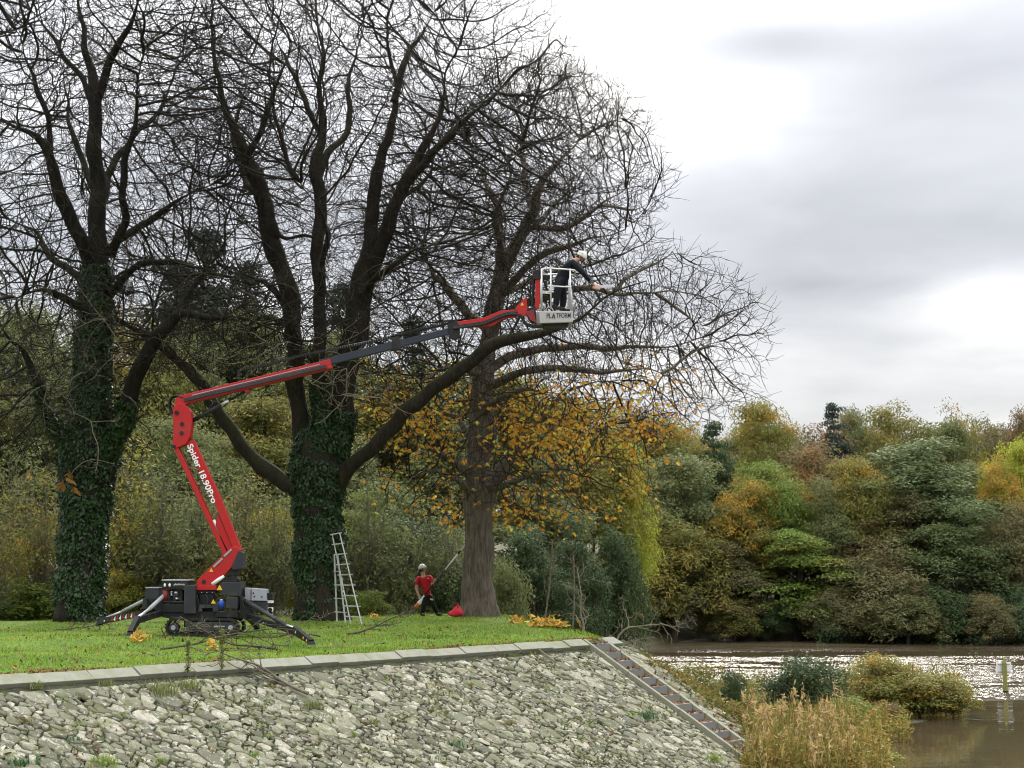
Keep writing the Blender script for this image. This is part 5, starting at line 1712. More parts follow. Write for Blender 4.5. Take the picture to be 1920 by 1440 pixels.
# main boom: red base section, slate sections, red jib
B0, B1 = np.array((331, 751.0)), np.array((620, 684.0))
boom = MB().prism([(327, 757), (330, 746), (336, 742), (619, 673), (623, 690), (352, 756), (345, 762)], LY, -.11, .11).build('base_boom', M_RED, lift, bevel=.012)
MB().bar((345, 750), (612, 686.5), 6.5, LY, -.155, -.112).build('cable_tray', M_DGREY, boom, bevel=.006)
MB().bar((360, 741), (600, 683), 1.6, LY, -.119, -.111).build('scuff_strip', M_GREY, boom)
MB().prism([(450, 724), (462, 722), (468, 734), (461, 737)], LY, -.07, .07).build('cylinder_bracket', M_RED, boom)
bc0, bc1 = at(359, 790, LY), at(465, 731, LY)
bc = MB().tube([bc0, bc0 + (bc1 - bc0) * .52], .052, 12).build('boom_cylinder', M_BLK, lift, True)
MB().tube([bc0 + (bc1 - bc0) * .52, bc0 + (bc1 - bc0) * .66], .036, 12).build('rod', M_STEEL, bc, True)
MB().tube([bc0 + (bc1 - bc0) * .66, bc1], .03, 12).build('rod_end', M_BLK, bc, True)
# energy chain lying over the boom
ch = catmull(np.array([at(448, 712, LY - .05), at(449, 697, LY - .05), at(458, 692, LY - .05), at(500, 684, LY - .05), (at(560, 668, LY - .05)), at(612, 657, LY - .05), at(700, 640, LY - .05), at(790, 616, LY - .05), at(850, 600, LY - .05)]), .055)
ec = MB()
for q in range(len(ch) - 1):
    d = ch[q + 1] - ch[q]; a = -math.atan2(d[2], d[0])
    ec.box((ch[q] + ch[q + 1]) / 2, (np.linalg.norm(d) * .8, .10, .055), Matrix.Rotation(a, 3, 'Y'))
ec.build('energy_chain', M_BLK, lift)
s1 = MB().bar((600, 681), (760, 641), 13.5, LY, -.085, .085).build('boom_section', M_BOOM, lift, bevel=.01)
s2 = MB().bar((745, 645), (842, 620.5), 11.5, LY, -.07, .07).build('boom_section', M_BOOM, lift, bevel=.01)
MB().prism([(733, 630), (748, 627), (752, 654), (737, 657)], LY, -.10, .10).build('collar', M_BLK, s1, bevel=.006)
MB().bar((610, 657), (740, 631), 4.0, LY, -.04, .05).build('chain_tray', M_GREY, s1)
MB().bar((745, 630), (850, 604), 3.6, LY, -.04, .05).build('chain_tray', M_DGREY, s2)
pr('jib_joint', [(838, 608), (856, 600), (862, 612), (862, 630), (854, 637), (843, 632)], -.10, .10, M_BLK)
jib = pr('jib', [(856, 603), (905, 596), (940, 582), (968, 580), (976, 590), (968, 594), (944, 596), (922, 611), (906, 612), (862, 614)], -.075, .075, M_RED)
hs = MB()
for k in range(3):
    yo = LY - .09 - k * .02
    hs.tube(catmull(np.array([at(850, 612 + k * 2, yo), at(905, 604 + k * 2, yo), at(935, 592 + k * 2, yo), at(962, 585 + k * 2, yo), at(978, 592 + k * 2, yo), at(985, 605 + k, yo), at(1000, 611 + k, yo), at(1020, 612, yo)]), .05), .026, 6)
hs.build('jib_hoses', M_BLK, lift)
pl = pr('guard_plate', [(966, 577), (987, 556), (989, 594), (972, 588)], -.12, -.09, M_RED, bevel=.004)
MB().prism(tri(979, 570, 3.4), LY, -.126, -.121).build('warning_triangle', M_YEL, pl)
pr('rotator', [(990, 578), (1004, 574), (1006, 604), (998, 606), (990, 596)], -.12, .12, M_BLK)
pr('rotator_link', [(986, 586), (1000, 580), (1006, 606), (994, 600)], -.16, .16, M_DARKRED)
mast = pr('basket_mast', [(1004, 524), (1012.5, 523), (1012, 578), (1003, 579)], -.07, .07, M_RED)
pr('mast_motor', [(1000, 510), (1004, 505), (1013, 505), (1014, 520), (1012, 524), (1001, 523)], -.10, .10, M_BLK)
MB().tube(catmull(np.array([at(1010, 510, LY - .12), at(1018, 503, LY - .14), at(1024, 512, LY - .16), at(1021, 530, LY - .16)]), .04), .012, 6).build('mast_hose', M_BLK, lift)
MB().tube([at(1001, 526, LY + .05), at(998, 575, LY + .05)], .035, 8).build('mast_cylinder', M_BLK, lift)

# --- basket
BY = 37.1
yb0, yb1 = -.36, .42
tray = MB().prism([(1011, 583), (1074, 583), (1074, 604), (1012, 606)], BY, yb0, yb1).build('basket_tray', M_TRAY, lift, bevel=.015)
MB().prism([(1016, 606.2), (1068, 604.5), (1060, 612), (1020, 612)], BY, yb0 + .1, yb1 - .1).build('underframe', M_BLK, tray)
pr('basket_bracket', [(1006, 586), (1012, 584), (1012, 608), (1003, 606)], -.14, .14, M_TRAY, Y=BY)
A_ = text_on('PL', (1025, 592), (1033.5, 591.8), 9, BY + yb0 - .004, M_DTXT, tray, bold=.012)
MB().prism([(1034, 597), (1038.2, 586.5), (1041.5, 597), (1039, 597), (1038, 592.5), (1036, 597)], BY, yb0 - .008, yb0 - .002).build('lettering', M_DTXT, tray)
text_on('TFORM', (1043, 591.7), (1070, 591.2), 9, BY + yb0 - .004, M_DTXT, tray, bold=.012)


def pipe(pts, r=.02, name='rail'):
    MB().tube(pts, r, 8).build(name, M_ALU, lift, True)


def bp(x, y, d): return at(x, y, BY) + np.array((0, d, 0))


fr, bk = yb0 + .02, yb1 - .02
for (x, d) in ((1015, fr), (1032, fr), (1068, fr), (1015, bk), (1045, bk), (1068, bk)):
    pipe([bp(x + .3, 584, d), bp(x, 509, d)], .02, 'post')
q = [bp(1021, 508, fr), bp(1071, 511, fr)]
pipe(catmull(np.array([bp(1015, 516, fr), bp(1017, 510, fr), bp(1023, 508, fr), bp(1050, 509.5, fr), bp(1071, 511, fr), bp(1078, 512, fr + .05), bp(1079, 511, (fr + bk) / 2), bp(1076, 510, bk - .03), bp(1069, 508.5, bk), bp(1040, 508, bk), bp(1020, 508, bk), bp(1015, 513, bk)]), .05), .02, 'top_rail')
pipe([bp(1015, 508 + 8, fr), bp(1015, 516, bk)], .018)
pipe([bp(1027, 541, fr), bp(1071, 543, fr)], .018)
pipe([bp(1015, 541, bk), bp(1071, 543, bk)], .018)
pipe([bp(1015, 519, fr), bp(1032, 520, fr)], .016)
pipe([bp(1016, 554, fr), bp(1032, 555, fr)], .016)
pipe([bp(1070, 545, fr), bp(1070.5, 544, bk)], .016)
for d in np.linspace(fr + .08, bk - .08, 4):
    pipe([bp(1072, 583, d), bp(1071, 545, d)], .012, 'baluster')
pr('basket_console', [(1018, 512), (1028, 512), (1029, 522), (1018, 522)], .05, .3, M_BLK, Y=BY)

# ================================================================ people
M_SKIN = paint_mat('skin', (0.42, 0.24, 0.17), 0.55, 0.0)
M_TEE = paint_mat('red cotton', (0.42, 0.012, 0.018), 0.85, 0.05, 0, (0.2, 0.02, 0.02), 8, 0.3)
M_TROU = paint_mat('black work cloth', (0.008, 0.008, 0.009), 0.9, 0.1, 0, (0.05, 0.045, 0.035), 8, 0.3)
M_NAVY = paint_mat('dark navy cloth', (0.005, 0.0055, 0.010), 0.9, 0.05, 0, (0.03, 0.03, 0.035), 8, 0.3)
M_HELM = paint_mat('cream helmet', (0.66, 0.63, 0.55), 0.35, 0.08)
M_BOOT = paint_mat('dark boot', (0.02, 0.017, 0.014), 0.7, 0.3)
M_HAIR = paint_mat('dark hair', (0.03, 0.02, 0.013), 0.7, 0.0)
M_HIVIS = paint_mat('reflective patch', (0.55, 0.62, 0.22), 0.5, 0.1)
M_ORANGE = paint_mat('saw orange', (0.62, 0.14, 0.025), 0.4, 0.1)
M_GLOVE = paint_mat('grey glove', (0.06, 0.06, 0.065), 0.8, 0.1)


def skinned(name, chains, mat, parent, sub=2, root=0):
    """chains: lists of (xyz, radius or (rx, ry)); equal points are welded -> ONE continuous skin surface"""
    vs, rs, ed, key = [], [], [], {}
    for ch in chains:
        prev = None
        for p, r in ch:
            k = tuple(round(float(c), 4) for c in p)
            if k not in key:
                key[k] = len(vs); vs.append(tuple(float(c) for c in p)); rs.append(r if isinstance(r, tuple) else (r, r))
            i = key[k]
            if prev is not None and prev != i: ed.append((prev, i))
            prev = i
    me = bpy.data.meshes.new(name); me.from_pydata(vs, ed, [])
    ob = bpy.data.objects.new('tmp', me); COL.objects.link(ob)
    ob.modifiers.new('s', 'SKIN').use_smooth_shade = True
    sd = me.skin_vertices[0].data
    for i, r in enumerate(rs): sd[i].radius = r
    for i in range(len(rs)): sd[i].use_root = (i == root)
    m = ob.modifiers.new('u', 'SUBSURF'); m.levels = sub; m.render_levels = sub
    dg = bpy.context.evaluated_depsgraph_get(); dg.update()
    out = bpy.data.meshes.new_from_object(ob.evaluated_get(dg)); out.name = name
    bpy.data.objects.remove(ob)
    for p in out.polygons: p.use_smooth = True
    out.materials.clear()
    return mesh_obj(name, out, mat, parent)


def hand_chains(w, d, side, up, curl=0.5, s=1.0):
    """palm and five fingers from wrist w along d; fingers bend towards `up`"""
    w, d, side, up = (np.array(v, float) for v in (w, d, side, up))
    d /= np.linalg.norm(d); side /= np.linalg.norm(side); up /= np.linalg.norm(up)
    palm = w + d * .055 * s
    kn = w + d * .09 * s
    out = [[(w, .026 * s), (palm, (.038 * s, .02 * s)), (kn, (.036 * s, .016 * s))]]
    for k, (off, l) in enumerate(((-.030, .070), (-.010, .080), (.010, .076), (.029, .060))):
        b = kn + side * off * s
        t1 = b + (d * math.cos(curl) + up * math.sin(curl)) * l * .5 * s
        t2 = t1 + (d * math.cos(curl * 2.3) + up * math.sin(curl * 2.3)) * l * .5 * s
        out.append([(palm, (.038 * s, .02 * s)), (b, .0095 * s), (t1, .009 * s), (t2, .008 * s)])
    b = w + d * .03 * s - side * .032 * s
    out.append([(palm, (.038 * s, .02 * s)), (b, .012 * s), (b + (d * .6 - side * .5 + up * .5) * .04 * s, .0105 * s), (b + (d * .8 + up * .7) * .065 * s, .009 * s)])
    return out


def head_chains(neck, c, look, r=.1):
    """neck to skull to face; look = direction of the face"""
    neck, c, look = (np.array(v, float) for v in (neck, c, look)); look /= np.linalg.norm(look)
    upv = np.array((0, 0, 1.0)); upv = upv - look * (upv @ look); upv /= np.linalg.norm(upv)
    crown = c + upv * .075 - look * .015
    face = c + look * .045 - upv * .03
    chin = c + look * .055 - upv * .085
    return [[(neck, .068), (c - look * .01 - upv * .03, (.085, .088)), (crown, (.085, .08))],
            [(c - look * .01 - upv * .03, (.085, .088)), (face, (.06, .065)), (chin, (.035, .035))]], upv


def face_and_helmet(root, c, look, upv, tilt=0.0):
    look = np.array(look, float) / np.linalg.norm(look)
    sd = np.cross(look, upv)
    nose = c + look * .118 - upv * .025
    MB().sphere(nose, .02, 8, 6, (1, 1, 1.3)).build('nose', M_SKIN, root, True)
    for s in (-1, 1):
        MB().sphere(c + look * .10 + sd * s * .034 + upv * .008, .011, 8, 6).build('eye', M_HAIR, root, True)
        MB().sphere(c - look * .005 + sd * s * .092 - upv * .02, .026, 8, 6, (.7, .7, 1.2)).build('ear', M_SKIN, root, True)
    MB().tube([c + look * .102 + sd * -.025 - upv * .066, c + look * .112 - upv * .068, c + look * .102 + sd * .025 - upv * .066], .006, 6).build('mouth', M_DARKRED, root)
    # beard and hair below the helmet rim
    MB().sphere(c - look * .035 - upv * .03, .092, 12, 8, (1, 1, .9)).build('hair', M_HAIR, root, True)
    # helmet shell: dome with a short peak
    V, Fs = [], []
    nu, nv = 22, 8
    for j in range(nv + 1):
        th = (math.pi * .56) * j / nv
        for i in range(nu):
            ph = 2 * math.pi * i / nu
            f = math.cos(ph); rim = (j / nv) ** 4
            r = .128 * (1 + .06 * f + (.16 * rim * max(0, f) ** 2))
            p = c + upv * (.035 + r * math.cos(th) * 1.02 - .012 * rim * f) + look * (r * math.sin(th) * f - .012) + sd * (r * .93 * math.sin(th) * math.sin(ph))
            V.append(p)
    for j in range(nv):
        for i in range(nu):
            a, b = j * nu + i, j * nu + (i + 1) % nu
            Fs.append((a, b, b + nu, a + nu))
    me = MB().add(V, Fs)
    h = me.build('helmet', M_HELM, root, True)
    so = h.modifiers.new('t', 'SOLIDIFY'); so.thickness = .008
    for s in (-1, 1):
        for (f_, u_) in ((.03, .085), (-.045, .08), (-.01, .115)):
            MB().sphere(c + look * f_ + sd * s * .112 * (1 - .9 * max(0, u_ - .085)) + upv * u_, .014, 8, 5, (1, 1, .6)).build('vent', M_HAIR, h)
        MB().tube([c + look * .03 + sd * s * .112 + upv * .03, c + look * .035 + sd * s * .085 - upv * .05, c + look * .055 - upv * .112], .007, 6).build('chin_strap', M_BLK, h)


def limbs_to(a, b, c, ra, rb, rc):
    a, b, c = (np.array(v, float) for v in (a, b, c))
    return [(a, ra), ((a + b) / 2, (ra + rb) / 2 * 1.03), (b, rb), (b + (c - b) * .3, rb * 1.0), ((b + c) / 2 + (c - b) * .1, (rb + rc) / 2), (c, rc)]


# ---- worker in red on the lawn, pole saw in both hands
RY = 51.0
gz = lambda x, y: float(lawn_z(np.array([[x]]), np.array([[y]]))[0, 0])
rp = lambda x, y, d=0.0: at(x, y, RY) + np.array((0, d, 0))
fL, fR = rp(792, 1156, -.05), rp(820, 1154, .12)
fz = gz(fL[0], RY)
man = thing('person', (rp(803, 1156)[0], RY, fz), 'worker in red t-shirt and white helmet holding a pole saw, looking up', 'person')
dz = fz - fL[2]
hipc = rp(802, 1118); chest = rp(797, 1091, -.02); neck = rp(793, 1078, -.02); headc = rp(792.5, 1066.5, -.03)
shL, shR = rp(783.5, 1083, -.06), rp(807.5, 1080.5, -.02)
elL, wrL = rp(781, 1103.5, -.14), rp(787.5, 1120, -.28)
elR, wrR = rp(812, 1098, -.22), rp(814.5, 1090.5, -.36)
hpL, hpR = rp(797.5, 1119, -.02), rp(806.5, 1119, .03)
knL, knR = rp(795, 1137, -.10), rp(813, 1136, -.02)
anL, anR = fL + np.array((0, 0, dz + .08)), fR + np.array((0, 0, (gz(fR[0], RY + .1) - fR[2]) + .08))
look = np.array((.82, -.32, .38))
hc, upv = head_chains(neck, headc, look)
pole_a, pole_b = rp(797, 1116, -.38), rp(867, 1028, -.05)
pd = (pole_b - pole_a) / np.linalg.norm(pole_b - pole_a)
torso = [(hipc, (.10, .08)), ((hipc + chest) / 2, (.10, .08)), (chest, (.165, .12)), (neck - np.array((0, 0, .05)), (.10, .085)), (neck, .068)]
body = [torso] + hc
body += [[(chest, (.165, .12))] + limbs_to(shL, elL, wrL, .062, .046, .028), [(chest, (.165, .12))] + limbs_to(shR, elR, wrR, .062, .046, .028)]
body += [[(hipc, (.10, .08))] + limbs_to(hpL, knL, anL, .095, .066, .045) + [(anL + np.array((.03, -.06, -.03)), .03)],
         [(hipc, (.10, .08))] + limbs_to(hpR, knR, anR, .095, .066, .045) + [(anR + np.array((.05, -.05, -.03)), .03)]]
body += hand_chains(wrL, (.25, -.45, -.75), (.9, .2, .2), (.4, -.6, .5), .9)
body += hand_chains(wrR, (.35, -.25, .6), np.cross(pd, (0, 1, 0)), (.3, -.9, .2), .9)
bd = skinned('body', body, M_SKIN, man)
tee = [[(hipc + np.array((0, 0, -.02)), (.185, .14)), ((hipc + chest) / 2, (.178, .135)), (chest, (.195, .145)), (neck - np.array((0, 0, .06)), (.12, .10))],
       [(chest, (.195, .145)), (shL, .088), (shL + (elL - shL) * .45, .083), (shL + (elL - shL) * .72, .082)],
       [(chest, (.195, .145)), (shR, .088), (shR + (elR - shR) * .45, .083), (shR + (elR - shR) * .8, .08)]]
skinned('t_shirt', tee, M_TEE, man)
MB().box((chest + shR) / 2 + np.array((.02, -.155, .03)), (.05, .004, .02)).build('chest_print', M_WHITE, man)
tr = [[(hipc + np.array((0, 0, .12)), (.15, .12)), (hipc, (.17, .125)), (hpL, .115), ((hpL + knL) / 2, .105), (knL, .085), ((knL + anL) / 2, .08), (anL + np.array((0, 0, .02)), .078)],
      [(hipc, (.17, .125)), (hpR, .115), ((hpR + knR) / 2, .105), (knR, .085), ((knR + anR) / 2, .08), (anR + np.array((0, 0, .02)), .078)]]
skinned('trousers', tr, M_TROU, man)
pt = hpR + (knR - hpR) * .28
MB().box(pt + np.array((.02, -.115, 0)), (.11, .012, .05), Matrix.Rotation(.2, 3, 'Y')).build('reflective_patch', M_HIVIS, man, bevel=.004)
for an, dr in ((anL, (.06, -.13)), (anR, (.11, -.11))):
    skinned('boot', [[(an + np.array((0, 0, .12)), .07), (an + np.array((-.02, .02, .0)), .07), (an + np.array((0, 0, -.03)), (.065, .06)), (an + np.array((dr[0] * .7, dr[1] * .7, -.04)), (.05, .042)), (an + np.array((dr[0] * 1.3, dr[1] * 1.3, -.045)), (.045, .035))]], M_BOOT, man, 1)
face_and_helmet(man, headc, look, upv)

saw = thing('pole_saw', tuple(pole_a), 'long pole saw with orange motor in the hands of the red-shirted worker', 'pole saw')
m0 = rp(778.5, 1141, -.33); m1 = rp(788, 1129, -.36)
skinned('motor_housing', [[(m0, (.085, .075)), (m0 + (m1 - m0) * .55, (.09, .08)), (m1, (.05, .05))]], M_ORANGE, saw, 2)
skinned('white_cover', [[(m1 + (m0 - m1) * .25, (.085, .078)), (m1, (.075, .07)), (m1 + (pole_a - m1) * .5, (.04, .035)), (pole_a, .028)]], M_WHITE, saw, 2)
MB().tube([m1, wrL + np.array((.03, -.06, -.05)), (m1 + pole_a) / 2 + np.array((.05, -.02, .03)), pole_a], .017, 8).build('rear_handle', M_BLK, saw)
MB().tube([pole_a, pole_a + (pole_b - pole_a) * .54], .024, 10).build('grip_tube', M_BLK, saw, True)
MB().tube([pole_a + (pole_b - pole_a) * .54, pole_a + (pole_b - pole_a) * .90], .022, 10).build('shaft', M_WHITE, saw, True)
MB().tube([pole_a + (pole_b - pole_a) * .88, pole_a + (pole_b - pole_a) * .95], .034, 10).build('gear_head', M_BLK, saw, True)
g0 = pole_a + (pole_b - pole_a) * .95
MB().box(g0 + pd * .13, (.30, .012, .06), Matrix.Rotation(-math.atan2(pd[2], pd[0]), 3, 'Y')).build('guide_bar', M_STEEL, saw, bevel=.004)

# ---- worker in dark clothes in the basket
WY = BY + .03
wp = lambda x, y, d=0.0: at(x, y, WY) + np.array((0, d, 0))
floor_z = at(1040, 583.2, BY)[2]
w2 = thing('person', (wp(1047, 583)[0], WY, floor_z), 'worker in dark clothes and white helmet leaning out of the basket', 'person')
hipc = wp(1052, 530); mid = wp(1057, 513); chest = wp(1067, 499, .0); neck = wp(1079, 490, -.01); headc = wp(1089.5, 482.5, -.02)
shN, shF = wp(1073, 494, -.17), wp(1075, 493, .16)
elN, wrN = wp(1091, 513, -.22), wp(1106, 530, -.16)
elF, wrF = wp(1094, 508, .18), wp(1112, 532, .05)
hpN, hpF = wp(1048, 533, -.09), wp(1054, 533, .09)
knN, knF = wp(1044, 556, -.13), wp(1057, 556, .09)
anN = np.array((wp(1042, 577)[0], WY - .13, floor_z + .09)); anF = np.array((wp(1055, 577)[0], WY + .09, floor_z + .09))
look = np.array((.78, -.22, -.42))
hc, upv = head_chains(neck, headc, look)
body = [[(hipc, (.10, .08)), (mid, (.09, .08)), (chest, (.11, .12)), (neck - np.array((.04, 0, .0)), (.08, .09)), (neck, .068)]] + hc
body += [[(chest, (.11, .12))] + limbs_to(shN, elN, wrN, .06, .046, .028), [(chest, (.11, .12))] + limbs_to(shF, elF, wrF, .06, .046, .028)]
body += [[(hipc, (.10, .08))] + limbs_to(hpN, knN, anN, .095, .066, .045) + [(anN + np.array((.07, -.01, -.03)), .03)],
         [(hipc, (.10, .08))] + limbs_to(hpF, knF, anF, .095, .066, .045) + [(anF + np.array((.07, .01, -.03)), .03)]]
body += hand_chains(wrN, (.8, .1, -.5), (.3, .8, .4), (.2, .6, -.6), .8)
body += hand_chains(wrF, (.8, -.1, -.5), (.3, -.8, .4), (.2, -.6, -.6), .8)
skinned('body', body, M_SKIN, w2)
jk = [[(hipc + np.array((-.01, 0, -.10)), (.17, .15)), (hipc + np.array((-.01, 0, .0)), (.18, .155)), (mid, (.17, .155)), (chest, (.165, .20)), (neck - np.array((.07, 0, .01)), (.10, .11))],
      [(chest, (.165, .20)), (shN, .085), ((shN + elN) / 2, .08), (elN, .07), ((elN + wrN) / 2, .06), (wrN, .048)],
      [(chest, (.165, .20)), (shF, .085), ((shF + elF) / 2, .08), (elF, .07), ((elF + wrF) / 2, .06), (wrF, .048)]]
skinned('jacket', jk, M_NAVY, w2)
tr = [[(mid, (.15, .13)), (hipc, (.165, .14)), (hpN, .115), ((hpN + knN) / 2, .105), (knN, .088), ((knN + anN) / 2, .085), (anN, .08)],
      [(hipc, (.165, .14)), (hpF, .115), ((hpF + knF) / 2, .105), (knF, .088), ((knF + anF) / 2, .085), (anF, .08)]]
skinned('trousers', tr, M_NAVY, w2)
for an in (anN, anF):
    skinned('boot', [[(an + np.array((0, 0, .12)), .07), (an + np.array((-.02, 0, .0)), .07), (an + np.array((0, 0, -.03)), (.065, .06)), (an + np.array((.10, 0, -.045)), (.05, .04)), (an + np.array((.19, 0, -.05)), (.045, .034))]], M_BOOT, w2, 1)
for wr_, dd in ((wrN, (.8, .1, -.5)), (wrF, (.8, -.1, -.5))):
    d_ = np.array(dd) / np.linalg.norm(dd)
    skinned('glove', [[(wr_ - d_ * .03, .042), (wr_ + d_ * .04, (.05, .035)), (wr_ + d_ * .10, (.046, .03))]], M_GLOVE, w2, 1)
face_and_helmet(w2, headc, look, upv)

cs = thing('chainsaw', tuple(wp(1120, 540, -.06)), 'small white and orange chainsaw in the gloved hands of the basket worker', 'chainsaw')
c0 = wp(1117, 538, -.06)
mb = MB(); mb.box(c0 + np.array((.02, 0, -.01)), (.20, .12, .13), Matrix.Rotation(.25, 3, 'Y')); mb.build('housing', paint_mat('saw pale pink', (0.62, 0.40, 0.33), .45, .1), cs, bevel=.03)
mb = MB(); mb.box(c0 + np.array((-.03, 0, .055)), (.12, .10, .05), Matrix.Rotation(.25, 3, 'Y')); mb.build('top_cover', M_WHITE, cs, bevel=.015)
MB().tube(catmull(np.array([c0 + np.array((-.09, 0, .0)), c0 + np.array((-.10, 0, .09)), c0 + np.array((-.02, 0, .13)), c0 + np.array((.07, 0, .07))]), .03), .014, 8).build('handle', M_BLK, cs)
MB().box(c0 + np.array((.25, .0, .0)), (.30, .012, .065), Matrix.Rotation(-.05, 3, 'Y')).build('guide_bar', M_STEEL, cs, bevel=.004)

# ================================================================ ladder, bag, marker post
M_LADDER = paint_mat('dull ladder aluminium', (0.40, 0.40, 0.36), 0.5, 0.35, 0.3)
lad = thing('ladder', tuple(at(668, 1167, 44.2)), 'aluminium ladder leaning on the stout ivy-covered trunk', 'ladder')
bz = lambda x, Y: np.array((at(x, 1160, Y)[0], Y, gz(at(x, 1160, Y)[0], Y)))
R0, R1 = bz(679, 43.9), at(637, 1000, 45.0)
L0, L1 = bz(658, 44.3), at(623, 1003, 45.25)


def rail(a, b, name, w=.06, d=.028):
    a, b = Vector(a), Vector(b); ax = (b - a).normalized(); sd = Vector((1, 0, 0)); sd = (sd - ax * sd.dot(ax)).normalized(); up = ax.cross(sd)
    V = [p + sd * i * d / 2 + up * j * w / 2 for p in (a, b) for (i, j) in ((-1, -1), (1, -1), (1, 1), (-1, 1))]
    return MB().add(V, [(0, 1, 2, 3), (7, 6, 5, 4), (0, 4, 5, 1), (1, 5, 6, 2), (2, 6, 7, 3), (3, 7, 4, 0)]).build(name, M_LADDER, lad, bevel=.004)


rail(R0, R1, 'side_rail', .06, .035); rail(L0, L1, 'side_rail', .06, .035)
for k in range(9):
    f = .085 + k * .115
    a, b = L0 + (L1 - L0) * f, R0 + (R1 - R0) * f
    MB().box((a + b) / 2, (np.linalg.norm(b - a), .03, .035), Matrix.Rotation(-math.atan2((b - a)[2], (b - a)[0]), 3, 'Y')).build('rung', M_LADDER, lad, bevel=.005)
T0, T1 = bz(632, 44.9), at(627, 1040, 45.2)
U0, U1 = bz(648, 44.6), at(633, 1040, 45.1)
rail(T0, T1, 'rear_leg', .055, .045); rail(U0, U1, 'rear_leg', .055, .045)
for k in range(4):
    f = .15 + k * .2
    a, b = T0 + (T1 - T0) * f, U0 + (U1 - U0) * f
    MB().box((a + b) / 2, (np.linalg.norm(b - a), .03, .03), Matrix.Rotation(-math.atan2((b - a)[2], (b - a)[0]), 3, 'Y')).build('rear_rung', M_LADDER, lad)

bg_p = at(854, 1160, 49.0); bg_p[2] = gz(bg_p[0], 49.0)
bag = thing('bag', tuple(bg_p), 'bright red bag lying at the foot of the furrowed trunk', 'bag')
M_BAG = paint_mat('red bag fabric', (0.62, 0.03, 0.05), 0.6, 0.1, 0, (0.2, 0.03, 0.03), 6, 0.5)
V, Fs = [], []
for j in range(9):
    q = j / 8.0
    prof = [.0, .17, .215, .22, .20, .165, .12, .08, .02][j]
    for i in range(16):
        ph = 2 * math.pi * i / 16
        k = 1 + .16 * math.sin(3 * ph + 1.3 * j) + .10 * math.sin(7 * ph - 2 * j)
        V.append((bg_p[0] + prof * k * math.cos(ph) * 1.05 + .05 * q, 49.0 + prof * .75 * k * math.sin(ph), bg_p[2] + .36 * q ** 1.1 * (1 + .13 * math.cos(ph + 1)) + .01))
for j in range(8):
    for i in range(16):
        a, b = j * 16 + i, j * 16 + (i + 1) % 16
        Fs.append((a, b, b + 16, a + 16))
MB().add(V, Fs).build('sack', M_BAG, bag, True)
for s in (-1, 1):
    MB().tube(catmull(np.array([bg_p + np.array((-.09, -.08 * s, .30)), bg_p + np.array((-.06, -.05 * s, .46)), bg_p + np.array((.03, -.04 * s, .47)), bg_p + np.array((.08, -.07 * s, .30))]), .04), .014, 6).build('strap', M_DARKRED, bag)

PYd = 66.0
pp = at(1885, 1290, PYd); pp[2] = WATER
post = thing('marker_post', tuple(pp), 'greenish wooden post with a white board standing in the river', 'post')
M_POST = bark_mat('algae wood', (0.13, 0.14, 0.04), (0.30, 0.30, 0.10), 0.2, (0.16, 0.18, 0.05), 0.2, 0.4)
MB().tube([pp + np.array((0, 0, -.9)), pp + np.array((0, 0, .06))], .115, 12).build('wet_foot', M_BOOT, post)
MB().tube([pp + np.array((0, 0, .06)), pp + np.array((-.01, 0, 1.22)), pp + np.array((-.01, 0, 1.40))], [.10, .095, .03], 12).build('pole', M_POST, post)
MB().box(pp + np.array((0, .125, .99)), (.64, .03, .50)).build('board', M_WHITE, post, bevel=.008)
for s in (-1, 1):
    MB().box(pp + np.array((0, .105, .99 + .16 * s)), (.5, .02, .04)).build('batten', M_GREY, post)

# ================================================================ grass, weeds, reeds, leaves, branches
M_GRASS = leaf_mat('grass blade', (0.11, 0.225, 0.018), (0.25, 0.36, 0.04), (0.30, 0.28, 0.08), 0.38, 0.6)
M_WEED = leaf_mat('weed blade', (0.14, 0.19, 0.045), (0.20, 0.22, 0.07), (0.25, 0.20, 0.09), 0.35, 0.6)
M_DKWEED = leaf_mat('dark weed leaf', (0.03, 0.08, 0.02), (0.055, 0.12, 0.03), None, 0.25, 0.5)
M_REED = leaf_mat('reed blade', (0.30, 0.22, 0.075), (0.22, 0.20, 0.055), (0.15, 0.17, 0.05), 0.4, 0.6)
M_PLUME = leaf_mat('reed plume', (0.48, 0.36, 0.18), (0.42, 0.29, 0.12), None, 0.4, 0.8)
M_BANK = leaf_mat('bank herb leaf', (0.20, 0.20, 0.05), (0.28, 0.21, 0.055), (0.36, 0.20, 0.06), 0.4, 0.6)
M_MOSS = leaf_mat('creeping moss', (0.07, 0.085, 0.022), (0.12, 0.13, 0.035), (0.17, 0.10, 0.045), 0.2, 0.8)
M_BANK2 = leaf_mat('olive bank herb', (0.14, 0.165, 0.04), (0.21, 0.19, 0.055), (0.28, 0.18, 0.06), 0.4, 0.6)
M_LITTER = leaf_mat('fallen leaf', (0.15, 0.07, 0.035), (0.10, 0.045, 0.027), (0.30, 0.15, 0.04), 0.2, 0.7)
M_YLITTER = leaf_mat('yellow fallen leaf', (0.55, 0.36, 0.06), (0.48, 0.26, 0.05), (0.6, 0.46, 0.12), 0.3, 0.6)
M_PALETWIG = bark_mat('peeled branch', (0.09, 0.075, 0.05), (0.26, 0.22, 0.16), 0.25, (0.10, 0.11, 0.05), 0.6, 0.4, 14)
M_BROWNTWIG = bark_mat('cut branch', (0.045, 0.036, 0.026), (0.15, 0.125, 0.09), 0.3, (0.09, 0.10, 0.05), 0.6, 0.4, 14)


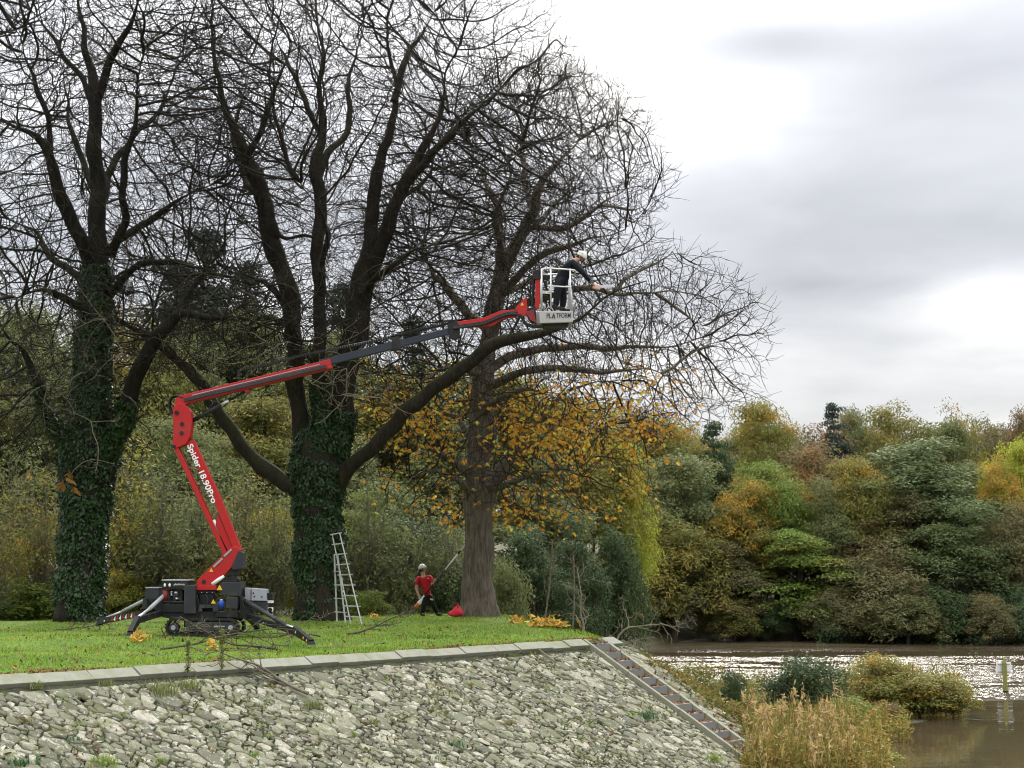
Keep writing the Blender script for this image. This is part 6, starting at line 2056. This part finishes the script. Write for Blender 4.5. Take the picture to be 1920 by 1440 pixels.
def blades(rng, B, h, w, lean, clump):
    """bent grass blades: base points B, heights h, widths w -> two-segment blades"""
    n = len(B)
    a = rng.uniform(0, 6.28, n)
    sd = np.stack([np.cos(a), np.sin(a), 0 * a], 1)
    ld = np.stack([-np.sin(a), np.cos(a), 0 * a], 1) * (lean * rng.uniform(.2, 1.2, n))[:, None]
    up = np.array((0, 0, 1.0))
    w = w[:, None]; h = h[:, None]
    m = B + up * h * .55 + ld * h * .3
    t = B + up * h * (1 - .25 * np.abs(lean)) + ld * h
    V = np.stack([B - sd * w / 2, B + sd * w / 2, m + sd * w * .38, m - sd * w * .38, t], 1).reshape(-1, 3)
    i = np.arange(n) * 5
    Fq = np.stack([i, i + 1, i + 2, i + 3], 1); Ft = np.stack([i + 3, i + 2, i + 4], 1)
    tt = np.repeat(np.stack([rng.random(n), clump, rng.random(n)], 1), 5, axis=0)
    return V, Fq, Ft, tt


rng = np.random.default_rng(55)
# --- lawn blades, thick where the camera looks across them
n = 95000
T = rng.uniform(-3.5, TB + 14, n); D = rng.uniform(0.0, 1.0, n) ** 1.25 * 15.0 + 0.03
X = _A[0] + TV[0] * T - NV[0] * D; Y = _A[1] + TV[1] * T - NV[1] * D
ok = poly_sd(X, Y, PLAT) > -0.35
ok &= ~((np.abs(T - TB - .9) < 1.0) & (D < .6))
X, Y, D, T = X[ok], Y[ok], D[ok], T[ok]
Z = lawn_z(X, Y) - np.clip(-poly_sd(X, Y, PLAT), 0, 9) * .6
P3 = np.stack([X, Y, Z - .01], 1)
u, v = px_of(P3); ok = (u > -40) & (u < 1960) & (v < 1450)
P3, D = P3[ok], D[ok]
cl = np.clip(.5 + .5 * snoise(P3, .35, 31) + .25 * snoise(P3, 1.3, 32), 0, 1)
hh = rng.uniform(.025, .07, len(P3)) * (1 + .9 * np.clip(snoise(P3, .8, 33), 0, 1)) + .07 * (D < .22) * rng.random(len(P3))
V, Fq, Ft, tt = blades(rng, P3, hh, rng.uniform(.010, .022, len(P3)), .55, cl)
o = mesh_obj('grass', np_mesh('grass', V, Fq, Ft, False, tt), M_GRASS)
tag(o, 'short green grass blades covering the lawn', 'grass', kind='stuff')


def tuft_mesh(seed, n, h, spread, w=.012, lean=.7):
    r = np.random.default_rng(seed)
    B = r.normal(size=(n, 3)) * spread * .5; B[:, 2] = -.03
    return np_mesh('blades', *(lambda q: (q[0], q[1], q[2], False, q[3]))(blades(r, B, r.uniform(.4, 1.0, n) * h, np.full(n, w) * r.uniform(.6, 1.3, n), lean, r.random(n))))


TUFTS = [tuft_mesh(1, 60, .20, .14), tuft_mesh(2, 90, .28, .20), tuft_mesh(3, 45, .13, .16, .02, .9)]


def slope_hit(px, py, h=0.0):
    """point of the stone slope seen at a photo pixel"""
    d = at(px, py, 10.0) - np.array((0, 0, CAMZ))
    o_ = np.array((0, 0, CAMZ)) - (_A + NN * h)
    return np.array((0, 0, CAMZ)) - d * (o_ @ NN) / (d @ NN)


def weed(px, py, kind, mat, sc, label, group=None, h=0.03, name='weed_tuft'):
    p = slope_hit(px, py, h)
    r = random.Random(int(px * 7 + py))
    root = thing(name, tuple(p), label, 'weed', group, r.uniform(0, 6))
    root.scale = (sc, sc, sc)
    ob = bpy.data.objects.new('blades', TUFTS[kind]); link(ob, root); ob['kind'] = 'stuff'
    if len(ob.data.materials) == 0: ob.data.materials.append(mat)
    ob.material_slots[0].link = 'OBJECT'; ob.material_slots[0].material = mat
    return root


weed(302, 1300, 1, M_WEED, 1.5, 'tall yellowish grass clump below the coping slabs')
weed(352, 1288, 1, M_WEED, 1.1, 'smaller yellowish clump beside the tall one below the coping')
weed(70, 1288, 0, M_WEED, 1.0, 'grass tuft hanging from a coping joint near the picture edge')
weed(200, 1283, 0, M_WEED, .9, 'thin grass tuft under the second coping joint')
weed(1213, 1345, 1, M_DKWEED, 1.15, 'dark green plant growing beside the stairs')
weed(40, 1428, 2, M_DKWEED, 1.6, 'green tuft among rusty leaves in the lower picture corner')
weed(195, 1432, 1, M_GRASS, 1.0, 'bright green tuft near the bottom edge of the slope')
weed(850, 1395, 2, M_DKWEED, 1.5, 'leafy green weed in the middle of the slope')
weed(1340, 1425, 1, M_GRASS, 1.0, 'green tuft beside the lower stairs')
weed(585, 1325, 1, M_WEED, .9, 'pale tuft on the slope right of the fallen branch')
_r = random.Random(8)
WG = 'small tufts between the embankment stones'
for k in range(46):
    px, py = _r.uniform(0, 1330), _r.uniform(1270, 1436)
    if py < 1300 - 62 * px / 1090 + 8 or px > 1110 + (py - 1215) * 1.35: continue
    weed(px, py, _r.choice((0, 2, 2)), _r.choice((M_WEED, M_GRASS, M_DKWEED, M_BANK)), _r.uniform(.5, .95), 'small weed tuft growing in a joint between embankment stones', WG, .0)

# moss cushions and creeping herbs in the joints
m = 17000
tq, wq = rng.uniform(-4, TB + 2.2, m), rng.uniform(.3, 6.2, m)
Pm = slope_pt(0, 0)[None] + TV[None] * tq[:, None] + ES[None] * wq[:, None]
dn = snoise(Pm, .30, 61) + .8 * snoise(Pm, 1.1, 62)
ok = (dn > .38) & ~((tq > TB - .05) & (tq < TB + .9))
u, v = px_of(Pm); ok &= (u > -20) & (v < 1460)
Pm = Pm[ok]; dn = dn[ok]
V, Fq, tt = leaf_quads(rng, Pm + NN[None] * rng.uniform(.0, .06, (len(Pm), 1)), nrm(NN[None] + rng.normal(size=(len(Pm), 3)) * .5), .055, (.5, 1.5), 1.5, clump=np.clip(dn - .4, 0, 1))
o = mesh_obj('creeping_moss', np_mesh('creeping_moss', V, Fq, None, False, tt), M_MOSS, emb); o['kind'] = 'stuff'

# --- two thistle stalks over the coping
for (px, py, hgt, lab) in ((352, 1262, .62, 'pale upright weed stalk in front of the lawn, the shorter one'), (415, 1256, .72, 'pale upright weed stalk in front of the lawn, the taller one')):
    p = slope_hit(px, py, .07)
    root = thing('weed_stalk', tuple(p), lab, 'weed')
    st = [p, p + np.array((.01, 0, hgt * .5)), p + np.array((-.01, .01, hgt))]
    MB().tube(st, [.012, .01, .006], 6).build('stem', M_PALETWIG, root)
    k = 70
    zz_ = rng.random(k) ** .8
    C = p[None] + np.stack([0 * zz_, 0 * zz_, zz_ * hgt], 1) + rng.normal(size=(k, 3)) * .02
    V, Fq, tt = leaf_quads(rng, C, nrm(rng.normal(size=(k, 3)) + np.array((0, 0, .4))), .07, (.5, 1.3), 1.8)
    mesh_obj('leaves', np_mesh('leaves', V, Fq, None, False, tt), M_WEED, root)['kind'] = 'stuff'

# --- fallen leaves on the lawn edge, the stairs and between the stones
n = 5200
T = rng.uniform(-4, TB + 1, n); D = np.abs(rng.normal(0, .22, n)) + .02
far = rng.random(n) < .45
D[far] = rng.uniform(0, 14, far.sum())
X = _A[0] + TV[0] * T - NV[0] * D; Y = _A[1] + TV[1] * T - NV[1] * D
lump = snoise(np.stack([X, Y, 0 * X], 1), .4, 71)
ok = (poly_sd(X, Y, PLAT) > 0) & (rng.random(n) < np.clip(.45 + .6 * lump, .05, 1))
C1 = np.stack([X, Y, lawn_z(X, Y) + .035], 1)[ok]
tq, wq = rng.uniform(-3, TB, 900), rng.uniform(.4, 5.5, 900)
C2 = slope_pt(0, 0)[None] + TV[None] * tq[:, None] + ES[None] * wq[:, None] + NN[None] * .03
C2 = C2[snoise(C2, .5, 72) > .35]
C3 = []
for i in range(19):
    for q in range(42):
        s0 = i * tread + rng.uniform(.02, tread - .03)
        C3.append(_A + TV * (TB + .13 + rng.uniform(.02, SW - .04)) + NV * s0 + np.array((0, 0, -.06 - i * rise + .02)))
tq, wq = rng.uniform(TB + .9, TB + 2.4, 500), rng.uniform(1.0, 6.2, 500)
C4 = slope_pt(0, 0)[None] + TV[None] * tq[:, None] + ES[None] * wq[:, None] + NN[None] * .06
C4 = C4[rng.random(500) < wq / 6]
C = np.concatenate([C1, C2, np.array(C3), C4])
V, Fq, tt = leaf_quads(rng, C, nrm(rng.normal(size=(len(C), 3)) * .45 + np.array((0, 0, 1))), .085, (.5, 1.3), 1.4)
o = mesh_obj('fallen_leaves', np_mesh('fallen_leaves', V, Fq, None, False, tt), M_LITTER)
tag(o, 'rusty fallen leaves scattered along the kerb, stairs and stones', 'leaves', kind='stuff')

# --- heap of yellow leaves on the crest, single sprigs by the machine
def leaf_heap(px, py, Y_, n, rx, label, name='leaf_heap', size=.13):
    p = at(px, py, Y_); p[2] = gz(p[0], Y_)
    root = thing(name, tuple(p), label, 'leaves')
    C = p[None] + np.stack([rng.normal(size=n) * rx * .45, rng.normal(size=n) * .25, np.abs(rng.normal(size=n)) * .10 + .03], 1)
    V, Fq, tt = leaf_quads(rng, C, nrm(rng.normal(size=(n, 3)) * .7 + np.array((0, -.3, .8))), size, (.5, 1.3), 1.5)
    mesh_obj('leaves', np_mesh('leaves', V, Fq, None, False, tt), M_YLITTER, root)['kind'] = 'stuff'


leaf_heap(1022, 1172, 44.5, 260, .62, 'heap of yellow leaves on the lawn crest right of the furrowed trunk')
leaf_heap(968, 1166, 46.5, 60, .2, 'little clump of yellow leaves between furrowed trunk and leaf heap')
leaf_heap(262, 1186, 34.6, 50, .18, 'yellow leaf cluster at the foot of the striped outrigger', size=.12)
leaf_heap(395, 1202, 33.2, 22, .12, 'orange leaf sprig in front of the crawler track', size=.13)
leaf_heap(700, 1175, 47.5, 40, .25, 'few pale leaves on grass between ladder and worker', size=.1)


# --- cut branches lying about
def branch(p0, d0, L, seed, label, mat, r=.03, up=.0, n1=9, curl=.2, group=None, name='fallen_branch', flat=1.0, zmin=None):
    r_ = np.random.default_rng(seed)
    root = thing(name, tuple(p0), label, 'branch', group)
    S = np.array([p0], float); Dv = nrm(np.array([d0], float))
    P = grow(r_, S, Dv, np.array([L]), 14, curl * .55, up)
    R = np.maximum(r * (1 - .7 * np.linspace(0, 1, 15)), .008)[None]
    lv = [(P, R, 6)]
    S, Dv, Ln, Rr = spawn(r_, P, R, n1, .15, 1, (30, 65), (L * .28, L * .5), .6)
    Pq = grow(r_, S, Dv, Ln, 8, curl, up); Rq = np.maximum(Rr[:, None] * (1 - .6 * np.linspace(0, 1, 9))[None], .006)
    lv.append((Pq, Rq, 5))
    S, Dv, Ln, Rr = spawn(r_, Pq, Rq, 5, .2, 1, (30, 65), (L * .10, L * .24), .65)
    Pz = grow(r_, S, Dv, Ln, 6, curl, up + .05); Rz = np.maximum(Rr[:, None] * (1 - .5 * np.linspace(0, 1, 7))[None], .005)
    lv.append((Pz, Rz, 4))
    for k, (P_, R_, s_) in enumerate(lv):
        P_ = P_.copy()
        P_[..., 2] = p0[2] + (P_[..., 2] - p0[2]) * flat
        if zmin is not None:
            zg = zmin(P_.reshape(-1, 3)).reshape(P_.shape[:2])
            P_[..., 2] = np.maximum(P_[..., 2], zg + .01)
        V, F_ = tubes(P_, R_, s_)
        q_ = mesh_obj(('stem', 'side_branches', 'twigs')[k], np_mesh('branch', V, F_, None, True), mat, root)
        if k: q_['kind'] = 'stuff'
    return root


lz = lambda P: lawn_z(P[:, 0], P[:, 1])
def ez_(P):
    d = (P[:, 0] - _A[0]) * NV[0] + (P[:, 1] - _A[1]) * NV[1]
    return np.where(d > 0, CZ + .06 - K * d, lawn_z(P[:, 0], P[:, 1]))


def gp(px, py):
    p = on_plane(px, py, -.08); p[2] = gz(p[0], p[1]) + .03; return p


branch(gp(300, 1215), (1, .05, .06), 3.0, 1, 'long thin cut branch lying in front of the crawler track', M_BROWNTWIG, .03, flat=.7, zmin=lz)
branch(gp(520, 1212), (-1, .25, .10), 2.6, 2, 'cut branch whose pale end points at the near outrigger foot', M_BROWNTWIG, .035, flat=.8, zmin=lz)
branch(gp(350, 1196), (.5, .1, .75), 1.5, 3, 'pale curly twig standing up before the track frame', M_PALETWIG, .018, .0, curl=.3, zmin=lz)
branch(gp(310, 1195), (.25, .1, .8), 1.4, 4, 'pale curly twig standing up under the engine cover', M_PALETWIG, .016, .0, curl=.3, zmin=lz)
branch(gp(425, 1200), (-.7, .1, .45), 1.6, 5, 'pale curly twig leaning against the front of the track', M_PALETWIG, .018, .0, curl=.3, zmin=lz)
branch(slope_hit(578, 1300, .12), (-.75, .45, .42), 2.0, 8, 'cut branch with pale sawn end lying down the stone slope', M_PALETWIG, .035, flat=1, zmin=ez_)
branch(gp(650, 1192), (.9, .2, .2), 1.8, 9, 'brushwood lying on the grass below the ladder', M_BROWNTWIG, .03, flat=.8, zmin=lz)
branch(gp(600, 1196), (-.9, .2, .3), 1.6, 10, 'brushwood lying beside the outrigger foot and ladder tree', M_BROWNTWIG, .025, flat=.8, zmin=lz)
branch(gp(550, 1182), (.7, .25, .42), 1.5, 12, 'thin pale stick arching up in front of the ladder tree', M_PALETWIG, .014, -.10, 4, zmin=lz)
branch(gp(100, 1190), (.9, .1, .12), 1.5, 13, 'thin twigs on the grass before the first ivy trunk', M_BROWNTWIG, .016, flat=.6, zmin=lz)
gzz = lambda P: ground_z(P[:, 0], P[:, 1])
bp0 = at(1060, 1185, 43.5)
branch(np.array((bp0[0] + .5, 44.0, -.7)), (.55, .1, .8), 2.6, 14, 'bare grey dead branch sticking up at the tip of the lawn', M_PALETWIG, .04, -.02, 10, .32, zmin=gzz)
branch(np.array((bp0[0] + 1.0, 43.0, -.8)), (.75, -.1, .55), 2.6, 15, 'bare grey dead branch arching over the water edge', M_PALETWIG, .04, -.08, 9, .34, zmin=gzz)
for (x0, y0, x1, y1, Yp, lab) in ((1019, 1150, 1036, 1012, 52, 'thin pale sapling stem behind the heap of yellow leaves'), (1073, 1160, 1075, 1040, 53, 'thin pale sapling stem behind the dead branches')):
    a, b = at(x0, y0 + 30, Yp), at(x1, y1, Yp)
    s = thing('sapling_stem', tuple(a), lab, 'sapling')
    MB().tube(catmull(np.array([a, (a + b) / 2 + np.array((.05, 0, 0)), b]), .3), .03, 6).build('stem', M_PALETWIG, s, True)
    Sx, Dx, Lx, Rx = spawn(rng, np.array([np.linspace(a, b, 10)]), np.full((1, 10), .02), 9, .4, 1, (30, 60), (.5, .9), .5)
    V, F_ = tubes(grow(rng, Sx, Dx, Lx, 6, .2, .05), np.full((len(Sx), 7), .008), 4)
    mesh_obj('twigs', np_mesh('twigs', V, F_), M_PALETWIG, s)['kind'] = 'stuff'
# pale stick lying on the slope
a, b = slope_hit(1008, 1216, .09), slope_hit(1042, 1242, .09)
s = thing('pale_stick', tuple(a), 'straight pale stick lying on the slope below the coping', 'stick')
MB().tube([a, (a + b) / 2, b], .022, 7).build('stick', M_PALETWIG, s)

# --- bronze leaves on a twig that hangs before the first ivy trunk
tw = catmull(np.array([at(215, 870, 41.6), at(170, 862, 41.4), at(140, 880, 41.3), at(128, 905, 41.3)]), .1)
V, F_ = tubes(tw[None], np.full((1, len(tw)), .009), 5)
mesh_obj('hanging_twig', np_mesh('hanging_twig', V, F_), M_PALETWIG, tree1[0])
BRONZE = leaf_mat('bronze chestnut leaf', (0.36, 0.17, 0.05), (0.30, 0.13, 0.04), None, .4, .6)
for (px, py) in ((126, 895), (137, 912), (118, 903), (131, 885)):
    V, Fq, tt = compound_leaves(rng, np.array([at(px, py, 41.25)]), .30)
    mesh_obj('leaf', np_mesh('leaf', V, Fq, None, False, tt), BRONZE, tree1[0])
# long pale twigs drooping in front of the trunks
for (root_, Y0, lst) in ((tree1[0], 41.5, ((60, 560), (110, 640), (150, 700), (200, 600), (95, 720), (30, 620), (230, 660), (170, 790))), (tree2[0], 42.0, ((560, 690), (610, 660), (650, 690), (500, 640), (700, 660), (470, 700), (585, 720), (640, 740), (540, 640), (400, 650)))):
    S = np.array([at(x, y, Y0 + rng.uniform(-1, 1)) for x, y in lst for q in range(3)])
    Dv = np.stack([rng.normal(size=len(S)), rng.normal(size=len(S)) * .4, -.3 + .5 * rng.normal(size=len(S))], 1)
    P = grow(rng, S, Dv, rng.uniform(1.2, 2.6, len(S)), 12, .16, -.05)
    P[:, 6:, 2] += (np.linspace(0, 1, 7)[None] ** 2) * .35
    V, F_ = tubes(P, np.maximum(.014 * (1 - .6 * np.linspace(0, 1, 13))[None].repeat(len(S), 0), .006), 4)
    acc = Acc(); acc.add(V, F_)
    S2, D2, L2, R2 = spawn(rng, P, np.full(P.shape[:2], .01), 7, .2, 1, (30, 70), (.25, .7), .6)
    P2 = grow(rng, S2, D2, L2, 5, .25, .08)
    V, F_ = tubes(P2, np.full(P2.shape[:2], .0065), 3); acc.add(V, F_)
    mesh_obj('drooping_twigs', acc.mesh('drooping_twigs'), M_PALETWIG, root_)['kind'] = 'stuff'

# --- reeds and herbs on the muddy spur and the bank beside the stairs
def in_px(n, x0, x1, y0, y1, z):
    """random points on the level z whose feet are seen in a photo box"""
    P = np.array([on_plane(rng.uniform(x0, x1), rng.uniform(y0, y1), z) for _ in range(n)])
    return P


def reed_bed(name, B, h, label, mat, plume=.6, leafn=6, lw=.022):
    n = len(B)
    hh = rng.uniform(h[0], h[1], n)
    acc = Acc()
    tilt = rng.normal(size=(n, 2)) * .08
    t = np.linspace(0, 1, 4)
    P = B[:, None, :] + np.stack([tilt[:, :1] * t[None] ** 2 * hh[:, None], tilt[:, 1:] * t[None] ** 2 * hh[:, None], t[None] * hh[:, None]], -1)
    V, F_ = tubes(P, np.full((n, 4), .006), 3)
    cl = rng.random(n)
    acc.add(V, F_, np.repeat(np.stack([rng.random(n), cl, rng.random(n)], 1), 12, axis=0))
    # blades along the stem
    tt_ = rng.uniform(.15, .9, (n, leafn))
    Bp = (B[:, None] + np.stack([tilt[:, :1] * tt_ ** 2 * hh[:, None], tilt[:, 1:] * tt_ ** 2 * hh[:, None], tt_ * hh[:, None]], -1)).reshape(-1, 3)
    V, Fq, Ft, tn = blades(rng, Bp, rng.uniform(.25, .55, len(Bp)), np.full(len(Bp), lw), .8, np.repeat(cl, leafn))
    o_ = np_mesh(name, np.concatenate(acc.V + [V]), np.concatenate([acc.F[0], Fq + acc.n]), Ft + acc.n, False, np.concatenate(acc.T + [tn]))
    ob = mesh_obj(name, o_, mat)
    tag(ob, label, 'reeds', kind='stuff')
    if plume:
        s = rng.random(n) < plume
        tp = P[s, -1]
        k = 16
        C = (tp[:, None] + rng.normal(size=(len(tp), k, 3)) * np.array((.035, .035, .11)) + np.array((.04, 0, .02))).reshape(-1, 3)
        V, Fq, tt2 = leaf_quads(rng, C, nrm(rng.normal(size=(len(C), 3))), .075, (.5, 1.3), 2.2, hang=True)
        tag(mesh_obj('reed_plumes', np_mesh('reed_plumes', V, Fq, None, False, tt2), M_PLUME), 'pinkish feathery plumes on the tan reeds', 'reeds', kind='stuff')


B = in_px(190, 1400, 1590, 1425, 1530, WATER + .1)
reed_bed('reeds', B, (1.1, 1.9), 'tall tan reeds beside the lower stairs', M_REED, .4)


def herb_bed(name, B, h, label, mat, per=26, leaf=.09):
    n = len(B)
    hh = rng.uniform(h[0], h[1], n)
    C = (B[:, None] + rng.normal(size=(n, per, 3)) * np.array((.10, .10, 0)) + np.stack([np.zeros((n, per)), np.zeros((n, per)), rng.uniform(.05, 1, (n, per)) ** .8 * hh[:, None]], -1)).reshape(-1, 3)
    cl = np.repeat(np.clip(.5 + .5 * snoise(B, .35, 91) + .2 * rng.normal(size=n), 0, 1), per)
    V, Fq, tt_ = leaf_quads(rng, C, nrm(rng.normal(size=(len(C), 3)) + np.array((0, 0, .5))), leaf, (.4, 1.3), 1.8, clump=cl)
    acc = Acc()
    t = np.linspace(0, 1, 3)
    P = B[:, None, :] + np.stack([rng.normal(size=(n, 1)) * .1 * t[None], rng.normal(size=(n, 1)) * .1 * t[None], t[None] * hh[:, None] * 1.05], -1)
    V2, F2 = tubes(P, np.full((n, 3), .006), 3)
    me = np_mesh(name, np.concatenate([V, V2]), np.concatenate([Fq, F2 + len(V)]), None, False, np.concatenate([tt_, np.tile((.4, .5, .3), (len(V2), 1))]))
    return tag(mesh_obj(name, me, mat), label, 'weeds', kind='stuff')


# the flank of the bank right of the stairs
n = 1300
tq, wq = rng.uniform(TB + 1.35, TB + 6.5, n), rng.uniform(.2, 7.0, n)
Pf = slope_pt(0, 0)[None] + TV[None] * tq[:, None] + ES[None] * wq[:, None]
Pf[:, 2] = ground_z(Pf[:, 0], Pf[:, 1])
ok = Pf[:, 2] > WATER - .05
herb_bed('bank_herbs', Pf[ok], (.15, .5), 'olive herbs covering the bank right of the stairs', M_BANK2)
herb_bed('bank_herbs', in_px(420, 1395, 1620, 1420, 1520, WATER + .05), (.9, 1.6), 'orange and yellow herbs mixed into the tan reeds', M_BANK, 30, .08)
herb_bed('bank_herbs', in_px(620, 1380, 1660, 1390, 1510, WATER + .05), (.6, 1.35), 'yellow green herbs in front of the tan reeds', M_BANK, 34)
herb_bed('bank_herbs', in_px(260, 1330, 1480, 1340, 1420, WATER + .1), (.4, 1.0), 'olive herbs behind the tan reeds', M_BANK2, 30)
herb_bed('bank_herbs', in_px(420, 1440, 1700, 1330, 1400, WATER + .02), (.35, .95), 'tan and olive herbs between the reeds and the golden bushes', M_BANK, 30)
herb_bed('bank_herbs', in_px(330, 1330, 1640, 1290, 1345, WATER + .02), (.4, 1.0), 'olive herbs in front of the bright water', M_BANK2, 26)
herb_bed('bank_herbs', in_px(240, 1590, 1800, 1315, 1345, WATER + .02), (.3, .9), 'golden herbs along the muddy spur', M_BANK, 34, .08)
herb_bed('bank_herbs', in_px(300, 1580, 1810, 1300, 1340, WATER + .02), (.5, 1.5), 'wispy tall stalks among the golden bushes of the spur', M_BANK2, 22, .075)
WB = WATER - .05
plant('willow_bush', 'shrub', 1505, 1236, 150, 53, 'dark', 'dark grey green bush rising from the reeds before the bright water', 'bush', base=WB)
plant('willow_bush', 'shrub', 1650, 1232, 150, 55, 'goldgreen', 'golden bush on the spur behind the rusty grass tuft', 'bush', base=WB)
plant('willow_bush', 'shrub', 1720, 1262, 160, 55, 'goldgreen', 'yellow green bush on the spur, in its middle', 'bush', base=WB)
plant('willow_bush', 'shrub', 1785, 1285, 90, 55, 'goldgreen', 'low golden bush at the outer tip of the spur', 'bush', base=WB)
plant('willow_bush', 'shrub', 1590, 1310, 110, 49, 'green', 'low green bush between dark bush and rusty grass tuft', 'bush', base=WB)
plant('willow_bush', 'shrub', 1660, 1318, 60, 50, 'rust', 'rusty brown grass tuft at the water edge', 'bush', base=WB)
plant('willow_bush', 'shrub', 1372, 1262, 50, 42, 'dark', 'small dark green bush beside the tan reed plumes', 'bush', base=-2.6)
plant('willow_bush', 'shrub', 1290, 1250, 150, 43, 'olive', 'thin olive bush on the bank beyond the stairs', 'bush', base=-2.8)
plant('willow_bush', 'shrub', 1590, 1375, 150, 40, 'yellowgreen', 'yellow green bush at the bottom of the picture by the water', 'bush', base=WB)
